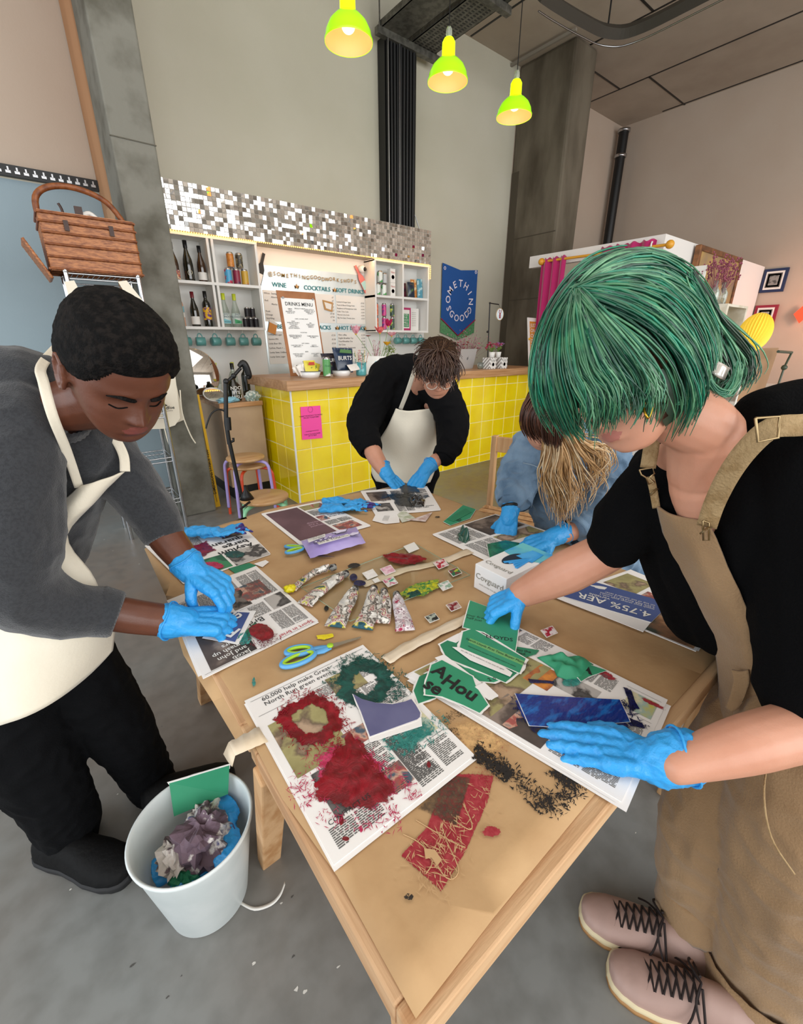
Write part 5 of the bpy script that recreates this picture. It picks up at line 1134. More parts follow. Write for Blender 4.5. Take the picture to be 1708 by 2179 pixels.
D_ = [('img', .0, .0, .42, .34, PhGrey), ('img', .45, .02, .97, .34, mat('green_pack_photo', '3f8a5f', .7, var=(10, '2c5f48', .5, .55))), ('head', .75, .22, .035, 'Dil'), ('head', .08, .52, .042, 'Asylum\nbarge\nquarantine', NewsB, 'LEFT', .02), ('head', .62, .62, .05, 'MEN', NewsB, 'LEFT', .02), ('img', .04, .72, .3, .96, PhDark), ('txt', .5, .72, .95, .95, 2)]
Q4 = news('newspaper', 'newspaper with the upside down Asylum barge headline on the far left of the table', [(575, 1180), (390, 1243), (308, 1162), (515, 1120)], .003, D_, GN, seed=4, pages=2)
E_ = [('img', .04, .05, .55, .92, PhMaroon), ('head', .35, .62, .02, 'discoveries\nare a\njourney', mat('pink_print', 'c9a8b8', .7)), ('img', .58, .05, .95, .2, PhField), ('img', .75, .05, .95, .2, PhPeople), ('txt', .58, .24, .96, .42, 2), ('img', .58, .44, .72, .58, PhPeople), ('head', .74, .5, .016, 'Tories spending\ndrops in tales', NewsB, 'LEFT', .01), ('txt', .58, .62, .96, .74, 2), ('img', .60, .76, .92, .95, PhPeople)]
Q5 = news('newspaper', 'newspaper with a maroon advert of a kneeling figure at the far edge of the table', [(556, 1093), (681, 1067), (788, 1118), (640, 1160)], .003, E_, GN, seed=5, pages=2)
F_ = [('img', .05, .1, .35, .5, PhDark), ('img', .05, .6, .3, .9, PhGrey), ('txt', .36, .6, .62, .95, 2), ('head', .64, .85, .014, 'Dragon attacks\nnight flight', NewsB, 'LEFT', .01), ('txt', .4, .1, .95, .5, 3)]
Q6 = news('newspaper', 'newspaper with black ink at the head of the table under the black sleeved arms', [(768, 1045), (908, 1035), (938, 1085), (800, 1096)], .003, F_, GN, seed=6, pages=2)
G_ = [('img', .45, .02, .97, .45, PhDark), ('txt', .04, .05, .42, .45, 3), ('img', .44, .5, .97, .7, PhField), ('txt', .06, .5, .42, .92, 3), ('head', .55, .86, .018, 'deeper rules\nand the bishop\nDragoons', NewsB, 'LEFT', .01)]
Q7 = news('newspaper', 'newspaper under the green inked piece by the person in the denim shirt', [(920, 1137), (1054, 1094), (1215, 1148), (1042, 1196)], .003, G_, GN, seed=7, pages=2)
H2 = [('img', .02, .02, .62, .5, PhFarm), ('img', .04, .52, .3, .8, PhField), ('img', .34, .52, .62, .72, PhPeople), ('txt', .66, .05, .97, .5, 2), ('img', .66, .55, .97, .92, PhField), ('txt', .04, .82, .6, .97, 3)]
Q8 = news('newspaper', 'newspaper page with dark animal photographs at the right end of the table', [(1480, 1387), (1190, 1268), (1340, 1215), (1540, 1296)], .003, H2, GN, seed=8, pages=3)
I_ = [('img', .0, .0, 1, 1, PhBlue), ('head', .05, .26, .042, '4.75% AER', Lw, 'LEFT', .01), ('head', .48, .42, .018, 'variable', Lw), ('head', .08, .62, .011, 'match your savings goals with a\n2.25% AER fixed for 12 months\non top of our standard saver', Lw), ('img', .62, .75, .78, .9, Lw)]
Q9 = news('newspaper', 'blue savings advert page reading 4.75% AER upside down on top of the right newspaper', [(1385, 1325), (1170, 1262), (1225, 1228), (1425, 1285)], .0065, I_, GN, seed=9)
news('newspaper', 'thin white page edge showing beneath the blue savings advert', [(1368, 1345), (1165, 1266), (1200, 1240), (1400, 1305)], .005, [], GN, seed=10)

# ---- wet ink smears (parts of what they lie on would move with it; they are marks on the sheets)
def ink(name, col, col2, thr=.42, sc=30, gloss=.25, soft=.06, rel=.4):
    m = bpy.data.materials.new(name); m.use_nodes = True; nt, N, L = nodes(m); b = N['Principled BSDF']; b.inputs['Roughness'].default_value = gloss
    tc = N.new('ShaderNodeTexCoord'); n = N.new('ShaderNodeTexNoise'); n.inputs['Scale'].default_value = sc; n.inputs['Detail'].default_value = 8; n.inputs['Roughness'].default_value = .7; n.inputs['Distortion'].default_value = .8
    L.new(tc.outputs['Object'], n.inputs[0]); r = N.new('ShaderNodeValToRGB'); r.color_ramp.elements[0].color = lin(col); r.color_ramp.elements[1].color = lin(col2); r.color_ramp.elements[0].position = .42; r.color_ramp.elements[1].position = .66; L.new(n.outputs[0], r.inputs[0]); L.new(r.outputs[0], b.inputs['Base Color'])
    # cover attribute: 1 in the middle, 0 at the rim -> dry-brush edge
    at_ = N.new('ShaderNodeAttribute'); at_.attribute_name = 'cover'
    n2 = N.new('ShaderNodeTexNoise'); n2.inputs['Scale'].default_value = sc*2.2; n2.inputs['Detail'].default_value = 8; n2.inputs['Roughness'].default_value = .75; L.new(tc.outputs['Object'], n2.inputs[0])
    ad = N.new('ShaderNodeMath'); ad.operation = 'ADD'; L.new(n2.outputs[0], ad.inputs[0]); L.new(at_.outputs['Fac'], ad.inputs[1])
    mr = N.new('ShaderNodeMapRange'); mr.inputs[1].default_value = thr; mr.inputs[2].default_value = thr+soft; L.new(ad.outputs[0], mr.inputs[0]); L.new(mr.outputs[0], b.inputs['Alpha'])
    bp = N.new('ShaderNodeBump'); bp.inputs['Strength'].default_value = rel; bp.inputs['Distance'].default_value = .004; L.new(n.outputs[0], bp.inputs['Height']); L.new(bp.outputs[0], b.inputs['Normal'])
    return m
InkRed = ink('wet_red_ink', '6a0612', '9c1226', .76, 34, .2); InkMag = ink('thin_magenta_ink', 'b01848', 'cf4a74', .84, 45, .5, .10); InkGrn = ink('wet_dark_green_ink', '0c3a36', '1a5f55', .80, 38); InkTeal = ink('thin_teal_ink', '1f7a72', '4fa096', .80, 40, .5, .2)
InkBlue = ink('wet_blue_ink', '0a1a5a', '103c9a', .70, 26); InkNavy = ink('dark_navy_ink', '0b0f35', '1a2260', .66, 40); InkBlk = ink('wet_black_ink', '0c0c0e', '1c1c20', .84, 50); InkYG = ink('yellow_green_ink', '1f7a3f', 'e0d41e', .70, 60); InkYel = ink('yellow_ink', 'e3cf10', 'f2e030', .66, 50); InkDGP = ink('mixed_green_ink', '124a40', '2f8a4f', .7, 60)
PrRed = ink('dry_red_print', '96202c', 'ab3f44', .85, 75, .8, .05, .05); PrBlk = ink('dry_black_print', '1e1814', '40352c', .93, 80, .8, .05, .05); PrTan = ink('oily_light_patch', 'dcb27a', 'd3a870', .75, 20, .5, .3, .05); PrBrn = ink('rubbed_brown_print', '4a3a2c', '6a533c', .80, 70, .7, .3, .05)
def smear(px, mt, label, h=.004, name='ink_smear', cat='ink', grp='ink smears on the newspapers', N=6, rag=.06, hole=None, edge=.35, th=.0012, seed=1, own=True):
    """px outline in photo pixels; cover attribute falls to the rim"""
    P = [tz(x, y, h) for x, y in px]; c = sum(P, Vector())/len(P); P.append(P[0]); ring = []
    for i in range(len(P)-1):
        for k in range(N):
            p = P[i].lerp(P[i+1], k/N); d = p-c; ring.append(c+d*(1+rag*1.6*mn.noise(p*28+Vector((seed, 0, 0)))+rag*.8*mn.noise(p*90)))
    n = len(ring); R = 12; vs = []; cov = []
    for j in range(R+1):
        u = (j/R) if not hole else hole+(1-hole)*j/R
        for p in ring:
            q = c.lerp(p, u); f = 1-u; e = min(1, f/edge)
            if hole: e = min(e, (u-hole)/(.3*(1-hole))+.25)
            q = Vector((q.x, q.y, c.z+th*(.6+mn.noise(q*60))*min(1, e*2)))
            vs.append(q); cov.append(.5*max(0, e)**.8)
    m = MB().use(mt); m.grid([vs[j*n:(j+1)*n][::-1] for j in range(R+1)], closed=True); m.origin = c
    o = m.build(name); cov2 = []
    for j in range(R+1): cov2 += cov[j*n:(j+1)*n][::-1]
    a = o.data.attributes.new('cover', 'FLOAT', 'POINT'); a.data.foreach_set('value', cov2)
    tag(o, label, cat, grp); return o
circ = lambda x, y, rx, ry, n=14, rot=0: [(x+rx*math.cos(a)*math.cos(rot)-ry*math.sin(a)*math.sin(rot), y+rx*math.cos(a)*math.sin(rot)+ry*math.sin(a)*math.cos(rot)) for a in np.linspace(0, 2*PI, n+1)[:-1]]
smear(circ(660, 1532, 76, 60), InkRed, 'ring of wet red ink on the left of the near newspaper', hole=.45, rag=.16, edge=.25, seed=2, N=3)
smear([(715, 1580), (760, 1565), (800, 1610), (845, 1660), (865, 1700), (800, 1745), (735, 1725), (665, 1715), (655, 1670), (690, 1620)], InkRed, 'largest blob of wet red ink in the lower half of the near newspaper', rag=.14, seed=3, edge=.3, N=3)
smear([(700, 1560), (760, 1545), (850, 1620), (880, 1700), (820, 1770), (740, 1745), (650, 1700), (640, 1600)], InkMag, 'thin magenta ink rubbed around the large red blob', h=.0035, rag=.15, seed=4, N=3, edge=.5)
smear(circ(775, 1455, 72, 62), InkGrn, 'ring of dark green ink at the top of the near newspaper', hole=.3, rag=.18, edge=.25, seed=5, N=3)
smear([(805, 1565), (870, 1540), (915, 1520), (950, 1555), (900, 1585), (870, 1625), (830, 1610)], InkTeal, 'thin teal ink wash beside the cartoon on the near newspaper', rag=.15, seed=6, N=4, edge=.6)
smear([(730, 1570), (745, 1550), (760, 1580), (740, 1620)], InkRed, 'small dab of red ink between the red ring and the large blob', rag=.2, seed=7)
smear(circ(735, 1785, 9, 6), InkRed, 'small dot of red ink near the lower corner of the near newspaper', seed=8)
smear(circ(726, 1745, 6, 14), InkRed, 'narrow drip of red ink below the large blob', seed=9); smear(circ(768, 1765, 5, 9), InkMag, 'tiny magenta drip below the large blob', seed=10); smear(circ(912, 1627, 5, 8), InkRed, 'tiny red dot above the page edge right of the teal wash', seed=11)
# slate blue torn page
def scrap(px, mt, label, h, name='paper_scrap', cat='paper', grp=None, extra=None, edge=None, th=.0005):
    P = [tz(x, y, h) for x, y in px]; c = sum(P, Vector())/len(P); m = MB()
    if edge:   # torn white rim
        rd = random.Random(int(h*1e5)); E = []; n = len(P)
        for i in range(n):
            for k in range(6):
                p = P[i].lerp(P[(i+1) % n], k/6); d = (p-c); E.append(c+d*(1+(edge+rd.uniform(-.3, .3)*edge)/max(d.length, .01))-Vector((0, 0, .0004)))
        m.use(NewsW).poly(E, th)
    m.use(mt).poly(P, th+.0003)
    if extra:
        fr = frame(c+Vector((0, 0, th+.0006)), P[1]-P[0], (P[0]-P[-1])); extra(m, fr, c)
    m.origin = c; o = m.build(name); return tag(o, label, cat, grp)
Slate = mat('slate_blue_print', '5a5a80', .6, var=(12, '66668a')); LGrn = mat('bank_green_print', '2f8f68', .6, var=(10, '35966f', .4, .7)); LGrnD = mat('bank_green_dark', '27805c', .6, var=(10, '2b8560'))
scrap([(787, 1580), (898, 1545), (893, 1512), (885, 1540), (790, 1570)][:3]+[(896, 1528), (784, 1570)], NewsW, 'white margin strip below the slate blue torn page', .006, grp='slate page pieces')
arc = [(751, 1477), (770, 1488), (800, 1496), (835, 1499), (862, 1493), (875, 1488), (884, 1500), (894, 1517), (893, 1526), (887, 1531), (787, 1567), (768, 1515)]
scrap(arc, Slate, 'torn slate blue page piece with rounded corner on the near newspaper', .007, edge=.003, grp='slate page pieces')
scrap([(590, 1620), (607, 1612), (614, 1640), (608, 1660)], LGrn, 'corner of a green page sticking out from under the near newspaper at the left edge', .0015)
# ---- green torn page pile
GP = 'green torn page pieces in the pile'
def tlogo(m, fr, c):
    m.use(Ink).text('LLOYDS', .018, frame(tz(1062, 1358, .012), tz(1100, 1362)-tz(1040, 1353), tz(1062, 1330)-tz(1060, 1360)), bold=.01)
    o = tz(1064, 1341, .0118); fx = (tz(1090, 1345)-tz(1064, 1341)).normalized(); fy = Vector((-fx.y, fx.x, 0)); H_ = [(-.014, .001), (-.008, .004), (0, .004), (.006, .008), (.010, .013), (.013, .010), (.011, .006), (.009, .001), (.012, -.004), (.009, -.006), (.005, -.002), (-.002, -.003), (-.006, -.008), (-.009, -.007), (-.006, -.002), (-.010, -.001)]
    m.poly([o+fx*a+fy*b_ for a, b_ in H_], .0003)
    m.text('your first\nhalf just', .013, frame(tz(1010, 1315, .012), tz(1040, 1322)-tz(1010, 1315), tz(1012, 1290)-tz(1008, 1320)))
scrap([(1000, 1278), (1060, 1300), (1105, 1306), (1101, 1350), (1096, 1386), (1030, 1345), (985, 1335)], LGrn, 'green page piece with the black horse logo under the far glove', .0115, edge=.003, extra=tlogo, grp=GP)
scrap([(880, 1470), (892, 1440), (925, 1425), (955, 1455), (925, 1485), (890, 1497)], LGrnD, 'dark green scrap at the left tip of the torn pile', .004, edge=.004, grp=GP)
def ahouse(m, fr, c):
    d = tz(1010, 1480)-tz(940, 1440); u_ = tz(960, 1430)-tz(950, 1470)
    m.use(Ink).text('Hou', .046, frame(tz(978, 1464, .0125), d, u_), bold=.03); m.text('se', .046, frame(tz(922, 1462, .0125), d, u_), bold=.03); m.text('A', .046, frame(tz(936, 1430, .0125), d, u_), bold=.03)
scrap([(905, 1455), (918, 1415), (940, 1405), (1005, 1440), (1012, 1460), (1038, 1500), (1020, 1517), (985, 1500), (940, 1482), (905, 1478)], LGrn, 'green piece with the bold black letters Hou and se', .0115, edge=.004, extra=ahouse, grp=GP)
scrap([(948, 1395), (975, 1385), (1050, 1420), (1092, 1436), (1050, 1452), (1005, 1448), (960, 1425)], LGrn, 'green piece with small black words below the highlighted strip', .007, edge=.004, grp=GP, extra=lambda m, fr, c: m.use(Ink).text('2 deposit', .014, frame(tz(1060, 1440, .0085), tz(1090, 1432)-tz(1050, 1446), tz(1060, 1425)-tz(1062, 1445))))
scrap([(925, 1400), (945, 1393), (1035, 1462), (1060, 1482), (1040, 1490), (1010, 1470)], NewsW, 'long white margin strip across the torn green pile', .0105, grp=GP)
scrap([(936, 1372), (975, 1350), (1040, 1385), (1115, 1420), (1075, 1452), (1000, 1420), (950, 1400)], LGrnD, 'dark green layer beneath the highlighted strip', .0085, edge=.005, grp=GP)
def hl(m, fr, c):
    d = tz(1110, 1415)-tz(1000, 1368); u_ = tz(1010, 1350)-tz(1005, 1370); 
    m.use(mat('light_green_bar', '6fae6a', .6)).poly([tz(996, 1366, .0118), tz(1000, 1358, .0118), tz(1116, 1407, .0118), tz(1112, 1416, .0118)], .0003)
    m.use(Ink).text('Search Lloyds First Time Buyer Mortgage', .0098, frame(tz(1058, 1387, .0124), d, u_)); m.text('Representative example terms apply subject to status', .0055, frame(tz(1045, 1396, .0124), d, u_))
scrap([(985, 1345), (1005, 1338), (1118, 1402), (1105, 1432), (1060, 1412), (978, 1378)], LGrn, 'green piece with the highlighted mortgage search bar', .0112, edge=.006, extra=hl, grp=GP)
scrap([(962, 1377), (978, 1378), (1070, 1418), (1090, 1432), (1085, 1440), (1000, 1405)], NewsW, 'white printed strip along the lower edge of the highlighted piece', .0122, grp=GP, extra=lambda m, fr, c: m.use(NewsG).text('this offer may be withdrawn at any time all rights', .0055, frame(tz(1025, 1404, .0134), tz(1080, 1430)-tz(975, 1382), tz(1000, 1370)-tz(1000, 1400))))
scrap([(1096, 1376), (1147, 1384), (1140, 1392), (1108, 1402), (1088, 1392)], LGrnD, 'small pointed green piece reading you the, right of the pile', .005, grp=GP, extra=lambda m, fr, c: m.use(Ink).text('you the\nled.', .012, frame(tz(1112, 1388, .0062), tz(1140, 1392)-tz(1100, 1384), tz(1110, 1376)-tz(1110, 1392))))
scrap([(950, 1362), (985, 1343), (1000, 1350), (970, 1368)], NewsW, 'white corner piece at the top left of the torn pile', .0095, grp=GP)
scrap([(1010, 1462), (1030, 1452), (1060, 1480), (1045, 1490)], NewsW, 'white folded end right of the bold letters', .0118, grp=GP)
# crumpled green piece
def crumple(name, px, mt, label, cat, h=.004, ht=.03, seed=0, grp=None, n=26, extra_m=None, freq=22):
    P = [tz(x, y, h) for x, y in px]; P2 = P+[P[0]]; c = sum(P, Vector())/len(P); ring = []
    for i in range(len(P)): 
        for k in range(6): ring.append(P2[i].lerp(P2[i+1], k/6))
    rows = []
    for j in range(14):
        u = j/13; row = []
        for p in ring:
            q = c.lerp(p, u); z = ht*(.35+.9*abs(mn.noise(q*freq+Vector((seed, 0, 0))))+.5*mn.noise(q*freq*2.3))*(1-u**3); row.append(Vector((q.x, q.y, h+.0025+T+max(.0005, z))))
        rows.append(row[::-1])
    m = MB().use(mt).grid(rows, closed=True)
    if extra_m: extra_m(m)
    m.origin = c; return tag(m.build(name, solid=.0008), label, cat, grp)
crumple('crumpled_paper', [(1142, 1400), (1170, 1393), (1205, 1398), (1240, 1400), (1262, 1415), (1240, 1445), (1205, 1447), (1185, 1440), (1178, 1424)], LGrn, 'crumpled green page piece above the blue painted strip', 'paper', ht=.03, seed=3)
scrap([(1235, 1408), (1290, 1427), (1252, 1440), (1236, 1450), (1228, 1440)], LGrn, 'flat triangular green piece joined to the crumpled one', .0075, edge=.002, extra=lambda m, fr, c: m.use(Ink).text('A', .04, frame(tz(1246, 1424, .0085), tz(1270, 1430)-tz(1240, 1420), tz(1246, 1405)-tz(1246, 1430)), bold=.03))
# blue painted strip
scrap([(1096, 1476), (1180, 1482), (1318, 1489), (1340, 1536), (1200, 1548), (1126, 1544)], mat('painted_blue_card', '0d2f80', .25, var=(22, '1565b5', .5, .62), bump=(60, .35), stretch=(1, 2.6, 1), coat=.6), 'long strip of card covered in wet blue ink', .0075, 'painted_card', 'painted card', edge=.0015)
smear([(1098, 1468), (1110, 1480), (1140, 1540), (1120, 1545), (1094, 1490)], InkBlue, 'dark blue ink dragged off the left end of the blue strip', h=.006, seed=21, rag=.2)
smear([(1110, 1530), (1340, 1528), (1350, 1545), (1250, 1552), (1120, 1550)], InkNavy, 'navy ink edge below the blue strip', h=.0055, seed=22, rag=.04)
smear([(1322, 1458), (1342, 1462), (1350, 1490), (1362, 1510), (1340, 1512), (1334, 1485)], InkNavy, 'navy ink stroke beside the cartoon on the right newspaper', h=.005, seed=23, rag=.15)
smear([(1122, 1444), (1182, 1450), (1182, 1455), (1126, 1454)], InkNavy, 'thin navy ink stroke left of the crumpled green piece', h=.005, seed=24, rag=.1)
smear(circ(1215, 1452, 26, 14), InkTeal, 'blue-green smudge below the crumpled green piece', h=.005, seed=25); smear([(1325, 1520), (1368, 1540), (1375, 1552), (1340, 1545)], InkNavy, 'navy ink dab right of the blue strip', h=.005, seed=26, rag=.2)
# prints on the kraft paper
smear([(950, 1640), (1055, 1645), (1043, 1700), (990, 1820), (937, 1907), (846, 1825), (905, 1760)], PrRed, 'red linocut style print rubbed onto the brown paper', h=.0026, name='red_print', cat='print', grp=None, edge=.08, rag=.015, th=.0003, seed=31)
smear([(885, 1722), (955, 1646), (1005, 1652), (972, 1765)], PrBrn, 'dark brown rubbed rectangle print overlapping the red print', h=.0032, name='brown_print', cat='print', grp=None, edge=.12, rag=.02, th=.0003, seed=32)
smear([(935, 1530), (1000, 1510), (1110, 1590), (1060, 1650), (985, 1620)], PrTan, 'pale oily patch on the brown paper', h=.0024, name='oil_stain', cat='stain', grp=None, edge=.5, rag=.05, th=.0002, seed=33)
def hatch(paths, n, mt, label, h=.0034, ln=.012, w=.0011, name='black_print', seed=1, dirs=None):
    rd = random.Random(seed); m = MB().use(mt); A = []
    for path, wd in paths:
        C = catmull([tz(x, y, h) for x, y in path], 8)
        for i in range(len(C)-1): A.append((C[i], C[i+1], wd))
    for k in range(n):
        a, b_, wd = rd.choice(A); t_ = (b_-a).normalized(); s_ = Vector((-t_.y, t_.x, 0)); c = a.lerp(b_, rd.random())+s_*wd*max(-1, min(1, rd.gauss(0, .55))); an = rd.choice(dirs) if dirs else rd.uniform(0, PI); an += rd.gauss(0, .25)
        d = Vector((math.cos(an), math.sin(an), 0)); e = Vector((-d.y, d.x, 0)); L2 = ln*rd.uniform(.25, 1); ww = w*rd.uniform(.4, 1.3); j = lambda: rd.uniform(.7, 1.3); z_ = Vector((0, 0, rd.uniform(0, .0002)))
        m.add([c-d*L2*.5*j()+z_, c+e*ww*j()-d*L2*.1+z_, c+d*L2*.5*j()+z_, c-e*ww*j()+d*L2*.1+z_], [(0, 3, 2, 1) if 0 else (0, 1, 2, 3)], False)
    m.origin = A[len(A)//2][0]; return tag(m.build(name), label, 'print', None)
hatch([([(1008, 1594), (1040, 1610), (1068, 1632), (1100, 1655), (1130, 1680), (1160, 1708)], .022), ([(1150, 1700), (1172, 1718), (1195, 1700), (1218, 1685), (1232, 1660)], .018), ([(1175, 1638), (1195, 1660), (1222, 1668)], .014), ([(1180, 1630), (1205, 1640)], .018)], 900, mat('dry_black_ink', '1d1713', .8), 'dry black hatched linocut print curving over the brown paper', seed=3)
hatch([([(1012, 1600), (1040, 1618), (1068, 1640), (1085, 1652)], .014)], 320, mat('dry_black_ink', ''), 'densest black ink of the hatched print near the newspaper corner', h=.0037, ln=.010, w=.002, seed=4)
hatch([([(945, 1535), (975, 1518), (1010, 1515), (1030, 1522)], .012), ([(960, 1550), (970, 1580)], .01)], 260, mat('dry_black_ink', ''), 'scattered black flecks beside the torn green pile', seed=5, ln=.007, w=.0006)
hatch([([(1000, 1540), (1080, 1600)], .05), ([(1020, 1660), (1045, 1640)], .02)], 260, mat('faded_red_ink', 'a8644a', .8), 'faded reddish flecks between the black print and the torn pile', seed=6, ln=.006, w=.0004)
hatch([([(905, 1900), (990, 1760), (1040, 1680)], .03), ([(860, 1820), (930, 1860), (960, 1800), (930, 1760)], .03)], 280, mat('kraft_gap', 'c09c70', .75), 'pale scratched lines cut through the red print', h=.0036, name='cut_lines', seed=7, ln=.018, w=.0007, dirs=[.5, 2.1, 1.4])
m = MB().use(mat('kraft_gap', ''))
for pth in ([(858, 1775), (900, 1800), (950, 1868), (975, 1850), (950, 1790), (940, 1760)], [(885, 1745), (960, 1790), (990, 1803)], [(985, 1710), (1003, 1750), (998, 1765), (965, 1745)], [(895, 1790), (920, 1830), (905, 1860)]):
    m.tube(catmull([tz(x, y, .0030) for x, y in pth], 5), .0009, 4, flat=1)
m.add([tz(x, y, .0042) for x, y in ((902, 1805), (925, 1808), (940, 1830), (930, 1842), (918, 1825), (905, 1828))], [(0, 1, 2, 3, 4, 5)]); m.origin = tz(930, 1800, .003); tag(m.build('cut_outline'), 'pale outline of a curled shape left in the red print', 'print')
for k, (x, y, rx, ry, mt, s) in enumerate(((1045, 1770, 28, 16, PrRed, 'faint red mark right of the red print'), (870, 1908, 16, 12, PrBlk, 'faint dark mark left of the lower red print'), (1280, 1432, 60, 9, PrRed, 'red ink line above the far edge of the right newspaper'), (1390, 1498, 40, 6, PrRed, 'red ink line near the right corner of the right newspaper'), (680, 1115, 10, 4, PrBlk, 'small dark speck near the maroon advert'), (540, 1452, 6, 14, InkTeal, 'tiny green dab left of the blue handled scissors'), (1430, 1245, 70, 8, PrRed, 'dry red print at the far edge of the right newspaper'), (930, 1100, 10, 3, PrBlk, 'short dark streak beside the far newspaper'))):
    smear(circ(x, y, rx, ry, 10, .45 if rx > 30 else 0), mt, s, h=.004, name='ink_mark', cat='ink', grp='small ink marks on the brown paper', edge=.5, rag=.2, th=.0003, seed=60+k)
smear(circ(556, 1345, 30, 20, 10, .2), InkRed, 'dark red ink patch on the newspaper by the grey sleeved hands', h=.008, seed=71, edge=.2); smear(circ(520, 1360, 20, 18), InkTeal, 'teal ink beside the dark red patch', h=.0075, seed=72); smear([(520, 1345), (545, 1320), (550, 1330), (528, 1360)], InkDGP, 'green ink stroke at the edge of the blue advert piece', h=.0078, seed=73)
smear([(395, 1160), (440, 1150), (465, 1170), (420, 1190), (400, 1185)], InkRed, 'red ink over the Asylum headline', h=.006, seed=74, rag=.2); smear(circ(450, 1205, 34, 12), InkMag, 'thin magenta ink on the photograph of the far left newspaper', h=.006, seed=75)
smear(circ(500, 1180, 26, 10, 10), InkGrn, 'dark green ink on the far left newspaper', h=.0055, seed=76)
smear([(820, 1050), (870, 1045), (905, 1060), (880, 1085), (830, 1075)], InkBlk, 'black ink over the far newspaper', h=.006, seed=77, rag=.2, N=3); smear([(840, 1025), (885, 1025), (900, 1050), (850, 1052)], InkBlk, 'black inked sheet under the far hands', h=.008, seed=78, rag=.08)
scrap([(1036, 1158), (1075, 1150), (1118, 1158), (1090, 1192), (1042, 1190)], mat('wet_green_card', '0e5c40', .25, var=(30, '1a7a55'), coat=.6), 'card covered in wet green ink under the denim sleeved hands', .0075, 'painted_card', 'painted card', edge=.002)
# blue advert piece held by the man
hatch([([(600, 1520), (625, 1480), (680, 1475), (730, 1510), (735, 1560), (690, 1590), (630, 1580), (600, 1545)], .014)], 260, mat('red_brush', '8e1024', .3), 'brushed red strokes around the ring of red ink', h=.0058, name='brush_strokes', ln=.014, w=.001, seed=11)
hatch([([(700, 1585), (640, 1660), (660, 1715)], .02), ([(780, 1600), (860, 1660), (880, 1700)], .014), ([(680, 1725), (780, 1750), (850, 1735)], .02)], 420, mat('magenta_brush', 'b32450', .4), 'brushed magenta strokes at the edges of the large red blob', h=.0058, name='brush_strokes', ln=.014, w=.0007, seed=12)
hatch([([(700, 1460), (730, 1410), (790, 1400), (845, 1440), (850, 1480), (800, 1500)], .02)], 300, mat('green_brush', '16524a', .3), 'brushed dark green strokes around the green ring', h=.0058, name='brush_strokes', ln=.022, w=.001, seed=13)
hatch([([(820, 1590), (880, 1570), (950, 1530)], .025)], 240, mat('teal_brush', '2b8078', .4), 'brushed teal strokes beside the cartoon', h=.0058, name='brush_strokes', ln=.018, w=.0008, seed=14)
hatch([([(1100, 1480), (1115, 1535)], .014), ([(1130, 1550), (1240, 1560), (1335, 1545)], .008), ([(1320, 1490), (1375, 1550)], .008)], 200, mat('navy_brush', '0d1648', .3), 'brushed navy strokes around the blue strip', h=.0062, name='brush_strokes', ln=.018, w=.001, seed=15)
hatch([([(800, 1060), (850, 1052), (900, 1062)], .05)], 260, mat('black_brush', '121214', .3), 'black brushed strokes over the far newspaper', h=.0075, name='brush_strokes', ln=.04, w=.002, seed=16)
hatch([([(525, 1360), (560, 1370), (590, 1350)], .018)], 120, mat('dark_red_brush', '6a1024', .3), 'dark red strokes on the newspaper by the grey sleeved hands', h=.0085, name='brush_strokes', ln=.016, w=.001, seed=17)
def fdd(m, fr, c): m.use(Lw).text('F', .05, frame(tz(497, 1345, .0105), tz(480, 1340)-tz(515, 1350), tz(505, 1370)-tz(490, 1330)), bold=.03); m.text('db', .045, frame(tz(497, 1310, .0105), tz(480, 1300)-tz(512, 1312), tz(505, 1330)-tz(492, 1295)), bold=.03)
scrap([(430, 1358), (485, 1300), (545, 1300), (507, 1372)], NewsW, 'white border of the blue advert piece under the glove', .0075, grp=None)
scrap([(440, 1352), (488, 1302), (531, 1304), (500, 1366)], PhBlue, 'blue advert piece with white letters held by the grey sleeved person', .0088, extra=fdd)
# scraps elsewhere
scrap([(943, 1110), (985, 1075), (1012, 1084), (1000, 1103), (958, 1118)], LGrn, 'folded green page piece lying alone near the head of the table', .004, edge=.002, extra=lambda m, fr, c: m.use(Ink).text('gu', .03, frame(tz(975, 1106, .0055), tz(985, 1100)-tz(970, 1108), tz(972, 1096)-tz(978, 1110))))
scrap([(950, 1105), (990, 1082), (1003, 1090), (965, 1110)], LGrnD, 'second layer of the folded green piece near the head of the table', .0055)
for k, px in enumerate(([(792, 1108), (800, 1093), (848, 1090), (850, 1112), (820, 1115)], [(845, 1095), (858, 1085), (885, 1104), (855, 1112)], [(880, 1104), (920, 1090), (905, 1110), (862, 1106)])):
    scrap(px, [NewsW, mat('pale_print', 'd8d8cc', .8, var=(30, 'a8b090')), mat('pale_pink_print', 'dccfca', .8, var=(30, 'b89a90'))][k], ['torn white newsprint scrap below the far newspaper', 'torn pale green newsprint scrap in the middle of its three neighbours', 'torn pinkish newsprint scrap pointing towards the green piece'][k], .004+.001*k, extra=(lambda m, fr, c: [m.use(NewsG).text('text of the article runs', .006, fr @ Matrix.Translation((0, .012-.005*j, 0))) for j in range(5)]) if k == 0 else None, grp='newsprint scraps near the head of the table')
scrap([(540, 1200), (565, 1192), (572, 1196), (558, 1207)], NewsW, 'small white torn scrap between the two left newspapers', .004); scrap([(486, 1210), (530, 1198), (545, 1204), (500, 1220)], LGrnD, 'thin green strip at the corner of the far left newspaper', .0035)
crumple('ink_curl', [(972, 1140), (985, 1125), (988, 1140), (1000, 1150), (990, 1157), (975, 1150)], mat('wet_green_blob', '0f4a38', .2, coat=.7), 'curl of wet green ink paper on the denim sleeved person\'s newspaper', 'paper', ht=.05, seed=9)
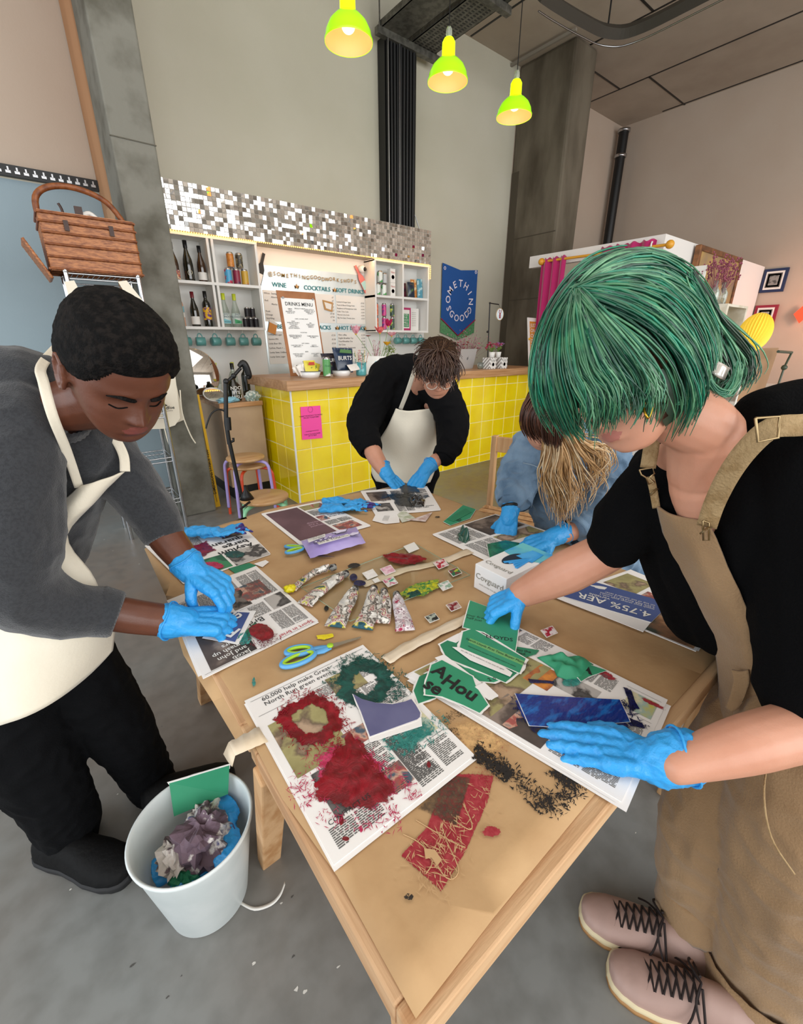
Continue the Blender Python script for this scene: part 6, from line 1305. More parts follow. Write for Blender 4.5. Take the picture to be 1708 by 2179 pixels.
crumple('ink_lump', [(868, 1065), (885, 1058), (905, 1065), (902, 1078), (880, 1080)], mat('wet_black_blob', '0b0b0d', .15, coat=.8), 'shiny black crumpled lump on the far newspaper', 'paper', ht=.035, seed=11, freq=40)
# ---- glass palette
Glass = mat('pale_green_glass', 'cfe3cf', .03, trans=1, ior=1.45); Glass.node_tree.nodes['Principled BSDF'].inputs['Alpha'].default_value = .22
m = MB().use(Glass).poly([tz(882, 1157, .004), tz(1000, 1224, .004), tz(745, 1322, .004), tz(640, 1250, .004)], .004); m.use(mat('glass_edge', '8fae98', .2)).tube([tz(882, 1157, .008), tz(1000, 1224, .008), tz(745, 1322, .008), tz(640, 1250, .008), tz(882, 1157, .008)], .0012, 4); m.origin = tz(820, 1235)
tag(m.build('glass_palette'), 'clear glass sheet used as an ink palette in the middle of the table', 'palette')
smear([(806, 1182), (830, 1175), (880, 1177), (925, 1190), (890, 1203), (855, 1205), (818, 1196)], InkRed, 'thick red ink rolled out on the glass palette', h=.0095, seed=81, rag=.08, th=.004, name='ink_patch', grp='ink on the glass palette')
smear([(848, 1262), (880, 1240), (935, 1232), (938, 1250), (905, 1270), (860, 1275)], InkYG, 'yellow and green ink mixed on the glass palette', h=.0095, seed=82, rag=.1, th=.003, name='ink_patch', grp='ink on the glass palette')
smear([(862, 1262), (890, 1252), (900, 1265), (870, 1275)], InkGrn, 'dark green ink in front of the yellow-green patch', h=.011, seed=83, name='ink_patch', grp='ink on the glass palette'); smear(circ(753, 1204, 18, 7, 10, -.1), InkBlk, 'dark black-green ink patch left of the glass palette', h=.009, seed=84, name='ink_patch', grp='ink on the glass palette')
smear(circ(752, 1228, 9, 9), InkNavy, 'upper navy ink dab near the tubes', h=.009, seed=85, name='ink_patch', grp='ink on the glass palette'); smear(circ(765, 1241, 14, 7), InkNavy, 'lower navy ink dab near the tubes', h=.009, seed=86, name='ink_patch', grp='ink on the glass palette'); smear([(672, 1352), (710, 1347), (712, 1355), (690, 1362), (673, 1360)], InkYel, 'yellow ink dab on the brown paper above the scissors', h=.004, seed=87, name='ink_patch', grp='ink on the glass palette'); smear(circ(694, 1295, 6, 8), InkBlk, 'tiny dark ink dab left of the tubes', h=.004, seed=88, name='ink_patch', grp='ink on the glass palette')
# colour test cards
def card(px, cols, label, s=1.0):
    x, y = px; P = [tz(x+dx*s, y+dy*s, .0095) for dx, dy in ((-17, -2), (6, -11), (17, 3), (-5, 12))]; c = sum(P, Vector())/4
    m = MB().use(Lw).poly(P, .0012)
    for k, mt in enumerate(cols): m.use(mt).poly([c+(p-c)*f+Vector((0, 0, .0014+.0003*k)) for p, f in zip(P, [(.9, .9, .9, .9), (.2, .85, .85, .1), (.85, .1, .2, .85)][k])], .0002)
    m.origin = c; tag(m.build('test_card'), label, 'card', 'small ink test cards on the table')
c_ = lambda n, a, b_: mat(n, a, .5, var=(60, b_, .45, .55))
card((875, 1165), [], 'plain white test card above the rolled red ink'); card((787, 1222), [c_('t1', 'efece8', 'e6e2de')], 'white test card with a dark lower edge by the navy ink'); card((825, 1213), [c_('t2', 'e9c8d2', 'd9a0b4')], 'pink blotched test card'); card((830, 1238), [c_('t3', 'dcd8d0', 'c86a8a'), c_('t4', '4a9a7a', 'e0e8e0')], 'pink and green test card in the middle of the glass')
card((938, 1200), [c_('t5', 'b01830', 'e6d0d0')], 'red smeared test card at the right end of the red ink'); card((968, 1217), [c_('t6', '1f6a4a', '8a2a3a'), c_('t7', 'b8c040', '3a7a4a')], 'green, yellow and red test card at the glass corner', .9); card((947, 1246), [c_('t8', 'e6e2e0', '8fb09a')], 'white test card with green marks right of the yellow-green ink')
card((965, 1290), [c_('t9', '7a1424', 'b8a09a')], 'dark red test card on the brown paper'); card((919, 1315), [c_('t10', 'a8b0a4', '1c1c1c')], 'grey and black test card on the brown paper', .95); card((1168, 1344), [c_('t11', 'b01838', 'efe6e6')], 'red and white test card alone right of the torn pile', 1.1); card((800, 1235), [], 'half hidden white test card by the tube caps', .5)
# ---- paint tubes
TubeM = mat('smeared_tube', 'c9c9c6', .3, .35, var=(24, 'ece9e2', .30, .42, .455, '3a2a26', .495, 'e4e0d6', .53, '9a2436', .555, 'e4e0d6', .59, 'd9cf40', .63, '2a5a6a'), bump=(45, .5))
TubeR = mat('smeared_tube_pink', 'd3ccd0', .3, .3, var=(60, 'efe6ea', .38, .5, .54, '6a1a48', .58, 'e6dfe2', .66, 'a82a50'), bump=(45, .5))
CapM = mat('inky_cap', '2a2626', .35, var=(60, '8a8a86', .5, .55)); CapY = mat('yellow_inky_cap', 'e6d714', .35, var=(40, 'cfc010'))
def ptube(px, w, label, mt=TubeM, capm=CapM, lift=.0):
    P = [tz(x, y, .014) for x, y in px]; t = thing('paint_tube', label, 'paint tube', P[0], group='crumpled paint tubes on the table'); Cc = catmull(P, 6); n = len(Cc); rows = []
    for i, p in enumerate(Cc):
        u = i/(n-1); tg = (Cc[min(i+1, n-1)]-Cc[max(i-1, 0)]).normalized(); s = Vector((-tg.y, tg.x, 0)); ww = w*(.72+.45*u)*(1 if u > .08 else .5+6*u); hh = .012*(1-u)**.6+.0012; ww *= 1.15; base = T+.0095+hh
        rows.append([Vector((p.x, p.y, base))+s*math.cos(a)*ww*(1+.07*mn.noise(p*70))+Vector((0, 0, math.sin(a)*hh*(1+.5*mn.noise(p*90+Vector((a, 0, 0)))))) for a in np.linspace(0, 2*PI, 17)[:-1]])
    m = MB().use(mt).grid(rows, closed=True); m.add(rows[-1], [tuple(range(16))], False); m.build('tube_body', t)
    d = (Cc[0]-Cc[2]).normalized(); c = Vector((Cc[0].x, Cc[0].y, T+.021)); MB().use(capm).tube([c-d*.004, c+d*.004, c+d*.006, c+d*.022, c+d*.024], [.006, .007, .0115, .0105, .008], 14).build('cap', t)
    return t
ptube([(700, 1212), (670, 1220), (645, 1235), (622, 1252)], .010, 'thin curled silver tube with yellow paint at its end, farthest left', TubeM, CapM); lump('yellow_paint_blob', 'yellow paint squeezed at the end of the thin curled tube', 'paint', tz(617, 1252, .014), .014, CapY, 4, sc=(1.2, 1, .7), n=24)
ptube([(728, 1228), (700, 1245), (672, 1264), (648, 1283)], .019, 'smeared tube lying behind the thin curled one, pointing at the newspaper')
ptube([(752, 1262), (742, 1280), (728, 1300), (712, 1330)], .0215, 'smeared tube with dark green foot, leftmost of the four side by side'); ptube([(795, 1262), (792, 1285), (783, 1310), (770, 1334)], .0215, 'dark smeared silver tube, second of the four side by side')
ptube([(818, 1268), (820, 1285), (817, 1302), (812, 1322)], .0165, 'small shiny tube, third of the four side by side'); ptube([(845, 1275), (850, 1295), (857, 1315), (862, 1338)], .0185, 'pink and white smeared tube, rightmost of the four side by side', TubeR)
# ---- scissors
ScB = mat('blue_plastic', '5ba3d9', .4); ScG = mat('lime_plastic', 'a3cf2e', .5)
def oval(m, c, ax, rx, ry, r, z, n=28):
    ax = ax.normalized(); b_ = Vector((-ax.y, ax.x, 0)); m.tube([Vector((c.x, c.y, z))+ax*math.cos(a)*rx+b_*math.sin(a)*ry for a in np.linspace(0, 2*PI, n)], r, 10, caps=False)
t = thing('scissors', 'open scissors with blue handles lined in lime green above the near newspaper', 'scissors', tz(680, 1395))
c1, c2, pv, tip = tz(637, 1393), tz(636, 1411), tz(703, 1384), tz(768, 1362); ax1 = pv-c1; ax2 = pv-c2; z = T+.012
for c, ax, rx, ry in ((c1, ax1, .030, .015), (c2, ax2, .040, .0175)):
    m = MB().use(ScB); oval(m, c, ax, rx, ry, .0055, z); a = ax.normalized(); m.tube([Vector((c.x, c.y, z))+a*rx*.8, Vector((pv.x, pv.y, z-.003))-a*.02, Vector((pv.x, pv.y, z-.003))], [.006, .011, .008], 8, flat=.5); ho = m.build('handle', t)
    m = MB().use(ScG); oval(m, c, ax, rx-.005, ry-.005, .004, z+.0015); m.build('handle_lining', ho)
for k, tp in enumerate((tip, tz(766, 1366))):
    m = MB().use(Steel); d = (tp-pv).normalized(); s = Vector((-d.y, d.x, 0)); pz = Vector((pv.x, pv.y, T+.009+.002*k)); tt = Vector((tp.x, tp.y, T+.008+.002*k)); m.poly([pz-s*.008-d*.012, pz+s*.008-d*.012, pz+s*.007+d*.02, tt+s*(.002-.003*k), tt-s*.001, pz-s*.006], .0015); m.build('blade', t)
MB().use(ScG).lathe([(0, .003), (.007, .003), (.008, 0)], (pv.x, pv.y, T+.014), 16).build('pivot', t)
t = thing('scissors', 'second pair of blue and lime scissors half hidden by the wipes packet', 'scissors', tz(625, 1175))
for k, (x, y, ry) in enumerate(((626, 1170, .010), (628, 1181, .013))):
    c = tz(x, y); ax = tz(660, 1172)-c; m = MB().use(ScB); oval(m, c, ax, .032, ry, .005, T+.012+.006*k); ho = m.build('handle', t); m = MB().use(ScG); oval(m, c, ax, .027, ry-.004, .0038, T+.0135+.006*k); m.build('handle_lining', ho)
MB().use(Steel).poly([tz(655, 1178, .006), tz(712, 1186, .006), tz(655, 1185, .006)], .002).build('blade', t)
# ---- wipes
WipM = foil('lilac_wipes', 'a796d6', (9, 'b6a8e0', .45, .6))
a, b_, c_, d_ = tz(660, 1188, .022), tz(778, 1155, .022), tz(757, 1121, .022), tz(640, 1151, .022)
def wdeco(m, c, t):
    X = (b_-a).normalized(); Y = (d_-a).normalized(); fr = frame(c+Vector((0, 0, .0045)), X, Y)
    def pl(m, cx, cy, rx, ry, mt, dz=0, n=18, wob=.0): m.use(mt).poly([fr @ Vector((cx+rx*math.cos(q)*(1+wob*math.sin(q*5)), cy+ry*math.sin(q)*(1+wob*math.sin(q*5)), dz-6*(cx*cx)*.18)) for q in np.linspace(0, 2*PI, n+1)[:-1]], .0006, (0, 0, 1))
    BlL = mat('dark_outline', '2a2440', .5)
    for s, mt, dz in ((1.12, BlL, .0), (1, mat('pale_lilac', 'ddd6ee', .5), .001)): pl(m, .035, .018, .026*s, .011*s, mt, dz, 24, .18); pl(m, .07, -.022, .020*s, .010*s, mt, dz, 24, .18)
    m.use(Lw).poly([fr @ Vector(p) for p in ((-.095, .0, -.004), (-.03, .003, .001), (-.022, .024, .001), (-.088, .028, -.004))], .0008); m.poly([fr @ Vector(p) for p in ((-.075, -.042, -.001), (.045, -.042, .001), (.045, -.022, .001), (-.075, -.022, -.001))], .0008)
    m.use(BlL); m.text('MUM & YOU', .018, fr @ Matrix.Translation((-.04, -.032, .0025))); m.text('100%\nBiodegradable', .008, fr @ Matrix.Translation((.022, -.032, .0025))); m.text('MUM & YOU\nPlant Biodegradable\nbaby wipes', .0085, fr @ Matrix.Translation((-.058, .013, .001)))
    for k in range(4): pl(m, -.072+.018*k, -.010, .0075, .0065, BlL, .0015); pl(m, -.072+.018*k, -.010, .0055, .0045, mat('pale_lilac', ''), .0022)
packet([a, b_, c_, d_], .04, WipM, 'wipes_packet', 'lilac packet of baby wipes with white labels lying on the scissors', 'packet', None, wdeco, nrm=(0, 0, 1), seal=.03)
# ---- glove box
t = thing('glove_box', 'white and blue cardboard box of disposable gloves with an oval opening', 'box', (.99, .69, T)); X0, X1, Y0, Y1, Z0, Z1 = .875, 1.10, .635, .75, T+.004, T+.084
m = MB().use(mat('box_white_card', 'efeeee', .5)).box((X0, Y0, Z0), (X1, Y1, Z1)); m.build('carton', t, bevel=.0015)
Cy = mat('aqua_print', '6fc7cf', .45, var=(8, '3aa0dc', .45, .6)); CyB = mat('bright_blue_print', '2b9be6', .45, var=(14, '57b4ee'))
MB().use(Cy).poly([(X0+.13, Y1, Z1+.0006), (X0+.115, Y0+.05, Z1+.0006), (X0+.15, Y0, Z1+.0006), (X1, Y0, Z1+.0006), (X1, Y1, Z1+.0006)]).poly([(X0+.15, Y0-.0006, Z1), (X0+.13, Y0-.0006, Z0), (X1, Y0-.0006, Z0), (X1, Y0-.0006, Z1)], 0, (0, -1, 0)).use(CyB).poly([(X0+.15, Y0-.0012, Z1), (X0+.20, Y0-.0012, Z0), (X1-.01, Y0-.0012, Z0+.02), (X1-.02, Y0-.0012, Z1)], 0, (0, -1, 0)).build('colour_panel', t)
m = MB().use(mat('dark_opening', '14263a', .6)); m.poly([(X0+.11+.045*math.cos(q), Y0+.065+.022*math.sin(q), Z1+.0012) for q in np.linspace(0, 2*PI, 25)[:-1]]); m.build('opening', t)
m = MB().use(CyB)
for k in range(5): m.tube([(X0+.15, Y0+.03, Z1+.002), (X0+.085-.008*abs(k-2), Y0+.022+.011*k, Z1+.0025)], .0055, 6, flat=.3)
m.poly([(X0+.13, Y0+.012, Z1+.0022), (X0+.2, Y0+.02, Z1+.0022), (X0+.2, Y0+.06, Z1+.0022), (X0+.13, Y0+.07, Z1+.0022)]); m.build('printed_glove', t)
Gd = mat('grey_gold_print', '8d8a80', .5); m = MB().use(Gd); m.text('Covguard', .03, frame((X0+.055, Y0+.085, Z1+.001), (0, -1, 0), (1, 0, 0))); m.text('nitrile examination gloves', .006, frame((X0+.075, Y0+.07, Z1+.001), (0, -1, 0), (1, 0, 0)))
m = MB().use(Gd); m.text('Covguard', .026, frame((X0-.001, Y0+.058, Z0+.045), (0, -1, 0), (0, 0, 1))); m.text('nitrile powder free gloves', .007, frame((X0-.001, Y0+.058, Z0+.022), (0, -1, 0), (0, 0, 1))); m.text('Covguard', .022, FRONT(X0+.07, Y0-.001, Z0+.04)); m.text('Covguard', .024, frame((X0+.035, Y0+.058, Z1+.0012), (0, -1, 0), (1, 0, 0))); m.build('lettering', t)
# ---- bin
_b = at(408, 1752, 'z', .285); bx, by = _b.x, _b.y; Binm = mat('white_plastic_bin', 'e3eaea', .35, var=(9, 'd9e2e2')); 
t = thing('waste_bin', 'white plastic bin full of used gloves and newspaper on the floor', 'bin', (bx, by, 0))
RT, RB, HB = .140, .098, .285
MB().use(Binm).lathe([(0, 0), (RB-.006, 0), (RB, .006), (RT-.003, HB-.02), (RT+.003, HB-.008), (RT+.004, HB), (RT, HB+.003), (RT-.005, HB-.004), (RT-.010, HB-.05), (RT-.014, HB-.06), (RB-.006, .01), (0, .008)], (bx, by, 0), 64, caps=False).build('bin_body', t)
# ================================================================ PEOPLE
def J(x, y, d, rp=0): return (D(x, y, d), rp*d/FPX)
def camv(x, y, z): return _R*x+_UC*y-_FC*z        # screen right, screen up, towards the lens
def limb(m, jts, flat=1.0, nrm=None, n=16, sub=5):
    """tapered rounded limb through (point, radius) joints"""
    P = [Vector(j[0]) for j in jts]; R_ = [j[1] for j in jts]; Q = catmull(P, sub); rr = []
    for i in range(len(P)-1):
        for k in range(sub): u = k/sub; u = u*u*(3-2*u)*.5+u*.5; rr.append(R_[i]*(1-u)+R_[i+1]*u)
    rr.append(R_[-1]); t0 = (Q[0]-Q[1]).normalized(); t1 = (Q[-1]-Q[-2]).normalized()
    A = [(Q[0]+t0*rr[0]*math.sin(a), rr[0]*math.cos(a)) for a in (1.5, 1.2, .8, .4)]; B = [(Q[-1]+t1*rr[-1]*math.sin(a), rr[-1]*math.cos(a)) for a in (.4, .8, 1.2, 1.5)]
    S_ = A+list(zip(Q, rr))+B
    m.tube([s[0] for s in S_], [s[1] for s in S_], n, flat=flat, nrm=nrm); return m
def remesh(m, voxel, smooth=3, disp=None):
    me = bpy.data.meshes.new('r'); me.from_pydata([tuple(v) for v in m.v], [], m.f); ob = bpy.data.objects.new('r', me); COL.objects.link(ob)
    md = ob.modifiers.new('r', 'REMESH'); md.mode = 'VOXEL'; md.voxel_size = voxel
    if smooth: s = ob.modifiers.new('s', 'SMOOTH'); s.factor = .5; s.iterations = smooth
    dg = bpy.context.evaluated_depsgraph_get(); ev = ob.evaluated_get(dg); r = bpy.data.meshes.new_from_object(ev)
    n = len(r.vertices); co = np.empty(n*3); r.vertices.foreach_get('co', co); nr = np.empty(n*3); r.vertices.foreach_get('normal', nr); co = co.reshape(-1, 3); nr = nr.reshape(-1, 3)
    if disp:
        co = co+nr*np.array([disp(Vector(c), Vector(q)) for c, q in zip(co, nr)])[:, None]
    out = MB(); out.v = [Vector(c) for c in co]; out.f = [list(p.vertices) for p in r.polygons]; out.mi = [0]*len(out.f); out.sm = [True]*len(out.f)
    bpy.data.objects.remove(ob); bpy.data.meshes.remove(r); bpy.data.meshes.remove(me); return out
def folds(amp, fr=11, ridge=.6, seed=0):
    def f(c, n):
        p = c*fr+Vector((seed, 0, 0)); a = mn.noise(p); b_ = 1-abs(mn.noise(p*1.7+Vector((0, 7, 0))))*2.2
        return amp*(a*.7+ridge*max(0, b_)-.15)
    return f
def paint(m, rules):
    """rules: list of (material, test(point)); first is the default"""
    m.mats = [r[0] for r in rules]
    for i, f in enumerate(m.f):
        c = sum((m.v[k] for k in f), Vector())/len(f)
        for j in range(len(rules)-1, 0, -1):
            if rules[j][1](c): m.mi[i] = j; break
    return m
HP = [(.1175, .0, -.005, .002), (.1165, .018, -.030, .018), (.110, .040, -.055, .038), (.095, .064, -.078, .056), (.07, .083, -.094, .068), (.04, .091, -.101, .0745), (.012, .0905, -.101, .076), (-.012, .085, -.096, .0745), (-.035, .084, -.086, .071), (-.058, .085, -.068, .0655), (-.078, .083, -.048, .058), (-.096, .079, -.025, .047), (-.110, .070, .0, .033), (-.119, .052, .02, .018), (-.121, .04, .035, .003)]
def head_pts(M, sc=1.0, off=0.0, nose=1.0, male=1, NZ=70, NT=80):
    """rows of points of a head; local x = right ear, y = face, z = crown"""
    zs_ = np.linspace(0, 1, NZ); par = [k/(len(HP)-1) for k in range(len(HP))]; rows = []; loc = []
    for u in zs_:
        x = u*(len(HP)-1); i = min(int(x), len(HP)-2); f = x-i; g = lambda c: HP[i][c]*(1-f)+HP[i+1][c]*f
        z, yf, yb_, w = g(0), g(1), g(2), g(3); yc = yb_*.45+yf*.55 if z < -.05 else (yf+yb_)/2+.005; row = []; lr = []
        for k in range(NT):
            a = 2*PI*k/NT; s, c = math.sin(a), math.cos(a); e = .88; X = w*math.copysign(abs(c)**e, c); Y = yc+((yf-yc) if s > 0 else (yc-yb_))*math.copysign(abs(s)**e, s)
            p = Vector((X, Y, z))
            if s > 0:
                G = lambda cx, cz, sx, sz: math.exp(-((abs(X)-cx)/sx)**2-((z-cz)/sz)**2)
                d = -.013*G(.031, -.012, .016, .012)+.0065*G(.031, -.016, .011, .009)+.006*G(.028, .010, .024, .008)+.004*G(.05, -.034, .016, .014)
                if z < .01: d += nose*.027*max(0, min(1, (.008-z)/.052))**1.1*math.exp(-(X/.0115)**2)*(1 if z > -.044 else math.exp(-((z+.044)/.006)**2)); d += nose*.010*math.exp(-((abs(X)-.014)/.007)**2-((z+.043)/.007)**2)
                d += .0075*math.exp(-(X/.022)**2-((z+.064)/.0048)**2)+.0085*math.exp(-(X/.020)**2-((z+.0755)/.0055)**2)-.003*math.exp(-(X/.024)**2-((z+.0695)/.0022)**2)-.003*math.exp(-(X/.02)**2-((z+.086)/.006)**2)+.005*math.exp(-(X/.02)**2-((z+.104)/.010)**2)
                p.y += d*max(0, s)**.4
            q = p*sc
            if off: 
                nn = Vector((X/(w*w+1e-4), (Y-yc)/(.09**2), z/(.115**2))).normalized(); q += nn*(off(p) if callable(off) else off)
            row.append(M @ q); lr.append(p)
        rows.append(row); loc.append(lr)
    return rows, loc
def head(m, M, sc=1.0, nose=1.0, ears=True):
    rows, _ = head_pts(M, sc, 0, nose); m.grid(rows[::-1], closed=True); n = len(rows[0]); m.add(rows[0], [tuple(range(n))], True); m.add(rows[-1], [tuple(range(n))[::-1]], True)
    if ears:
        for s in (-1, 1):
            E = [Vector((s*(.077+.012*math.sin(a)*.2+.008), -.012-.017*math.cos(a)-.004*math.sin(a), -.014+.031*math.sin(a))) for a in np.linspace(-1.4, PI+.9, 14)]
            m.tube([M @ (e*sc) for e in E], [.0045*sc]*14, 8); c = M @ (Vector((s*.080, -.012, -.016))*sc)
            R3 = M.to_3x3(); ex = [c+R3 @ (Vector((s*.0035*math.cos(a)*1.0, .013*math.sin(a)*math.sin(b_), .024*math.cos(b_)))*sc) for b_ in (0,) for a in (0,)]
            m.grid([[c+R3 @ (Vector((s*(.004*math.sin(ph)*math.cos(a)), .014*math.sin(ph)*math.sin(a), .026*math.cos(ph)))*sc) for a in np.linspace(0, 2*PI, 13)[:-1]] for ph in np.linspace(.05, PI-.05, 9)], closed=True)
            m.ball(M @ (Vector((s*.083, -.006, -.04))*sc), .0065*sc, 8, 6); m.tube([M @ (Vector((s*.08, .004, -.012))*sc), M @ (Vector((s*.083, .002, -.024))*sc)], .005*sc, 8)
def hairmask(front=.055, side=-.005, back=-.08):
    def f(p):
        if p.y > .03: t = front-(.075-min(.075, abs(p.x)))*0+.0; lim = front if abs(p.x) < .045 else front-(abs(p.x)-.045)*1.6
        elif p.y > -.03: lim = side+(p.y+.03)/.06*(front-.045-side)
        else: lim = back+(p.y+.10)/.07*(side-back)
        return p.z-lim
    return f
def haircap(M, sc, mask, thick, rough, mt, parent, name='hair', seed=0, fr=70):
    def off(p):
        e = mask(p); 
        if e < 0: return -.004
        return thick*min(1, .25+e/.03)+rough*(mn.noise(p*fr+Vector((seed, 0, 0)))+.6*mn.noise(p*fr*2.6))
    rows, loc = head_pts(M, sc, off, 0, NZ=110, NT=130); m = MB().use(mt); n = len(rows[0]); vs = [p for r in rows for p in r]; fs = []
    for i in range(len(rows)-1):
        for k in range(n):
            q = [loc[i][k], loc[i+1][k], loc[i+1][(k+1) % n], loc[i][(k+1) % n]]
            if max(mask(x) for x in q) > 0: fs.append((i*n+k, (i+1)*n+k, (i+1)*n+(k+1) % n, i*n+(k+1) % n))
    m.add(vs, fs, True); m.add(vs[:n], [tuple(range(n))], True); return m.build(name, parent)
def headM(c, F, U):
    F = F.normalized(); U = (U-F*U.dot(F)).normalized(); X = F.cross(U); M = Matrix.Identity(4)
    for i in range(3): M[i][0] = X[i]; M[i][1] = F[i]; M[i][2] = U[i]; M[i][3] = c[i]
    return M
def surf(x, z, nose=1):  # y of the face surface at x, z
    best = None
    for r in _HL:
        for p in r:
            if p.y > 0:
                d = (p.x-x)**2+(p.z-z)**2
                if best is None or d < best[0]: best = (d, p.y)
    return best[1]
_HL = head_pts(Matrix.Identity(4), 1, 0, 1)[1]
def brows(M, sc, mt, parent, lash=True):
    for s in (-1, 1):
        P = [M @ (Vector((s*x, surf(s*x, z)+.002, z))*sc) for x, z in ((.012, .004), (.024, .009), (.036, .010), (.050, .003))]
        MB().use(mt).tube(catmull(P, 4), [.0022, .0032, .0036, .0036, .0036, .0036, .0036, .0034, .003, .0026, .0022, .0016, .001], 6).build('eyebrow', parent)
        if lash:
            P = [M @ (Vector((s*x, surf(s*x, z)+.0012, z))*sc) for x, z in ((.018, -.018), (.026, -.021), (.034, -.0215), (.044, -.018))]
            MB().use(mt).tube(catmull(P, 4), .0014, 5).build('eyelashes', parent)
# ---- hands in gloves
def hand(m, W_, dirv, back, side, curl, spread=.0, thumb=(.6, .3, .5), s=1.0, wrist=.0):
    """side=+1: thumb towards dir x back; curl: 4 tuples of joint bends (radians), index..little"""
    Y = dirv.normalized(); Zb = (back-Y*back.dot(Y)).normalized(); X = Y.cross(Zb)*side; W_ = Vector(W_)
    L3 = lambda x, y, z: W_+X*x*s+Y*y*s+Zb*z*s
    bx_ = (.029, .010, -.010, -.028); by_ = (.092, .096, .091, .082); ln = (.074, .082, .075, .060); rd_ = (.0098, .010, .0095, .0085); tips = []
    for i in range(4):
        limb(m, [(L3(bx_[i]*.55, .0, -.001), .0155*s), (L3(bx_[i]*.9, .05, .001), .0142*s), (L3(bx_[i], by_[i]-.004, 0), .0125*s)], sub=3, n=12)
        p = Vector((bx_[i], by_[i], 0)); sp = spread*(1.5-i); ang = 0; jts = [(L3(p.x, p.y-.01, 0), rd_[i]*1.08*s)]
        for k, f in enumerate((.45, .31, .24)):
            ang += curl[i][k]; d = Vector((math.sin(sp)*math.cos(ang), math.cos(sp)*math.cos(ang), -math.sin(ang))); p = p+d*ln[i]*f; jts.append((L3(p.x, p.y, p.z), rd_[i]*(1.0, .93, .78)[k]*s))
        limb(m, jts, sub=4, n=12); tips.append(L3(p.x, p.y, p.z))
    limb(m, [(L3(.0, .012, -.006), .020*s), (L3(0, .06, -.008), .021*s)], sub=3)
    a, b_, c = thumb; base = Vector((.022, .022, -.008)); d0 = Vector((math.sin(.75), math.cos(.75), -a*.6)).normalized(); p1 = base+d0*.042
    d1 = Vector((math.sin(.75-b_), math.cos(.75-b_), -a)).normalized(); p2 = p1+d1*.034; d2 = Vector((math.sin(.75-b_-c), math.cos(.75-b_-c), -a*1.2)).normalized(); p3 = p2+d2*.026
    limb(m, [(L3(*base), .0165*s), (L3(*p1), .0125*s), (L3(*p2), .0112*s), (L3(*p3), .009*s)], sub=4, n=12)
    return L3, tips, L3(*p3)
Glove = mat('blue_nitrile', '2f9be0', .36, var=(7, '3aa8ee', .4, .7), bump=(170, .22), spec=.45)
def glove(parent, W_, dirv, back, side, curl, cuff_to, spread=0, thumb=(.6, .3, .5), s=1.05, cr=.031, label=None, ink_=None, cuff_len=.055, amp=.0012):
    m = MB(); L3, tips, tt = hand(m, W_, dirv, back, side, curl, spread, thumb, s); Wv = Vector(W_); cd = (Vector(cuff_to)-Wv).normalized()
    limb(m, [(L3(0, .02, -.002), .029*s), (Wv, cr*.98), (Wv+cd*cuff_len, cr*1.04)], sub=4, n=20)
    g = remesh(m, .0026, 3, lambda c, n: amp*(mn.noise(c*75)+.8*max(0, 1-abs(mn.noise(Vector((c.x*38, c.y*38, c.z*38))))*4)))
    rules = [(Glove, None)]
    if ink_: rules.append((ink_[0], lambda c: min((c-t).length for t in ([tips[i] for i in ink_[1]] or [tt])) < ink_[2] and mn.noise(c*90) > -.1))
    paint(g, rules); o = g.build('glove', parent)
    if label: o['label'] = label
    e = Wv+cd*cuff_len; a = cd.orthogonal().normalized(); b_ = cd.cross(a); MB().use(Glove).tube([e+cd*.004*math.sin(3*q)+(a*math.cos(q)+b_*math.sin(q))*cr*(1.08+.05*math.sin(2*q+1)) for q in np.linspace(0, 2*PI, 33)], .0022, 6).build('cuff_rim', o)
    return L3, tips, tt
def shoe(parent, heel, toe, w, up, sole, h=.085, style='trainer', name='shoe'):
    heel = Vector(heel); toe = Vector(toe); d = toe-heel; L_ = d.length; d = Vector((d.x, d.y, 0)).normalized(); s = Vector((-d.y, d.x, 0)); H0 = Vector((heel.x, heel.y, 0))
    prof = [(0, .62, .72), (.06, .80, .92), (.2, .84, 1.0), (.35, .80, 1.0), (.5, .88, .86), (.65, 1.0, .68), (.8, .98, .56), (.90, .84, .47), (.96, .66, .42), (.985, .48, .38), (1.0, .22, .33)]
    Q = []
    for i in range(61):
        u = i/60; 
        for k in range(len(prof)-1):
            if prof[k][0] <= u <= prof[k+1][0]: f = (u-prof[k][0])/(prof[k+1][0]-prof[k][0]); f = f*f*(3-2*f)*.4+f*.6; Q.append((u, prof[k][1]*(1-f)+prof[k+1][1]*f, prof[k][2]*(1-f)+prof[k+1][2]*f)); break
    m = MB().use(sole); rows = []
    for u, ww, hh in Q: c = H0+d*L_*u; W2 = w/2*ww*1.06; rows.append([c-s*W2*.92+Vector((0, 0, .001)), c-s*W2+Vector((0, 0, .014)), c-s*W2+Vector((0, 0, .027)), c+s*W2+Vector((0, 0, .027)), c+s*W2+Vector((0, 0, .014)), c+s*W2*.92+Vector((0, 0, .001))])
    m.grid(rows, closed=True); m.add(rows[0], [tuple(range(6))[::-1]]); m.add(rows[-1], [tuple(range(6))]); sm_ = m
    m = MB().use(up); rows = []
    for u, ww, hh in Q:
        c = H0+d*L_*(u*.985+.005); W2 = w/2*ww; hz = h*hh; rows.append([c+s*W2*math.cos(a)*(1 if math.sin(a) < .3 else 1)+Vector((0, 0, .02+max(0, math.sin(a))**.75*hz)) for a in np.linspace(0, PI, 17)])
    m.grid([r[::-1] for r in rows]); m.add(rows[0], [tuple(range(17))[::-1]]); m.add(rows[-1], [tuple(range(17))]); uo = m.build(name, parent); sm_.build('sole', uo)
    return H0, d, s, L_, Q, uo
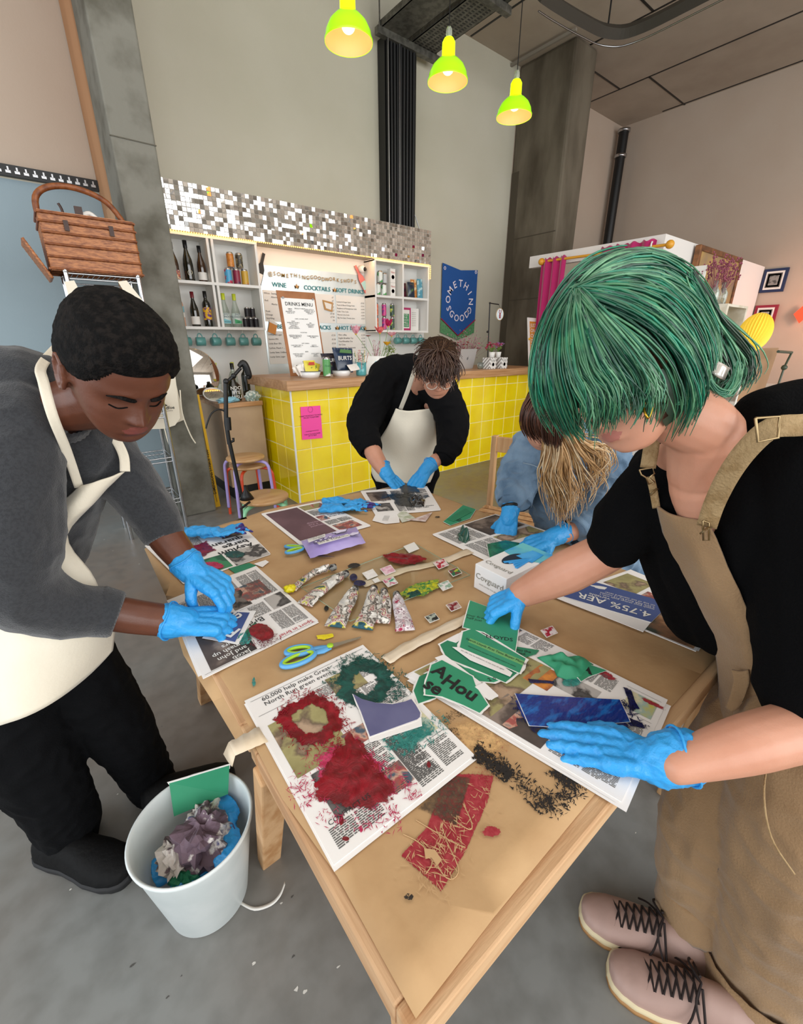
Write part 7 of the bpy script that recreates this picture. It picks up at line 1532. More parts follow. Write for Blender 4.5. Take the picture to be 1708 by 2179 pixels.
def strands(name, parent, guides, n, r, mt, depthf=None, jit=.006, npt=14, seed=0, tip=.25, var=True, flat=1.0, curl=0, curlf=3, clumps=0):
    rd = random.Random(seed); G = []
    for g in guides:
        P = [D(p[0], p[1], p[2] if len(p) > 2 else depthf(p[0], p[1])) for p in g]; Cc = catmull(P, 6); 
        # resample
        G.append([Cc[min(len(Cc)-1, int(round(i*(len(Cc)-1)/(npt-1))))] for i in range(npt)])
    m = MB(); mts = mt if isinstance(mt, list) else [mt]
    for k in range(n):
        ci = rd.randrange(clumps) if clumps else 0
        if clumps and rd.random() < .8: cr_ = random.Random(seed*1000+ci); cu = cr_.uniform(0, len(G)-1.0001); co_ = Vector((cr_.gauss(0, 1), cr_.gauss(0, 1), cr_.gauss(0, 1)))*jit*1.2; u = min(max(0, cu+rd.gauss(0, .05)), len(G)-1.0001); o = co_+Vector((rd.gauss(0, 1), rd.gauss(0, 1), rd.gauss(0, 1)))*jit*.35
        else: u = rd.uniform(0, len(G)-1.0001); o = Vector((rd.gauss(0, 1), rd.gauss(0, 1), rd.gauss(0, 1)))*jit
        i = int(u); f = u-i; ph = rd.uniform(0, 6); ln = rd.uniform(.82, 1.0); q = []
        for j in range(npt):
            w_ = j/(npt-1)*ln*(npt-1); a = int(w_); b_ = w_-a; a2 = min(a+1, npt-1)
            p = (G[i][a]*(1-b_)+G[i][a2]*b_)*(1-f)+(G[i+1][a]*(1-b_)+G[i+1][a2]*b_)*f; t_ = j/(npt-1)
            p = p+o*(.5+t_)+Vector((math.sin(ph+t_*curlf), math.cos(ph*1.3+t_*curlf), math.sin(ph*2+t_*curlf)))*(.003+curl*t_); q.append(p)
        rr = [r*(.6+.4*min(1, j/2))*(1-(1-tip)*(j/(npt-1))**2) for j in range(npt)]
        m.use(mts[k % len(mts)] if rd.random() < .6 else rd.choice(mts)); m.tube(q, rr, 4, caps=False)
    return m.build(name, parent)
def sheet_grid(rows, n=5):
    """rows of (x, y, depth) -> smooth grid of points"""
    A = [catmull([D(*p) for p in r], n) for r in rows]; B = [catmull([r[k] for r in A], n) for k in range(len(A[0]))]
    return [[B[k][i] for k in range(len(B))] for i in range(len(B[0]))]
def cloth_wave(G, amp, fr=14, seed=0):
    return [[p-_FC*amp*(mn.noise(p*fr+Vector((seed, 0, 0)))+.5*mn.noise(p*fr*2.3)) for p in r] for r in G]
def ribbon(name, parent, pts, w, mt, th=.003, nrm=None, n=5):
    P = catmull([D(*p) for p in pts], n); rows = []
    for i, p in enumerate(P):
        t_ = (P[min(i+1, len(P)-1)]-P[max(i-1, 0)]).normalized(); v = (p-EYE).normalized(); s = t_.cross(v).normalized(); rows.append([p+s*w*(k/4-.5) for k in range(5)])
    return MB().use(mt).grid(rows).build(name, parent, solid=th)

SkinD = mat('deep_brown_skin', '5e3524', .42, var=(9, '6d3f2b', .4, .7), bump=(260, .06), sss=.08); LipD = mat('deep_lips', '7a4038', .4, sss=.08)
SkinL = mat('fair_skin', 'cd957b', .48, var=(9, 'c2876c', .4, .7), bump=(260, .05), sss=.12); LipL = mat('rose_lips', 'b87468', .4)
HairK = mat('black_short_hair', '0a0909', .75, spec=.12, var=(90, '1c1816', .45, .6), bump=(300, .6)); HairB = mat('dark_brown_hair', '24160f', .7, spec=.12, var=(60, '47301f', .45, .6), bump=(180, .5), stretch=(3, 3, 1))
Knit = mat('charcoal_knit', '333539', .95, var=(180, '2a2c30', .45, .6), bump=(420, .35), sheen=.3); BlkS = mat('black_sweatshirt', '0c0c0e', .92, bump=(300, .2), spec=.15); BlkK = mat('black_rib_knit', '070708', .95, bump=(260, .3), spec=.1)
BlkT = mat('black_trousers', '07080b', .85, bump=(300, .25), spec=.15); BlkSh = mat('black_shoe', '0c0c0d', .7, spec=.2, bump=(90, .2)); BlkSo = mat('black_sole', '1c1c1e', .7)
def rib(name, parent, a, b_, ra, rb, mt, n=72):
    a = Vector(a); b_ = Vector(b_); t_ = (b_-a).normalized(); x = t_.orthogonal().normalized(); y = t_.cross(x); rows = []
    for i in range(9):
        u = i/8; r = ra*(1-u)+rb*u; e = .0 if 0 < i < 8 else -.004; rows.append([a.lerp(b_, u)+(x*math.cos(q)+y*math.sin(q))*(r+e+.0011*(1 if k % 2 else -1)) for k, q in enumerate(np.linspace(0, 2*PI, n+1)[:-1])])
    return MB().use(mt).grid(rows, closed=True).build(name, parent, solid=.002)

# ---------------------------------------------------------------- 1. person in the grey sweater, left
def person_left():
    hc = D(252, 786, .80); M = headM(hc, camv(.62, -.70, .26), camv(.467, .627, .575)); sc = 1.02
    t = thing('person', 'person in a charcoal sweater and cream apron leaning over the left side of the table', 'person', (-.2, 1.2, 0))
    shR, shL = J(20, 930, .92, 40), J(250, 985, 1.10, 36); elR, wrR = J(40, 1262, .87, 34), J(372, 1322, 1.05, 33); elL, wrL = J(318, 1085, 1.12, 34), J(408, 1212, 1.13, 28)
    m = MB(); head(m, M, sc)
    neck = J(115, 870, .88, 50); limb(m, [(M @ Vector((0, -.03, -.055)), .060), (M @ Vector((0, -.045, -.10)), .060), neck])
    limb(m, [neck, J(110, 980, 1.03, 45), J(20, 1230, 1.22, 50)]); limb(m, [shR, elR, J(255, 1307, 1.0, 37), wrR]); limb(m, [shL, elL, J(355, 1145, 1.13, 36), wrL]); limb(m, [shR, J(110, 930, .98, 36), shL])
    b = remesh(m, .0038, 2); Mi = M.inverted()
    def lip(c): p = (Mi @ c)/sc; return abs(p.x) < .024-abs(p.z+.070)*1.2 and -.081 < p.z < -.060 and p.y > .07
    paint(b, [(SkinD, None), (LipD, lip)]).build('body', t); brows(M, sc, HairK, t)
    haircap(M, sc, hairmask(.050, -.012, -.085), .013, .0016, HairK, t, seed=2, fr=120)
    # sweater
    m = MB(); limb(m, [J(-30, 840, .86, 90), J(60, 835, .90, 90), J(120, 905, .96, 72)]); limb(m, [J(30, 900, .85, 92), J(18, 1010, .84, 98), J(15, 1150, .84, 100), J(30, 1245, .86, 84), J(120, 1292, .92, 62), J(205, 1300, .98, 50)])
    limb(m, [J(205, 950, 1.03, 62), J(262, 1010, 1.08, 58), J(318, 1085, 1.12, 50), J(342, 1122, 1.13, 45)]); limb(m, [J(150, 935, 1.0, 95), J(110, 1010, 1.05, 110), J(50, 1150, 1.12, 118), J(-10, 1300, 1.12, 108)]); limb(m, [J(40, 850, .92, 95), J(140, 945, 1.0, 85), J(215, 965, 1.05, 70)]); limb(m, [J(70, 850, .90, 70), J(120, 915, .94, 62), J(190, 960, 1.0, 55)])
    remesh(m, .006, 4, folds(.006, 10, .7, 3)).use(Knit).build('sweater', t)
    rib('sleeve_cuff', t, J(200, 1299, .977)[0], J(252, 1308, 1.0)[0], .056, .050, Knit); rib('sleeve_cuff', t, J(328, 1103, 1.125)[0], J(352, 1142, 1.13)[0], .054, .048, Knit)
    n0 = M @ Vector((0, -.05, -.125)); rib('sweater_collar', t, J(112, 884, .90)[0], J(122, 868, .885)[0], .068, .064, Knit)
    # trousers, shoes
    m = MB(); limb(m, [J(10, 1330, 1.10, 105), J(10, 1440, 1.08, 104), J(60, 1590, 1.12, 86), J(110, 1680, 1.19, 66), J(150, 1765, 1.29, 56)]); limb(m, [J(110, 1330, 1.14, 88), J(160, 1430, 1.18, 84), J(240, 1530, 1.27, 66), J(310, 1640, 1.42, 46), J(335, 1690, 1.47, 40)])
    remesh(m, .007, 4, folds(.007, 12, .8, 5)).use(BlkT).build('trousers', t)
    shoe(t, at(95, 1800, 'z', 0.02), at(285, 1868, 'z', 0.0), .115, BlkSh, BlkSo, .085); shoe(t, at(310, 1728, 'z', 0.0), at(500, 1645, 'z', 0.02), .11, BlkSh, BlkSo, .085)
    # apron
    rows = [[(166, 1036, .955), (192, 1030, .945), (218, 1020, .955), (244, 1012, .975), (266, 1003, 1.0)], [(118, 1082, .95), (145, 1080, .935), (170, 1078, .94), (192, 1070, .955), (214, 1052, .985)], [(70, 1140, .97), (90, 1145, .945), (110, 1148, .945), (128, 1143, .96), (143, 1137, .99)],
            [(-20, 1230, .98), (40, 1235, .955), (100, 1240, .96), (160, 1238, .99), (203, 1234, 1.03)], [(-80, 1350, .98), (10, 1355, .93), (100, 1350, .945), (185, 1330, 1.0), (236, 1318, 1.07)], [(-90, 1480, 1.0), (0, 1460, .935), (95, 1430, .96), (190, 1380, 1.03), (242, 1352, 1.12)], [(-90, 1570, 1.02), (0, 1545, .945), (90, 1508, .965), (180, 1445, 1.05), (240, 1384, 1.13)]]
    ap = MB().use(Cream).grid(cloth_wave(sheet_grid(rows), .012, 9, 3)).build('apron', t, solid=.003); ap['label'] = 'cream canvas apron'
    ribbon('apron_strap', t, [(168, 1036, .95), (142, 960, .87), (112, 885, .80), (93, 815, .79), (88, 780, .84), (120, 740, .95)], .017, Cream); ribbon('apron_strap', t, [(266, 1003, .99), (263, 970, 1.0), (246, 935, 1.0), (220, 900, 1.0)], .02, Cream)
    # gloves
    glove(t, wrR[0], D(470, 1322, 1.085)-wrR[0], Vector((0, 0, 1))+camv(0, .3, .3), -1, [(.95, 1.2, .8), (1.0, 1.25, .8), (1.05, 1.25, .8), (1.1, 1.25, .8)], J(250, 1308, 1.03)[0], .05, (.9, .5, .5), 1.2, .041, cuff_len=.012, ink_=(mat('green_inked_nitrile', '2f7a5f', .35), [1, 2], .022))
    glove(t, wrL[0], camv(.78, -.42, .1), camv(.45, .75, .40), 1, [(.75, .85, .75), (.8, .9, .75), (.85, .95, .7), (.9, 1.0, .7)], J(352, 1142, 1.13)[0], .01, (1.7, .9, -.3), 1.08, .039, cuff_len=.025, ink_=(mat('black_inked_nitrile', '1a1d2a', .35), [0], .011))
    return t
person_left()
# ---------------------------------------------------------------- 2. person with green hair, right
Olive = mat('tan_dungarees', '9a7b58', .85, var=(5, '8a6c4a', .4, .7), bump=(260, .3), sheen=.2); OliveS = mat('tan_webbing', 'a58a62', .8, var=(40, '93774f', .45, .6), bump=(200, .4))
PinkSh = mat('dusty_pink_leather', 'a98c82', .55, bump=(40, .1)); Cream2 = mat('cream_rubber', 'd9caa5', .6); Gum = mat('gum_sole', 'a57a4a', .6); LaceK = mat('dark_brown_laces', '1f1312', .8)
GH = [mat('hair_'+n, c, .36, var=(30, c2, .42, .6), spec=.6) for n, c, c2 in (('teal', '14694f', '1f8a6a'), ('sea', '23644a', '2f7a58'), ('moss', '2f5c42', '477c56'), ('pine', '143f30', '1d5240'), ('sage', '4a8160', '6aa078'), ('root', '2a3a2c', '1f3a2c'))]
def person_green():
    hc = D(1320, 790, .685); M = headM(hc, camv(-.75, -.60, .26), camv(-.6, .78, .12)); sc = .98
    t = thing('person', 'person with chin length green hair in tan dungarees leaning over the right of the table', 'person', (1.0, -.05, 0))
    neck = J(1490, 905, .70, 66); shN, shF = J(1720, 1000, .78, 60), J(1425, 1020, .95, 34); elN, wrN = J(1790, 1530, .74, 62), J(1436, 1628, .71, 38); elF, wrF = J(1320, 1160, .99, 42), J(1112, 1262, 1.13, 30)
    m = MB(); head(m, M, sc, .9); limb(m, [(M @ Vector((0, -.03, -.045)), .052), (M @ Vector((0, -.055, -.09)), .054), J(1440, 880, .70, 66), neck]); limb(m, [J(1500, 925, .72, 72), J(1487, 1010, .785, 60), J(1488, 1080, .82, 44), J(1560, 1250, 1.0, 50)])
    limb(m, [shN, elN]); limb(m, [elN, J(1600, 1580, .71, 58), wrN]); limb(m, [shF, elF]); limb(m, [elF, J(1210, 1215, 1.06, 46), wrF]); limb(m, [J(1430, 970, .84, 36), J(1500, 950, .76, 50), J(1600, 900, .74, 50)])
    b = remesh(m, .0038, 6); Mi = M.inverted()
    def lip(c): p = (Mi @ c)/sc; return abs(p.x) < .022-abs(p.z+.070)*1.2 and -.080 < p.z < -.061 and p.y > .07
    paint(b, [(SkinL, None), (LipL, lip)]).build('body', t)
    # sweater: back, near side, sleeves
    m = MB(); limb(m, [J(1395, 985, .88, 40), J(1370, 1050, .93, 62), J(1335, 1110, .97, 70), J(1310, 1150, .985, 58)]); limb(m, [J(1400, 1000, .93, 60), J(1420, 1120, .98, 75), J(1500, 1300, 1.02, 80)])
    limb(m, [J(1625, 950, .75, 66), J(1615, 1060, .78, 84), J(1600, 1200, .84, 90), J(1620, 1350, .9, 80)]); limb(m, [J(1410, 1010, .87, 38), J(1428, 1090, .89, 44), J(1480, 1200, .93, 70), J(1540, 1330, .97, 70)]); limb(m, [J(1640, 900, .72, 78), J(1720, 900, .72, 90), J(1800, 960, .74, 120)]); limb(m, [J(1720, 980, .72, 115), J(1770, 1180, .74, 150), J(1775, 1350, .74, 150), J(1745, 1460, .74, 118)]); limb(m, [J(1700, 1000, .80, 150), J(1710, 1250, .90, 170), J(1720, 1480, .95, 150)])
    remesh(m, .006, 4, folds(.004, 9, .6, 8)).use(BlkK).build('sweater', t)
    # dungarees
    rows = [[(1396, 1076, .86), (1420, 1092, .83), (1450, 1100, .81), (1480, 1105, .79), (1506, 1112, .775)], [(1408, 1120, .875), (1440, 1140, .84), (1470, 1150, .81), (1500, 1150, .79), (1524, 1148, .775)], [(1432, 1195, .90), (1465, 1210, .86), (1495, 1215, .82), (1525, 1212, .80), (1548, 1205, .785)], [(1478, 1290, .93), (1505, 1300, .88), (1535, 1305, .84), (1565, 1300, .81), (1588, 1292, .80)],
            [(1520, 1380, .95), (1545, 1385, .90), (1568, 1390, .86), (1590, 1390, .83), (1612, 1388, .82)], [(1530, 1480, .96), (1550, 1485, .91), (1575, 1490, .87), (1602, 1490, .84), (1640, 1488, .82)], [(1510, 1580, .97), (1540, 1585, .91), (1580, 1590, .86), (1630, 1590, .83), (1680, 1590, .80)]]
    MB().use(Olive).grid(cloth_wave(sheet_grid(rows), .004, 16, 4)).build('dungaree_bib', t, solid=.004)
    m = MB(); limb(m, [J(1640, 1500, .98, 88), J(1600, 1560, .95, 98), J(1530, 1720, .99, 105), J(1492, 1840, 1.04, 80), J(1482, 1905, 1.07, 66)]); limb(m, [J(1730, 1500, .86, 140), J(1740, 1620, .80, 145), J(1706, 1800, .84, 142), J(1662, 1960, .92, 116), J(1632, 2060, .98, 102), J(1615, 2120, 1.0, 96)])
    remesh(m, .007, 4, folds(.008, 9, .8, 12)).use(Olive).build('dungaree_legs', t)
    for a, b_, r1, r2 in ((J(1484, 1885, 1.06), J(1474, 1945, 1.08), .080, .084), (J(1628, 2050, .975), J(1612, 2130, 1.0), .118, .116)): rib('rolled_hem', t, a[0], b_[0], r1, r2, Olive, 40)
    MB().use(OliveS).tube(catmull([D(1640, 1590, .70+.08), D(1625, 1680, .70), D(1640, 1780, .69), D(1690, 1860, .69)], 6), .0015, 5).build('seam_stitching', t)
    pk_ = [[(1556, 1425, .85), (1575, 1428, .84), (1592, 1425, .83)], [(1560, 1450, .85), (1578, 1455, .84), (1594, 1452, .83)], [(1552, 1485, .855), (1570, 1498, .845), (1580, 1490, .84)], [(1545, 1505, .86), (1556, 1514, .85), (1562, 1508, .85)]]
    MB().use(Olive).grid(cloth_wave(sheet_grid(pk_, 3), .002)).build('pocket_flap', t, solid=.006)
    ribbon('shoulder_strap', t, [(1960, 1100, .86), (1880, 980, .72), (1800, 915, .62), (1740, 903, .60), (1700, 905, .60), (1640, 912, .61), (1590, 955, .64), (1550, 1010, .68), (1520, 1070, .73), (1503, 1120, .765)], .030, OliveS, .004); ribbon('shoulder_strap', t, [(1388, 925, .80), (1384, 960, .80), (1378, 995, .815)], .026, OliveS, .004); ribbon('strap_tab', t, [(1383, 1015, .82), (1390, 1045, .84), (1396, 1080, .86)], .014, OliveS, .004)
    BrassM = mat('antique_brass', 'a08a66', .35, .9)
    def loop(pts, r=.0016): MB().use(BrassM).tube([D(*p) for p in pts]+[D(*pts[0])], r, 6).build('buckle', t)
    loop([(1607, 890, .59), (1612, 940, .59), (1655, 932, .59), (1658, 886, .59)], .002); loop([(1360, 1000, .80), (1388, 995, .80), (1392, 1008, .80), (1380, 1016, .80), (1392, 1026, .81), (1380, 1030, .81), (1374, 1016, .80), (1364, 1010, .80)])
    MB().use(BrassM).lathe([(0, .003), (.009, .003), (.010, 0)], D(1392, 1048, .835), 16, Matrix.Rotation(-PI/3, 3, 'X')).lathe([(0, .003), (.009, .003), (.010, 0)], D(1500, 1130, .755), 16, Matrix.Rotation(-PI/3, 3, 'X')).build('button', t)
    loop([(1495, 1108, .755), (1508, 1112, .755), (1508, 1150, .76), (1496, 1150, .76)])
    # shoes
    for (h_, to, w_) in (((1510, 2050), (1232, 1938), .105), ((1600, 2200), (1290, 2062), .105)):
        H0, d, s, L_, Q, uo = shoe(t, at(*h_, 'z', .01), at(*to, 'z', .01), w_, PinkSh, Cream2, .075, name='sneaker')
        m = MB().use(Gum); rows = []
        for u, ww, hh in Q: c = H0+d*L_*u; W2 = w_/2*ww*1.085; rows.append([c-s*W2+Vector((0, 0, .0)), c-s*W2+Vector((0, 0, .010)), c+s*W2+Vector((0, 0, .010)), c+s*W2+Vector((0, 0, 0))])
        m.grid(rows, closed=True); m.add(rows[-1], [(0, 1, 2, 3)]); m.build('gum_sole', uo)
        P = lambda u, v: H0+d*L_*u+s*w_/2*v+Vector((0, 0, .024+.075*(.98-.62*max(0, (u-.40))/.45)*math.cos(v*1.05)**.9))
        m = MB().use(LaceK)
        for k in range(6):
            u = .42+.055*k; m.tube([P(u, -.55), P(u+.02, 0)+Vector((0, 0, .004)), P(u+.05, .55)], .0024, 6); m.tube([P(u, .55), P(u+.02, 0)+Vector((0, 0, .006)), P(u+.05, -.55)], .0024, 6)
        u = .40; 
        for sg in (-1, 1): m.tube(catmull([P(u, 0)+Vector((0, 0, .01)), P(u+.05, sg*.7)+Vector((0, 0, .02)), P(u-.02, sg*1.3)+Vector((0, 0, .012)), P(u+.0, sg*.2)+Vector((0, 0, .012))], 5), .0026, 6); m.tube(catmull([P(u, 0)+Vector((0, 0, .01)), P(u+.06, sg*.9), P(u+.12, sg*1.25)], 4), .0024, 6)
        m.build('laces', uo); MB().use(mat('tan_suede_patch', '9a7562', .8)).ball(H0+d*L_*.2+s*w_*.40+Vector((0, 0, .055)), .014, 12, 8, (1, .4, .8)).build('round_patch', uo)
    MB().use(BlkT).tube([D(1476, 1915, 1.07), D(1468, 1965, 1.09), D(1490, 2030, 1.10)], [.048, .046, .042], 16).build('sock', t); MB().use(BlkT).tube([D(1590, 2130, 1.0), D(1610, 2170, 1.02)], [.045, .04], 16).build('sock', t)
    # hair
    cx_, cy_, rx, ry = 1322, 742, 196, 208
    def dep(x, y): q = ((x-cx_)/rx)**2+((y-cy_)/ry)**2; return .675-.125*math.sqrt(max(0, 1-q))+(.02*max(0, q-1))
    # scalp shell of hair
    rows = []
    for i in range(25):
        r = i/24; rows.append([])
        for k in range(60):
            a = 2*PI*k/60; x = cx_+8+rx*.87*r*math.cos(a); y = cy_+4+ry*.90*r*math.sin(a)
            rows[-1].append((x, y))
    m = MB().use(GH[5])
    vs = []; keep = []
    def face(x, y): return y > 868-.25*(x-1290) and 1235 < x < 1425 or (y > 900) or (x > 1370 and y > 700 and (x-1395)**2+(y-765)**2 < 26**2)
    V_ = {}; fs = []
    grid_ = [[D(x, y, dep(x, y)+.014) for x, y in r] for r in rows]
    vs = [p for r in grid_ for p in r]
    for i in range(24):
        for k in range(60):
            x, y = rows[i+1][k]
            if not face(x, y): fs.append((i*60+k, i*60+(k+1) % 60, (i+1)*60+(k+1) % 60, (i+1)*60+k))
    back = [[D(rows[24][k][0]*(1-u)+cx_*u, rows[24][k][1]*(1-u)+(cy_-20)*u, .69+.09*math.sin(u*PI/2)) for k in range(60)] for u in np.linspace(0, 1, 9)]
    m.add(vs, fs, True); m.add([p for r in back for p in r], [(i*60+k, i*60+(k+1) % 60, (i+1)*60+(k+1) % 60, (i+1)*60+k) for i in range(8) for k in range(60) if not (rows[24][k][1] > 860 and rows[24][k][0] > 1180)], True)
    m.build('hair_base', t)
    gl = [[(1238, 608), (1290, 556), (1360, 534), (1440, 556), (1500, 640), (1522, 745)], [(1234, 614), (1300, 572), (1385, 556), (1465, 610), (1508, 700), (1512, 800)], [(1230, 618), (1300, 596), (1395, 606), (1470, 680), (1500, 770), (1482, 850)], [(1230, 622), (1300, 626), (1390, 655), (1455, 740), (1478, 830), (1450, 905)], [(1230, 626), (1290, 652), (1370, 705), (1435, 790), (1448, 870), (1415, 935)]]
    strands('hair', t, gl, 620, .0019, GH[:5], dep, .005, seed=1, clumps=26, curl=.002)
    gl = [[(1230, 626), (1288, 668), (1350, 720), (1400, 800), (1415, 865), (1396, 918)], [(1229, 627), (1275, 690), (1325, 755), (1358, 808), (1368, 840), (1358, 872)], [(1228, 628), (1256, 705), (1292, 780), (1318, 815), (1328, 845), (1322, 872)], [(1227, 628), (1235, 705), (1258, 785), (1284, 825), (1292, 855), (1294, 885)], [(1226, 628), (1215, 700), (1225, 790), (1258, 840), (1266, 880), (1256, 925)], [(1224, 626), (1196, 690), (1195, 780), (1218, 855), (1236, 905), (1250, 945)]]
    strands('hair', t, gl, 620, .0018, [GH[1], GH[2], GH[4], GH[3], GH[2]], dep, .005, seed=2, curl=.004, clumps=30)
    gl = [[(1224, 626), (1194, 690), (1186, 780), (1205, 855), (1228, 905), (1248, 940)], [(1222, 624), (1180, 690), (1166, 775), (1178, 845), (1202, 895), (1228, 932)], [(1220, 622), (1170, 684), (1154, 760), (1158, 825), (1176, 870), (1204, 915)], [(1222, 616), (1178, 660), (1150, 735), (1146, 795), (1156, 840), (1180, 885)]]
    strands('hair', t, gl, 420, .0018, [GH[0], GH[3], GH[1], GH[2]], dep, .0035, seed=3, clumps=22, curl=.002)
    gl = [[(1335, 534), (1275, 553), (1222, 596), (1180, 655), (1152, 735), (1150, 780)], [(1300, 545), (1250, 572), (1212, 612), (1178, 670), (1158, 740), (1156, 790)], [(1232, 612), (1214, 622), (1190, 660), (1172, 705), (1160, 760), (1165, 800)]]
    strands('hair', t, gl, 260, .0018, [GH[0], GH[3], GH[1], GH[5]], dep, .004, seed=9, curl=.002)
    gl = [[(1470, 580, .62), (1515, 660, .63), (1560, 706, .66), (1598, 750, .68), (1602, 790, .69), (1580, 822, .69)], [(1490, 620, .63), (1520, 690, .64), (1555, 740, .66), (1570, 780, .68), (1560, 815, .69), (1548, 838, .69)], [(1500, 660, .64), (1512, 720, .65), (1530, 770, .66), (1530, 800, .67), (1516, 822, .67), (1496, 838, .67)]]
    strands('hair', t, gl, 240, .0016, [GH[4], GH[1], GH[5], GH[2]], None, .005, seed=4, curl=.003)
    for gg in ([(1496, 760, .62), (1502, 800, .62), (1520, 828, .62), (1545, 832, .62), (1562, 800, .62), (1566, 770, .62)], [(1500, 770, .62), (1488, 810, .62), (1470, 842, .62), (1440, 850, .62), (1400, 846, .62), (1380, 842, .62)]):
        strands('hair_lock', t, [gg, [(x+6, y+4, d_) for x, y, d_ in gg]], 26, .0015, [GH[4], GH[1]], None, .0015, seed=5)
    MB().use(mat('clear_clip', 'cfc6bd', .15, .2, coat=1)).grid([[D(1520+30*a-12*b_, 765+18*a+26*b_, .635-.01*math.sin(PI*a)) for a in np.linspace(0, 1, 6)] for b_ in np.linspace(0, 1, 6)]).build('hair_clip', t, solid=.004)
    MB().use(mat('gold_earring', 'b08a2e', .3, 1)).tube([D(1378, 872, .575)+camv(.005*math.cos(a), .011*math.sin(a), .002*math.sin(a*2)) for a in np.linspace(0, 2*PI, 25)], .0016, 6).build('earring', t)
    # gloves
    glove(t, wrF[0], D(1040, 1296, 1.145)-wrF[0], Vector((0, 0, .75))+camv(-.5, .5, .2), -1, [(.75, .55, .3), (.8, .6, .3), (.85, .6, .3), (.9, .65, .3)], J(1210, 1215, 1.06)[0], .04, (1.1, .2, .2), 1.0, .036)
    glove(t, J(1400, 1618, .735)[0], tz(1228, 1580, .018)-J(1400, 1618, .735)[0], Vector((0, 0, 1))+camv(.05, .1, .2), 1, [(.1, .12, .1), (.08, .1, .08), (.08, .12, .1), (.1, .15, .1)], J(1600, 1580, .71)[0], .01, (.25, .55, .3), 1.06, .042, cuff_len=.04, amp=.0025)
    return t
person_green()
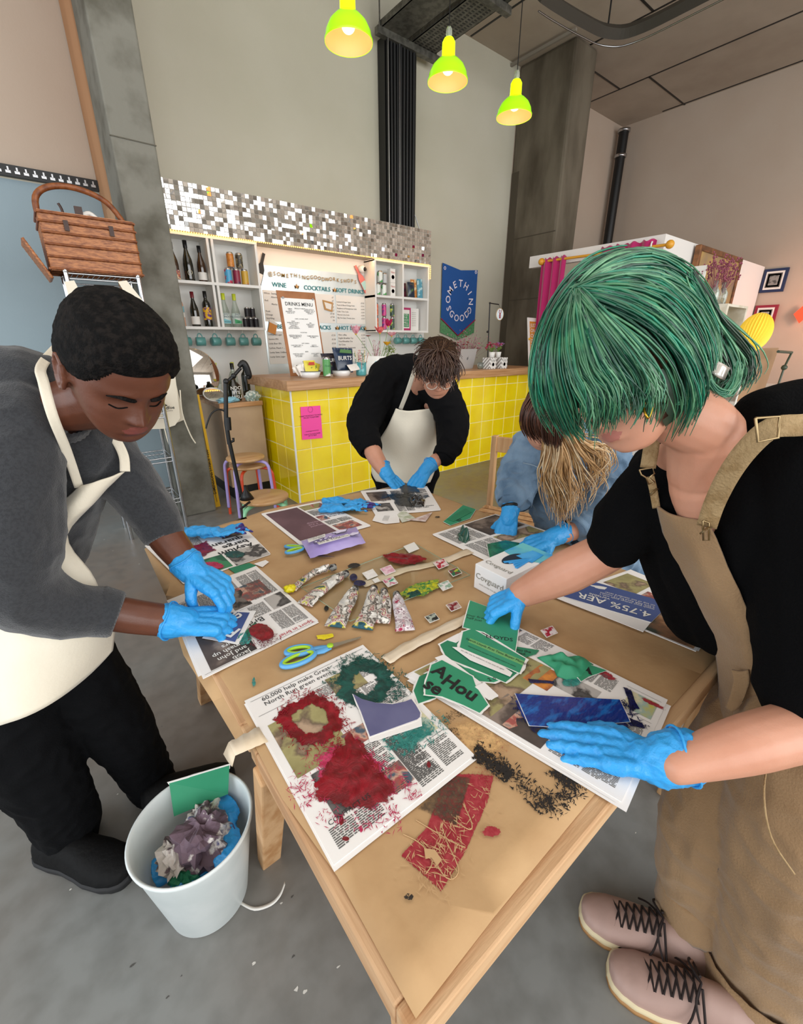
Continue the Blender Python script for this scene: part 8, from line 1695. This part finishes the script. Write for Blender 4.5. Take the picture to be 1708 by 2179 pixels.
# ---------------------------------------------------------------- 3. person in the denim shirt
Denim = mat('washed_denim', '7690a8', .85, var=(9, '4f6b86', .4, .64), bump=(330, .3), sheen=.1)
def person_denim():
    t = thing('person', 'person in a washed denim shirt, long fair hair hanging over the table', 'person', (1.8, .9, 0))
    hc = D(1163, 884, 1.52); M = headM(hc, camv(-.35, -.85, .4), camv(-.2, .45, .87)); sc = .98; m = MB(); head(m, M, sc, .9)
    neck = J(1210, 920, 1.66, 32); shA, shB = J(1130, 985, 1.80, 20), J(1290, 995, 1.75, 20); elA, wrA = J(1098, 1040, 1.74, 20), J(1083, 1098, 1.68, 17); elB, wrB = J(1286, 1095, 1.63, 22), J(1176, 1144, 1.54, 19)
    limb(m, [(M @ Vector((0, -.04, -.05)), .05), neck, J(1215, 1010, 1.9, 30), J(1270, 1130, 2.02, 30)]); limb(m, [shA, elA, wrA]); limb(m, [shB, elB, wrB]); limb(m, [shA, J(1210, 960, 1.85, 22), shB])
    remesh(m, .005, 2).use(SkinL).build('body', t)
    m = MB(); limb(m, [J(1130, 962, 1.74, 42), J(1105, 1010, 1.76, 42), J(1096, 1050, 1.73, 37)]); limb(m, [J(1290, 975, 1.68, 45), J(1305, 1040, 1.66, 44), J(1286, 1095, 1.62, 42), J(1248, 1122, 1.57, 33)])
    limb(m, [J(1135, 955, 1.76, 45), J(1205, 940, 1.78, 50), J(1285, 960, 1.72, 45)]); limb(m, [J(1205, 980, 1.82, 85), J(1220, 1060, 1.88, 92), J(1260, 1140, 1.98, 90), J(1300, 1200, 2.05, 88)])
    remesh(m, .006, 2, folds(.014, 13, 1.0, 21)).use(Denim).build('denim_shirt', t)
    rib('turned_cuff', t, J(1098, 1042, 1.74)[0], J(1094, 1072, 1.71)[0], .072, .068, Denim, 20); rib('turned_cuff', t, J(1252, 1118, 1.585)[0], J(1222, 1134, 1.56)[0], .066, .060, Denim, 20)
    MB().use(Denim).grid(cloth_wave(sheet_grid([[(1240, 1040, 1.73), (1262, 1038, 1.72), (1285, 1036, 1.72)], [(1240, 1055, 1.73), (1262, 1060, 1.72), (1287, 1055, 1.72)], [(1246, 1066, 1.74), (1262, 1074, 1.73), (1282, 1066, 1.73)]], 3), .002)).build('pocket_flap', t, solid=.006)
    MB().use(mat('denim_stitching', '8fa3b5', .8)).tube(catmull([D(1112, 985, 1.66), D(1150, 1000, 1.66), D(1185, 1060, 1.72), D(1200, 1120, 1.80)], 6), .0022, 5).build('front_seam', t)
    # trousers, shoes on the floor behind the table
    hp = D(1290, 1190, 2.05); m = MB()
    for s in (-1, 1): limb(m, [(hp+Vector((.02, s*.09, .1)), .12), (Vector((hp.x+.03, hp.y+s*.1, .45)), .075), (Vector((hp.x+.08, hp.y+s*.1, .09)), .055)]); shoe(t, (hp.x+.16, hp.y+s*.1, 0), (hp.x-.1, hp.y+s*.11, 0), .09, BlkSh, BlkSo, .08)
    remesh(m, .01, 3).use(mat('blue_jeans', '39506e', .85, bump=(300, .2))).build('jeans', t)
    haircap(M, sc, hairmask(.045, -.03, -.09), .010, .001, HairB, t, seed=4)
    BL = [mat('fair_'+n, c, .42, var=(30, c2, .42, .6), spec=.5) for n, c, c2 in (('honey', 'b98f5f', 'c9a272'), ('ash', 'cbb08a', 'd8c3a0'), ('wheat', '9a7448', 'b08a58'))]; BR = [mat('auburn_strand', '4a2a1c', .4, var=(30, '5f3826')), mat('dark_brown_strand', '3a2218', .4)]
    gl = [[(1175, 830, 1.42), (1135, 838, 1.40), (1112, 870, 1.41), (1108, 905, 1.43), (1122, 935, 1.45)], [(1175, 835, 1.42), (1150, 850, 1.38), (1135, 885, 1.38), (1138, 915, 1.40), (1155, 938, 1.42)], [(1180, 840, 1.42), (1175, 860, 1.37), (1165, 895, 1.36), (1165, 925, 1.38), (1168, 950, 1.40)], [(1190, 840, 1.42), (1200, 870, 1.38), (1200, 905, 1.38), (1195, 935, 1.40), (1190, 960, 1.42)]]
    strands('brown_crown_hair', t, gl, 260, .0028, BR, None, .004, seed=6, npt=10)
    gl = [[(1158, 912, 1.42), (1160, 950, 1.44), (1155, 1000, 1.47), (1168, 1050, 1.50), (1200, 1098, 1.52)], [(1170, 910, 1.41), (1178, 960, 1.43), (1172, 1010, 1.46), (1190, 1060, 1.49), (1192, 1112, 1.51)], [(1185, 910, 1.41), (1200, 960, 1.43), (1208, 1010, 1.46), (1225, 1050, 1.48), (1222, 1092, 1.50)], [(1200, 910, 1.41), (1225, 955, 1.43), (1245, 990, 1.45), (1262, 1020, 1.48), (1240, 1060, 1.5)], [(1210, 905, 1.41), (1245, 940, 1.43), (1290, 945, 1.46), (1300, 980, 1.48), (1275, 1015, 1.5)]]
    strands('fair_long_hair', t, gl, 330, .0026, BL, None, .010, seed=7, curl=.009, curlf=6, npt=16, clumps=34)
    glove(t, wrA[0], D(1072, 1150, 1.66)-wrA[0], camv(-.3, .3, 1), 1, [(.9, 1.1, .6), (.9, 1.1, .6), (.95, 1.1, .6), (1, 1.1, .6)], elA[0], .02, (.8, .5, .4), 1.05, .034); glove(t, wrB[0], D(1115, 1165, 1.53)-wrB[0], camv(0, 1, .6), -1, [(.5, .5, .4), (.55, .6, .4), (.6, .6, .4), (.6, .7, .4)], elB[0], .04, (.7, .2, .3), 1.05, .034)
    MB().use(Black).tube([wrA[0]+(elA[0]-wrA[0]).normalized()*.045+camv(.033*math.cos(a), .008*math.sin(a), .033*math.sin(a)) for a in np.linspace(0, 2*PI, 25)], .008, 6).build('wrist_band', t)
person_denim()
# ---------------------------------------------------------------- 4. person in the black sweatshirt at the head of the table
def person_far():
    t = thing('person', 'person in black sweatshirt, cream apron and glasses bending at the far end', 'person', (1.55, 2.2, 0))
    hc = D(930, 785, 2.0); M = headM(hc, camv(.05, -.80, .60), camv(0, .6, .8)); sc = 1.02; m = MB(); head(m, M, sc, .9)
    neck = J(905, 800, 2.25, 24); shA, shB = J(820, 825, 2.50, 18), J(945, 868, 2.40, 18); elA, wrA = J(776, 905, 2.40, 16), J(822, 1008, 2.2, 14); elB, wrB = J(960, 935, 2.34, 15), J(904, 1003, 2.24, 14)
    limb(m, [(M @ Vector((0, -.04, -.05)), .055), neck, J(875, 870, 2.6, 26), J(862, 1000, 2.8, 30)]); limb(m, [shA, elA, J(795, 965, 2.27, 19), wrA]); limb(m, [shB, elB, wrB]); limb(m, [shA, J(890, 850, 2.45, 18), shB])
    remesh(m, .005, 2).use(SkinL).build('body', t)
    m = MB(); limb(m, [J(822, 812, 2.42, 38), J(790, 860, 2.42, 38), J(772, 910, 2.38, 33), J(785, 948, 2.32, 27)]); limb(m, [J(945, 850, 2.32, 36), J(962, 895, 2.34, 34), J(962, 935, 2.32, 30), J(948, 965, 2.28, 24)])
    limb(m, [J(825, 805, 2.44, 42), J(875, 795, 2.42, 40), J(935, 830, 2.34, 38)]); limb(m, [J(872, 830, 2.52, 66), J(868, 920, 2.62, 64), J(862, 1010, 2.75, 60)])
    remesh(m, .007, 4, folds(.010, 9, .8, 31)).use(BlkS).build('sweatshirt', t)
    rib('sleeve_cuff', t, J(783, 940, 2.32)[0], J(790, 962, 2.29)[0], .065, .060, BlkS, 40); rib('sleeve_cuff', t, J(950, 958, 2.29)[0], J(942, 976, 2.27)[0], .062, .058, BlkS, 40)
    hp = D(862, 1010, 2.75); m = MB()
    for s in (-1, 1): o = _R*s*.10; limb(m, [(hp+o, .12), (Vector((hp.x, hp.y, .48))+o, .08), (Vector((hp.x, hp.y, .09))+o, .055)]); shoe(t, Vector((hp.x, hp.y, 0))+o+_F*.08, Vector((hp.x, hp.y, 0))+o-_F*.20, .10, BlkSh, BlkSo, .08)
    remesh(m, .01, 3).use(BlkT).build('trousers', t)
    rows = [[(842, 868, 2.36), (865, 874, 2.33), (895, 872, 2.32), (924, 868, 2.34)], [(826, 905, 2.42), (860, 908, 2.37), (895, 905, 2.36), (926, 900, 2.40)], [(800, 950, 2.50), (850, 955, 2.42), (895, 950, 2.42), (928, 945, 2.48)], [(790, 1000, 2.56), (845, 1005, 2.46), (890, 1002, 2.46), (926, 995, 2.52)], [(800, 1024, 2.58), (845, 1032, 2.48), (885, 1034, 2.48), (915, 1026, 2.53)]]
    ap = MB().use(Cream).grid(cloth_wave(sheet_grid(rows), .012, 8, 9)).build('apron', t, solid=.003); ap['label'] = 'cream canvas apron'
    ribbon('apron_strap', t, [(852, 870, 2.33), (866, 835, 2.20), (878, 800, 2.12), (884, 780, 2.1)], .022, Cream)
    haircap(M, sc, hairmask(.035, -.02, -.09), .016, .003, HairB, t, seed=9, fr=40)
    gl = [[(930, 750, 1.89), (900, 750, 1.88), (884, 775, 1.89), (882, 800, 1.91)], [(930, 750, 1.89), (908, 765, 1.86), (900, 788, 1.86), (904, 810, 1.88)], [(935, 748, 1.89), (925, 770, 1.85), (924, 795, 1.85), (930, 818, 1.87)], [(940, 748, 1.89), (945, 770, 1.85), (950, 798, 1.85), (946, 820, 1.87)], [(940, 748, 1.89), (966, 758, 1.88), (975, 785, 1.89), (968, 812, 1.91)], [(935, 750, 1.91), (922, 732, 1.97), (905, 732, 2.02), (890, 748, 2.05)], [(940, 750, 1.91), (955, 730, 1.97), (968, 738, 2.02), (976, 756, 2.05)]]
    gl += [[(930, 752, 1.87), (915, 738, 1.92), (900, 736, 1.97), (886, 752, 2.0)], [(932, 752, 1.87), (930, 734, 1.91), (930, 726, 1.98), (930, 727, 2.04)], [(936, 752, 1.87), (948, 737, 1.92), (962, 738, 1.97), (974, 758, 2.0)]]
    strands('hair_locks', t, gl, 560, .0032, [mat('brown_strand', '3c281d', .45, var=(30, '523a2a')), mat('dark_brown_strand', '3a2218', .4)], None, .008, seed=8, npt=9, curl=.010, curlf=5)
    Gf = mat('clear_glasses', 'd8c8b8', .2, coat=1)
    for s in (-1, 1):
        c = Vector((s*.032, .103, -.016)); MB().use(Gf).tube([M @ (c+Vector((.024*math.cos(a), -.004*abs(math.cos(a)), .019*math.sin(a)))) for a in np.linspace(0, 2*PI, 25)], .0022, 6).build('glasses_rim', t); MB().use(Gf).tube([M @ Vector((s*.056, .098, -.012)), M @ Vector((s*.082, .0, -.008))], .002, 6).build('glasses_arm', t)
    glove(t, wrA[0], D(852, 1040, 2.2)-wrA[0], Vector((0, 0, 1))+camv(.2, 0, .3), -1, [(.5, .6, .4)]*4, elA[0]*.4+J(795, 965, 2.27)[0]*.6, .03, (.8, .3, .3), 1.12, .036); glove(t, wrB[0], D(878, 1042, 2.19)-wrB[0], Vector((0, 0, 1))+camv(-.2, 0, .5), 1, [(.4, .6, .4)]*4, elB[0], .08, (.8, .3, .3), 1.15, .037)
person_far()

# ================================================================ discarded gloves and bin contents
InkGl = mat('purple_inked_nitrile', '2c1f5e', .4, var=(30, '3a2a80'))
def old_glove(px, h, ang, label, group, seed, s=1.0, parent=None, base=None):
    c = base or tz(px[0], px[1], h); m = MB(); hand(m, c, Vector((math.cos(ang), math.sin(ang), 0)), Vector((.1, .05, 1)), 1 if seed % 2 else -1, [(.4, .5, .3), (.1, .3, .5), (.6, .4, .2), (.2, .6, .2)], .16, (.3, -.2, .4), s); d = Vector((math.cos(ang), math.sin(ang), 0))
    limb(m, [(c, .03*s), (c-d*.05*s, .036*s), (c-d*.08*s, .034*s)])
    m.v = [Vector((v.x+.012*mn.noise(v*18+Vector((seed, 0, 0))), v.y+.012*mn.noise(v*18+Vector((seed, 4, 0))), max(c.z-.006, c.z+(v.z-c.z)*.55+.014*mn.noise(v*22)))) for v in m.v]
    g = remesh(m, .0032, 2, lambda p, n: .004*mn.noise(p*60)+.003*max(0, 1-abs(mn.noise(p*34))*5))
    if base is not None:
        for k, v in enumerate(g.v):
            lim = RB+(RT-RB)*max(0, v.z)/HB-.018; d_ = Vector((v.x-bx, v.y-by, 0))
            if d_.length > lim: d_ = d_.normalized()*(lim-.004*abs(mn.noise(v*40))); g.v[k] = Vector((bx+d_.x, by+d_.y, v.z))
    tipc = c+d*.15*s; paint(g, [(Glove, None), (InkGl, lambda p: (p-tipc).length < .055*s and mn.noise(p*55) > -.12)]); g.origin = c; return tag(g.build('used_glove'), label, 'glove', group)
GG = 'used blue gloves lying on the table'
old_glove((735, 1068), .014, -.75, 'used blue glove with purple tips beside the far newspaper, upper of its pair', GG, 1, .95); old_glove((725, 1082), .020, -.55, 'used blue glove crumpled across the upper one, nearer the wipes packet', GG, 4, .9)
old_glove((420, 1134), .022, .12-.75, 'used blue glove on the far left newspaper, cuff towards the grey sleeve', GG, 2, .95); old_glove((450, 1130), .034, .25-.75, 'used blue glove lying over its pair with inky tips pointing at the stool', GG, 5, .9)
BinG = 'waste inside the white bin'
for k, (dx, dy, z, a, s) in enumerate(((-.045, -.07, .185, .2, .95), (.05, -.06, .20, 1.4, 1.0), (.07, -.01, .225, 1.3, 1.0), (-.065, .0, .17, -.6, .9))):
    old_glove(None, 0, a, 'crumpled used blue glove in the white bin, '+['nearest the camera', 'under the purple newspaper ball', 'against the right side of the bin', 'against the left side of the bin'][k], BinG, 7+k, s, base=Vector((bx+dx, by+dy, z)))
m = MB().use(LGrn).use(LGrn); P = [(bx-.03, by+.085, .24), (bx+.10, by+.05, .25), (bx+.118, by+.058, .335), (bx-.02, by+.115, .325)]; m.poly(P, .0015, (0, -1, 0)).use(NewsW).poly([Vector(P[3])+Vector((0, .001, -.012)), Vector(P[2])+Vector((0, .001, -.012)), Vector(P[2])+Vector((.004, .001, .004)), Vector(P[3])+Vector((-.004, .001, .004))], .0016, (0, -1, 0)); m.origin = P[0]
tag(m.build('paper_sheet'), 'green newspaper page with white margin standing at the back of the bin', 'paper', BinG)
CrN = mat('crumpled_newspaper', 'd6cfc8', .8, var=(26, '6a5a5e', .5, .56), bump=(40, .3)); CrP = mat('crumpled_purple_newspaper', '6e5a66', .8, var=(18, 'd8d2cc', .56, .6, .66, '4a4a7a'), bump=(40, .3))
def pball(c, r, mt, label, seed, sc=(1, 1, .8)):
    m = MB(); n = 30; c = Vector(c); vs = []
    for i in range(16):
        for k in range(n):
            a = 2*PI*k/n; ph = PI*i/15; d = Vector((math.sin(ph)*math.cos(a), math.sin(ph)*math.sin(a), math.cos(ph))); q = d*2.4+Vector((seed, 0, 0)); cell = mn.cell_vector(q*.9); f = 1+.28*(cell.x-.5)+.45*mn.noise(q*1.6); vs.append(c+Vector((d.x*sc[0], d.y*sc[1], d.z*sc[2]))*r*f)
    m.use(mt).add(vs, [(i*n+k, (i+1)*n+k, (i+1)*n+(k+1) % n, i*n+(k+1) % n) for i in range(15) for k in range(n)], False); m.origin = c; return tag(m.build('crumpled_newspaper'), label, 'paper', BinG)
pball((bx+.015, by-.015, .235), .060, CrP, 'crumpled purple printed newspaper on top of the waste in the bin', 3, (1, 1.1, .9)); pball((bx-.045, by-.005, .215), .045, CrN, 'crumpled white printed newspaper left of the purple one in the bin', 6, (.9, 1.2, .8)); pball((bx+.035, by+.035, .22), .045, CrN, 'crumpled newspaper behind the purple one in the bin', 9)
pball((bx-.04, by-.055, .19), .038, LGrnD, 'crumpled green page low at the front left of the bin', 12)
m = MB().use(Lw); m.add([v for p in catmull([at(510, 1922, 'z', .002), at(540, 1935, 'z', .004), at(575, 1925, 'z', .003), at(595, 1905, 'z', .012), at(605, 1880, 'z', .02)], 4) for v in (p+Vector((0, -.004, 0)), p+Vector((.003, .004, .0005)))], [(2*i, 2*i+1, 2*i+3, 2*i+2) for i in range(16)], True); m.origin = at(560, 1925, 'z', .002)
tag(m.build('paper_strip', solid=.0008), 'thin curled white paper strip on the floor beside the bin', 'paper')
